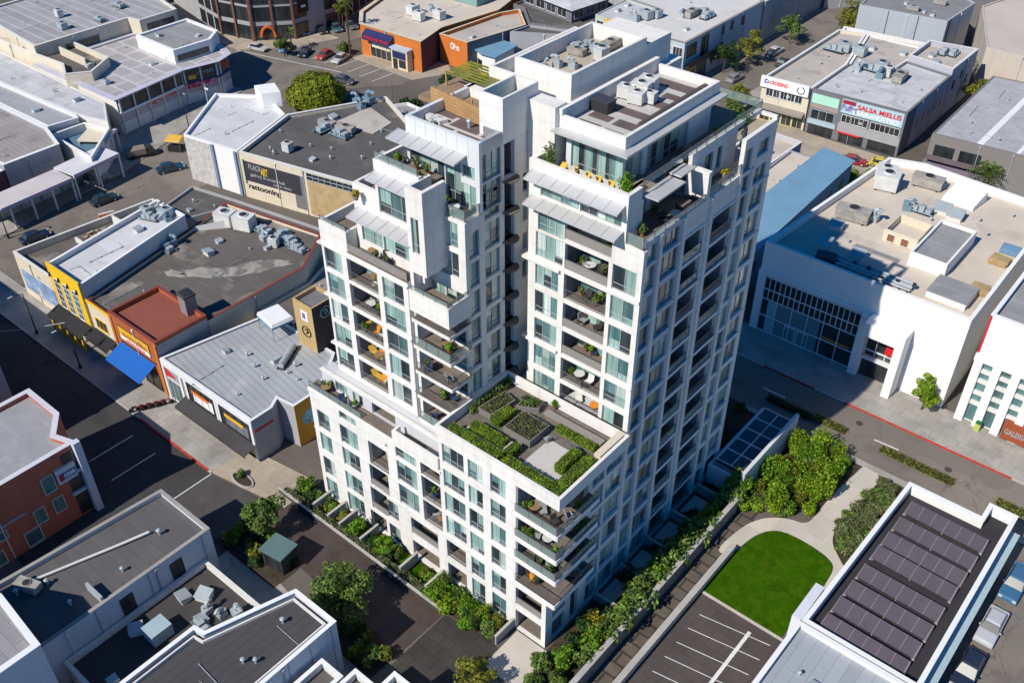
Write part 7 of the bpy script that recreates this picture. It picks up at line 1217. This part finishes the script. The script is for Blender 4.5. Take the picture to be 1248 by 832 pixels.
put(UW, 'large white air unit at the back of the showroom roof', 'large white units on the showroom', [(-39.3, 128.8, 10), (-38.2, 126.6, 12)], 12.4, (1.3, 1.6)); put(UB, 'grey green boxed unit near the back parapet of the showroom', 'grey green units on the showroom', [(-34.0, 130.9, 5), (-38.2, 115.8, 8)], 12.4, (1.5, 1.8)); put(UD, 'blue duct unit on the tan roof of the showroom', 'duct units on the showroom', [(-35.9, 117.2, 0), (-33.6, 122.8, 20), (-31.8, 123.4, 0)], 12.4, (.9, 1.2)); put(UH, 'low roof hatch on the tan roof of the showroom', 'roof hatches on the showroom', [(-38.8, 112.2, 10), (-38.0, 107.2, 15), (-33.6, 107.4, 8), (-29.8, 125.2, 4), (-27.8, 124.6, 5)], 12.4, (1.2, 1.6)); put(UV, 'vent pipe on the tan roof of the showroom', 'vents on the showroom', [(-36, 120), (-30, 122), (-25, 126), (-23, 123), (-22, 130), (-36, 110)], 12.4)
put(UH, 'hatch on the gravel roof of the tan annex', 'hatches on the tan annex', [(-63.4, 137), (-62.4, 140.4), (-65.6, 133)], 4.5)
put(UD, 'round topped duct on the sunken black roof', 'ducts on the sunken black roof', [(-57.8, 26.4), (-59.2, 25.8), (-56.8, 27.4), (-58.2, 24.4)], 2.6, (.7, .95)); put(UH, 'pale low hatch on the sunken black roof', 'hatches on the sunken black roof', [(-62.4, 20.2, 60), (-60.8, 26.6, 20)], 2.6, (1.0, 1.2)); put(UV, 'vent on the dark ribbed roof at the bottom', 'vents on the dark ribbed roof', [(-49.4, 23.2), (-48.6, 23.9), (-50, 28)], 6.7); put(UV, 'vent on the dark grey felt roof at the lower left', 'vents on the grey felt roof', [(-67.8, 27.2), (-70.6, 17), (-71.6, 14.6)], 5.96, (1.0, 1.3)); put(UB, 'dark unit on the felt roof at the lower left', 'air units on the grey felt roof', [(-71.4, 15.6, 20)], 5.96, (.8, .9))
# ------------------------------------------------------------------ vehicles
TYRE = M('tyre', (.015, .015, .016), .9, .1); LIGHTM = M('lamp_lens', (.6, .6, .58), .2, .05); TAILM = M('tail_lens', (.35, .01, .01), .3, .05)
def car(name, label, col, L=4.6, W=1.8, H=1.48, cab=(.28, .86), hood=.62, cat='car'):
    r = thing(name, label, cat); paint = M('car_paint_%d_%d_%d' % tuple(int(255 * c) for c in col), col, .3, .04, 1, 4, coat=.8, spec=.5); m = MB(); l = L / 2
    prof = [(-l, .3), (-l + .04, .62), (-l + .12, .80), (-l + L * .05, .86), (l - L * .27, .86), (l - .25, .74), (l - .05, .6), (l, .32)]
    def ring_(w, pts): return [(x, sy * w, z) for x, z in pts for sy in (1,)]
    secs = [(-1, .90, 0), (-.86, 1., .015), (.86, 1., .015), (1, .90, 0)]; base = []
    for s, k, up in secs:
        base.append(len(m.v)); m.v += [(x * (1 if abs(s) < .95 else .985), s * W / 2, z * (1 if abs(s) < .95 else .94) + up) for x, z in prof]
    n = len(prof)
    for a, b_ in zip(base, base[1:]):
        for i in range(n - 1): m.f.append((a + i, b_ + i, b_ + i + 1, a + i + 1)); m.m.append(-1)
        m.f.append((a + n - 1, b_ + n - 1, b_, a)); m.m.append(-1)
    m.f.append(tuple(base[0] + i for i in range(n))); m.m.append(-1); m.f.append(tuple(base[-1] + i for i in reversed(range(n)))); m.m.append(-1); build(m, 'body', paint, r, True)
    c0, c1 = -l + L * (1 - cab[1]), -l + L * (1 - cab[0]); g_ = MB(); zt = H - .06; w0, w1 = W / 2 * .92, W / 2 * .74
    P = [(c0, .85), (c0 + .45, zt), (c1 - .75, zt), (c1, .85)]
    g_.hexa([(c0, -w0, .85), (c1, -w0, .85), (c1, w0, .85), (c0, w0, .85), (c0 + .45, -w1, zt), (c1 - .75, -w1, zt), (c1 - .75, w1, zt), (c0 + .45, w1, zt)]); build(g_, 'window', GLS, r, True)
    t_ = MB(); t_.hexa([(c0 + .38, -w1 - .03, zt - .04), (c1 - .68, -w1 - .03, zt - .04), (c1 - .68, w1 + .03, zt - .04), (c0 + .38, w1 + .03, zt - .04), (c0 + .5, -w1 + .06, H), (c1 - .85, -w1 + .06, H), (c1 - .85, w1 - .06, H), (c0 + .5, w1 - .06, H)]); build(t_, 'roof', paint, r, True)
    for sx in (-1, 1):
        for sy in (-1, 1): q = MB(); q.tube((sx * L * .31, sy * (W / 2 - .2), .33), (sx * L * .31, sy * (W / 2 + .01), .33), .33, 14); o = build(q, 'wheel', TYRE, r, True); q = MB(); q.tube((sx * L * .31, sy * (W / 2 + .012), .33), (sx * L * .31, sy * (W / 2 + .02), .33), .2, 10); build(q, 'rim', UNITM, o, True)
    for sy in (-1, 1):
        q = MB(); q.cbox((l - .1, sy * W * .36, .56), .22, .34, .14); build(q, 'headlight', LIGHTM, r, True); q = MB(); q.cbox((-l + .05, sy * W * .38, .62), .12, .28, .14); build(q, 'tail_light', TAILM, r, True)
        q = MB(); q.cbox((c1 - .35, sy * (W / 2 + .06), .86), .12, .16, .12); build(q, 'mirror', paint, r, True)
    return r
K = lambda c: c
place(car('parked_car', 'x', (.05, .14, .26), 5.6, 1.85, 1.6), (-1.85, 80.6, 0), R(-90), 'blue white hatchback with sunlit side, farthest along the car park lane'); place(car('parked_car', 'x', (.46, .48, .52), 5.0, 1.8, 1.5), (-1.9, 73.8, 0), R(-90), 'white and blue car in the middle of the car park lane'); place(car('parked_car', 'x', (.02, .03, .055), 5.2, 1.85, 1.7), (-1.9, 67.6, 0), R(-90), 'dark navy car nearest to the bottom right corner')
place(car('parked_car', 'x', (.30, .01, .02), 4.5), (-53.0, 154.6, .1), R(15), 'red car parked below the large banner store'); place(car('parked_car', 'x', (.55, .45, .03), 4.4), (-48.9, 156.6, .1), R(12), 'yellow car parked before the banner store')
place(car('parked_car', 'x', (.012, .05, .08), 4.6), (-140.9, 77.6, 0), R(70), 'dark teal car parked beside the rough white wall'); place(car('parked_car', 'x', (.012, .045, .07), 4.5), (-140.0, 64.5, 0), R(85), 'dark teal car parked beside the slab canopy shop front'); place(car('parked_car', 'x', (.01, .03, .07), 4.5), (-137.9, 51.4, 0), R(82), 'dark blue car parked beside the mural building'); place(car('parked_car', 'x', (.08, .22, .42), 4.4), (-167.8, 125.2, 0), R(-60), 'light blue car on the corner parking bay'); place(car('parked_car', 'x', (.015, .03, .045), 4.3), (-162.8, 126.0, 0), R(-60), 'dark blue car beside the light blue one')
for k, (x, y) in enumerate(((-175.4, 130.5), (-172.6, 134), (-170.0, 136.8), (-168.4, 139.9), (-167.0, 143.2))): place(car('parked_car', 'x', ((.03, .03, .035), (.16, .17, .18), (.02, .025, .03), (.05, .12, .14), (.10, .11, .12))[k], 4.3), (x, y, .01), R(-20), ('black car nearest to the spiky street tree', 'grey car second in the row by the glass fronted block', 'dark car in the middle of the row by the glass fronted block', 'teal car second from the far end of the corner row', 'grey car at the far end of the corner row')[k])
t = thing('box_truck', 'dark flatbed truck with a brown covered load in the market lane', 'truck', (-149.3, 77.4, 0), R(68)); m = MB(); m.box(-2.4, -1.0, .55, 1.0, 1.0, .75); build(m, 'bed', DARK, t, True); m = MB(); m.box(-2.3, -.95, .75, .9, .95, 1.7); build(m, 'load', M('brown_tarp', (.24, .19, .15), .85, .15), t, True); m = MB(); m.hexa([(1.05, -.95, .4), (2.6, -.95, .4), (2.6, .95, .4), (1.05, .95, .4), (1.05, -.85, 1.8), (1.9, -.85, 1.8), (1.9, .85, 1.8), (1.05, .85, 1.8)]); build(m, 'cab', DARK, t, True)
for sx in (-1.6, 1.7):
    for sy in (-1, 1): m = MB(); m.tube((sx, sy * .75, .4), (sx, sy * 1.02, .4), .4, 12); build(m, 'wheel', TYRE, t, True)
def bike(lab, x, y, rz):
    t = thing('motorcycle', lab, 'motorcycle', (x, y, .13), R(rz), 'motorcycles at the shop kerb'); m = MB(); m.path([(-.5, 0, .6), (.1, 0, .75), (.45, 0, .85), (.6, 0, .35)], .09, 6); build(m, 'frame', M('bike_red', (.35, .02, .03), .4, .1, coat=.5), t, True); m = MB(); m.box(-.55, -.13, .72, .05, .13, .82); build(m, 'seat', BLACKC, t, True); m = MB(); m.tube((.42, -.35, .95), (.42, .35, .95), .025, 6); build(m, 'handlebar', STEEL, t, True)
    for xx in (-.65, .68): m = MB(); m.tube((xx, -.06, .31), (xx, .06, .31), .31, 14); build(m, 'wheel', TYRE, t, True)
for k in range(5): bike('red and black motorcycle in the row at the kerb before the orange shop', -91.8 + .8 * k * .5 - .0, 38.9 + .75 * k, 60 + random.uniform(-8, 8))
# ------------------------------------------------------------------ poles, wires, bits
def lamp(label, x, y, h, arm=1.6, rz=0, name='street_lamp'):
    t = thing(name, label, 'street lamp', (x, y, .1), R(rz)); m = MB(); m.tube((0, 0, 0), (0, 0, h), .11, 8, None, .06); m.tube((0, 0, 0), (0, 0, .5), .2, 8); build(m, 'pole', DFRAME, t, True); m = MB(); m.tube((0, 0, h - .05), (arm, 0, h + .25), .045, 6); build(m, 'arm', DFRAME, t, True); m = MB(); m.cbox((arm + .2, 0, h + .18), .6, .24, .12); build(m, 'lamp_head', UNITM, t, True)
lamp('dark street lamp on the shaded kerb before the yellow shop', -104.6, 39.0, 6.5, 1.4, -90); lamp('dark street lamp near the left edge of the shop street', -115.6, 39.2, 6.5, 1.4, -90); lamp('pale lamp pole on the parking lot beside the white hall', -149.2, 87.6, 8, .6); lamp('lamp pole at the left kerb of the market lane', -141.4, 48.9, 5, .6)
t = thing('flag_pole', 'slim white pole beside the market lane', 'pole', (-147.6, 91.4, 0)); m = MB(); m.tube((0, 0, 0), (0, 0, 9), .07, 8, None, .04); build(m, 'pole', WHITEP, t, True); m = MB(); m.box(0, -.03, 8.2, .9, .03, 8.5); build(m, 'bracket', WHITEP, t, True)
t = thing('antenna_mast', 'thin antenna mast on the roof behind the left tower', 'antenna', (-121.5, 112, 0)); m = MB(); m.tube((0, 0, 0), (0, 0, 10), .08, 6, None, .05); build(m, 'mast', STEEL, t, True); m = MB(); m.tube((-.6, 0, 9.4), (.6, 0, 9.4), .04, 5); build(m, 'crossbar', STEEL, t, True)
P = [(-131, 113), (-118, 117.6), (-112, 112), (-108, 122), (-126, 128), (-134, 120)]
P = [(-126.6, 110.6), (-118.4, 110.6), (-108, 112), (-108, 116), (-123, 117)]
b = simple('grey_backyard_shed', 'low grey shed behind the dark roof hall', P, 4.0, PUREW, RGREY, .5)
t = thing('utility_cable', 'pale cable sagging from the yellow porch across the shaded street', 'cable', (-110, 40, 3)); m = MB(); m.path([(-110.6 - 1.6 * k, 41.2 - 1.6 * k, 3.2 - .9 * math.sin(math.pi * k / 8)) for k in range(9)], .035, 5); build(m, 'cable', OFFW, t)
t = thing('white_kiosk', 'small white panel with orange stripes by the bins in the parking lot', 'sign', (-134.4, 61.6, 0), R(70)); m = MB(); m.box(-1.2, -.1, 0, 1.2, .1, 1.5); build(m, 'panel', WHITEP, t, True); m = MB(); m.box(-1.2, -.13, .9, 1.2, -.1, 1.3); build(m, 'stripe', M('orange_sign', (.8, .2, .02)), t, True)
t = thing('roadside_barrier', 'low wall and gate posts at the exit of the parking lot', 'barrier', (-130, 65, 0), R(72)); m = MB(); m.box(-7, -.15, 0, 6, .15, .9); build(m, 'wall', CONC, t, True)
for x in (-2, 1.6): m = MB(); m.box(x - .2, -.25, 0, x + .2, .25, 1.7); build(m, 'post', CREAM, t, True)
def parklet(label, x, y, rz):
    t = thing('market_stall', label, 'stall', (x, y, .13), R(rz)); m = MB(); m.hexa([(-1.4, -1, 2.0), (1.4, -1, 2.0), (1.4, 1, 2.0), (-1.4, 1, 2.0), (-1.4, -.9, 2.15), (1.4, -.9, 2.15), (1.4, .9, 2.5), (-1.4, .9, 2.5)]); build(m, 'awning', CUSHY, t, True); m = MB(); m.box(-1.2, -.7, 0, 1.2, .7, .9); build(m, 'counter', BLACKC, t, True)
    for sx in (-1, 1): m = MB(); m.tube((sx * 1.3, -.9, 0), (sx * 1.3, -.9, 2.0), .04, 6); build(m, 'post', STEEL, t, True)
parklet('yellow topped stall beside the parked truck', -146.4, 82.6, 30); parklet('yellow stall behind the orange wall shop in the patio', -122.6, 138.2, 10)
def table_set(x, y, z, lb): place(CO, (x, y, z), random.uniform(0, 6), lb, 'orange chairs in the patio behind the tower')
for x, y in ((-120, 140), (-118.6, 141.2), (-121.4, 141.6)): table_set(x, y, .1, 'orange chair in the patio behind the tower roof')

# ------------------------------------------------------------------ wear and small plant on every roof, pipes on long walls
def area(P): return abs(sum(P[i - 1][0] * P[i][1] - P[i][0] * P[i - 1][1] for i in range(len(P)))) / 2
CON = thing('roof_conduit', 'thin pipe run', 'pipe'); m = MB(); m.tube((-3, 0, .12), (3, 0, .12), .045, 6); m.tube((3, 0, .12), (3, 1.6, .12), .045, 6); build(m, 'pipe', UNITM, CON, True); m = MB()
for x in (-2.6, -.8, 1.0, 2.7): m.box(x - .12, -.12, 0, x + .12, .12, .06)
build(m, 'support', DARK, CON, True)
SKIP = {'solar_building', 'parapet_house', 'added_shade_block', 'corner_grey_house', 'upper_left_block', 'far_block', 'far_tan_block', 'far_right_block', 'office_rear_wing', 'brick_shop', 'orange_shop', 'blue_patio_building', 'hip_roof_house', 'white_showroom'}
for nm, P, z in ROOFS:
    if nm in SKIP: continue
    Q = inset(P, 1.6); xs = [p[0] for p in Q]; ys = [p[1] for p in Q]; word = nm.replace('_', ' '); n = int(min(9, area(P) / 45)) + 1; k = 0; tries = 0
    while k < n and tries < 80:
        tries += 1; x, y = random.uniform(min(xs), max(xs)), random.uniform(min(ys), max(ys))
        if not inpoly(x, y, Q) or (nm == 'grey_roof_house' and y > 29): continue
        pr, lb = random.choice([(UV, 'small vent pipe'), (UV, 'small vent pipe'), (UH, 'low boxed roof hatch'), (CON, 'thin pipe run')]); k += 1
        if pr is CON and area(P) < 110: pr, lb = UV, 'small vent pipe'
        place(pr, (x, y, z + .003), R(random.choice([0, 90, 180, 270]) + random.uniform(-6, 6)), lb + ' on the roof of the ' + word, lb + 's on the ' + word, random.uniform(.6, 1.05) if pr is not CON else random.uniform(.5, .9))
for r, P, z0, z in WALLS:
    if z - z0 < 4: continue
    A = sum(P[i - 1][0] * P[i][1] - P[i][0] * P[i - 1][1] for i in range(len(P))); P = P if A > 0 else P[::-1]
    for i in range(len(P)):
        e = edge(P, i); L = elen(P, i)
        if L < 9 or (e.n[1] > .3) or e.n[0] < -.6 or r.name in ('grey_store', 'yellow_shop', 'white_showroom', 'white_gallery', 'glass_front_block', 'corner_market', 'solar_building'): continue
        for k in range(1, int(L // 9) + 1):
            u = L * k / (int(L // 9) + 1) + random.uniform(-1.5, 1.5); m = MB(); e.box(m, u - .05, u + .05, -.13, -.03, z0 + .1, z - .15); e.box(m, u - .14, u + .14, -.2, -.002, z - .55, z - .2); build(m, 'downpipe', random.choice([UNITM, OFFW, GREYW]), r)
            if random.random() < .7: m = MB(); v = u + 1.6; q = random.uniform(.45, .75) * z; e.box(m, v - .3, v + .3, -.06, -.002, q, q + .45); build(m, 'wall_vent', UNITM, r)
MHm = M('manhole_iron', (.06, .055, .05), .7, .2)
for k, (x, y) in enumerate(((-70.5, 34.6), (-87, 33.4), (-104, 35.2), (-24, 93.2), (-13, 92.4), (-144.5, 60), (-150, 118), (-86.5, 176))):
    t = thing('manhole_cover', ('round iron manhole cover in the plaza beside the bed tree', 'round manhole cover between the bay lines of the shop street', 'round manhole cover in the shaded shop street', 'round manhole cover in the street near the tower shadow', 'round manhole cover in the street by the solar building', 'round manhole cover in the market lane', 'round manhole cover at the top crossing', 'round manhole cover in the side street')[k], 'manhole', (x, y, .02)); m = MB(); m.tube((0, 0, -.02), (0, 0, .012), .42, 18); build(m, 'lid', MHm, t, True)
for k, (x, y, rz, c, lb) in enumerate(((-86.6, 172.5, 88, (.25, .26, .28), 'silver car parked along the side street beside the office block'), (-83.0, 186, 92, (.04, .045, .05), 'black car driving up the side street'), (-87.2, 190.6, 88, (.55, .55, .55), 'white car far up the side street'), (-45.0, 92.0 - 1.6, 0, (.03, .05, .09), 'dark blue car in the shaded street behind the tower'), (-172.4, 121.4, 12, (.5, .5, .5), 'white car on the crossing before the market'), (-145.6, 121.6, 14, (.08, .08, .09), 'dark car on the crossing behind the dome tree'), (-146.8, 67.4, 80, (.3, .31, .33), 'silver car parked against the market shops'), (-158.6, 127.8, -75, (.4, .05, .04), 'red car in the corner bays before the orange store'), (-154.6, 128.6, -75, (.5, .5, .48), 'pale car in the corner bays before the orange store'))): place(car('parked_car', 'x', c, 4.4 + .1 * (k % 3)), (x, y, .02), R(rz), lb)
for o in [o for o in bpy.context.scene.objects if o.parent is None and o.type == 'EMPTY' and not o.children]: bpy.data.objects.remove(o)
# ------------------------------------------------------------------ light, sky, camera
sc = bpy.context.scene
w = bpy.data.worlds.new('World'); sc.world = w; w.use_nodes = True; nt = w.node_tree
sky = nt.nodes.new('ShaderNodeTexSky'); sky.sky_type = 'NISHITA'; sky.sun_disc = False
d = Vector((.172, 1, 0)).normalized(); EL = R(42); tosun = Vector((-d.x * math.cos(EL), -d.y * math.cos(EL), math.sin(EL)))
sky.sun_elevation = EL; sky.sun_rotation = math.atan2(tosun.x, tosun.y)
sky.ozone_density = 10; sky.air_density = 1.0; sky.dust_density = .1
hs = nt.nodes.new('ShaderNodeHueSaturation'); hs.inputs['Saturation'].default_value = 1.4; nt.links.new(sky.outputs[0], hs.inputs['Color']); nt.links.new(hs.outputs[0], nt.nodes['Background'].inputs[0]); nt.nodes['Background'].inputs[1].default_value = .085
su = bpy.data.lights.new('sun', 'SUN'); su.energy = 4.6; su.angle = R(.5); su.color = (1, .94, .83); so = bpy.data.objects.new('sun', su); COL.objects.link(so)
so.rotation_euler = (-tosun).to_track_quat('-Z', 'Y').to_euler(); so.location = (-80, -60, 120)
cm = bpy.data.cameras.new('camera'); cm.sensor_width = 36; cm.lens = 34.615; cm.clip_end = 2000; cm.clip_start = .5; co = bpy.data.objects.new('camera', cm); COL.objects.link(co)
co.location = (0, 0, 80); co.rotation_euler = (R(90 - 37.9), 0, R(40)); sc.camera = co
vs = sc.view_settings; vs.view_transform = 'Standard'; vs.look = 'None'; vs.exposure = .18; vs.gamma = 1; vs.use_curve_mapping = False
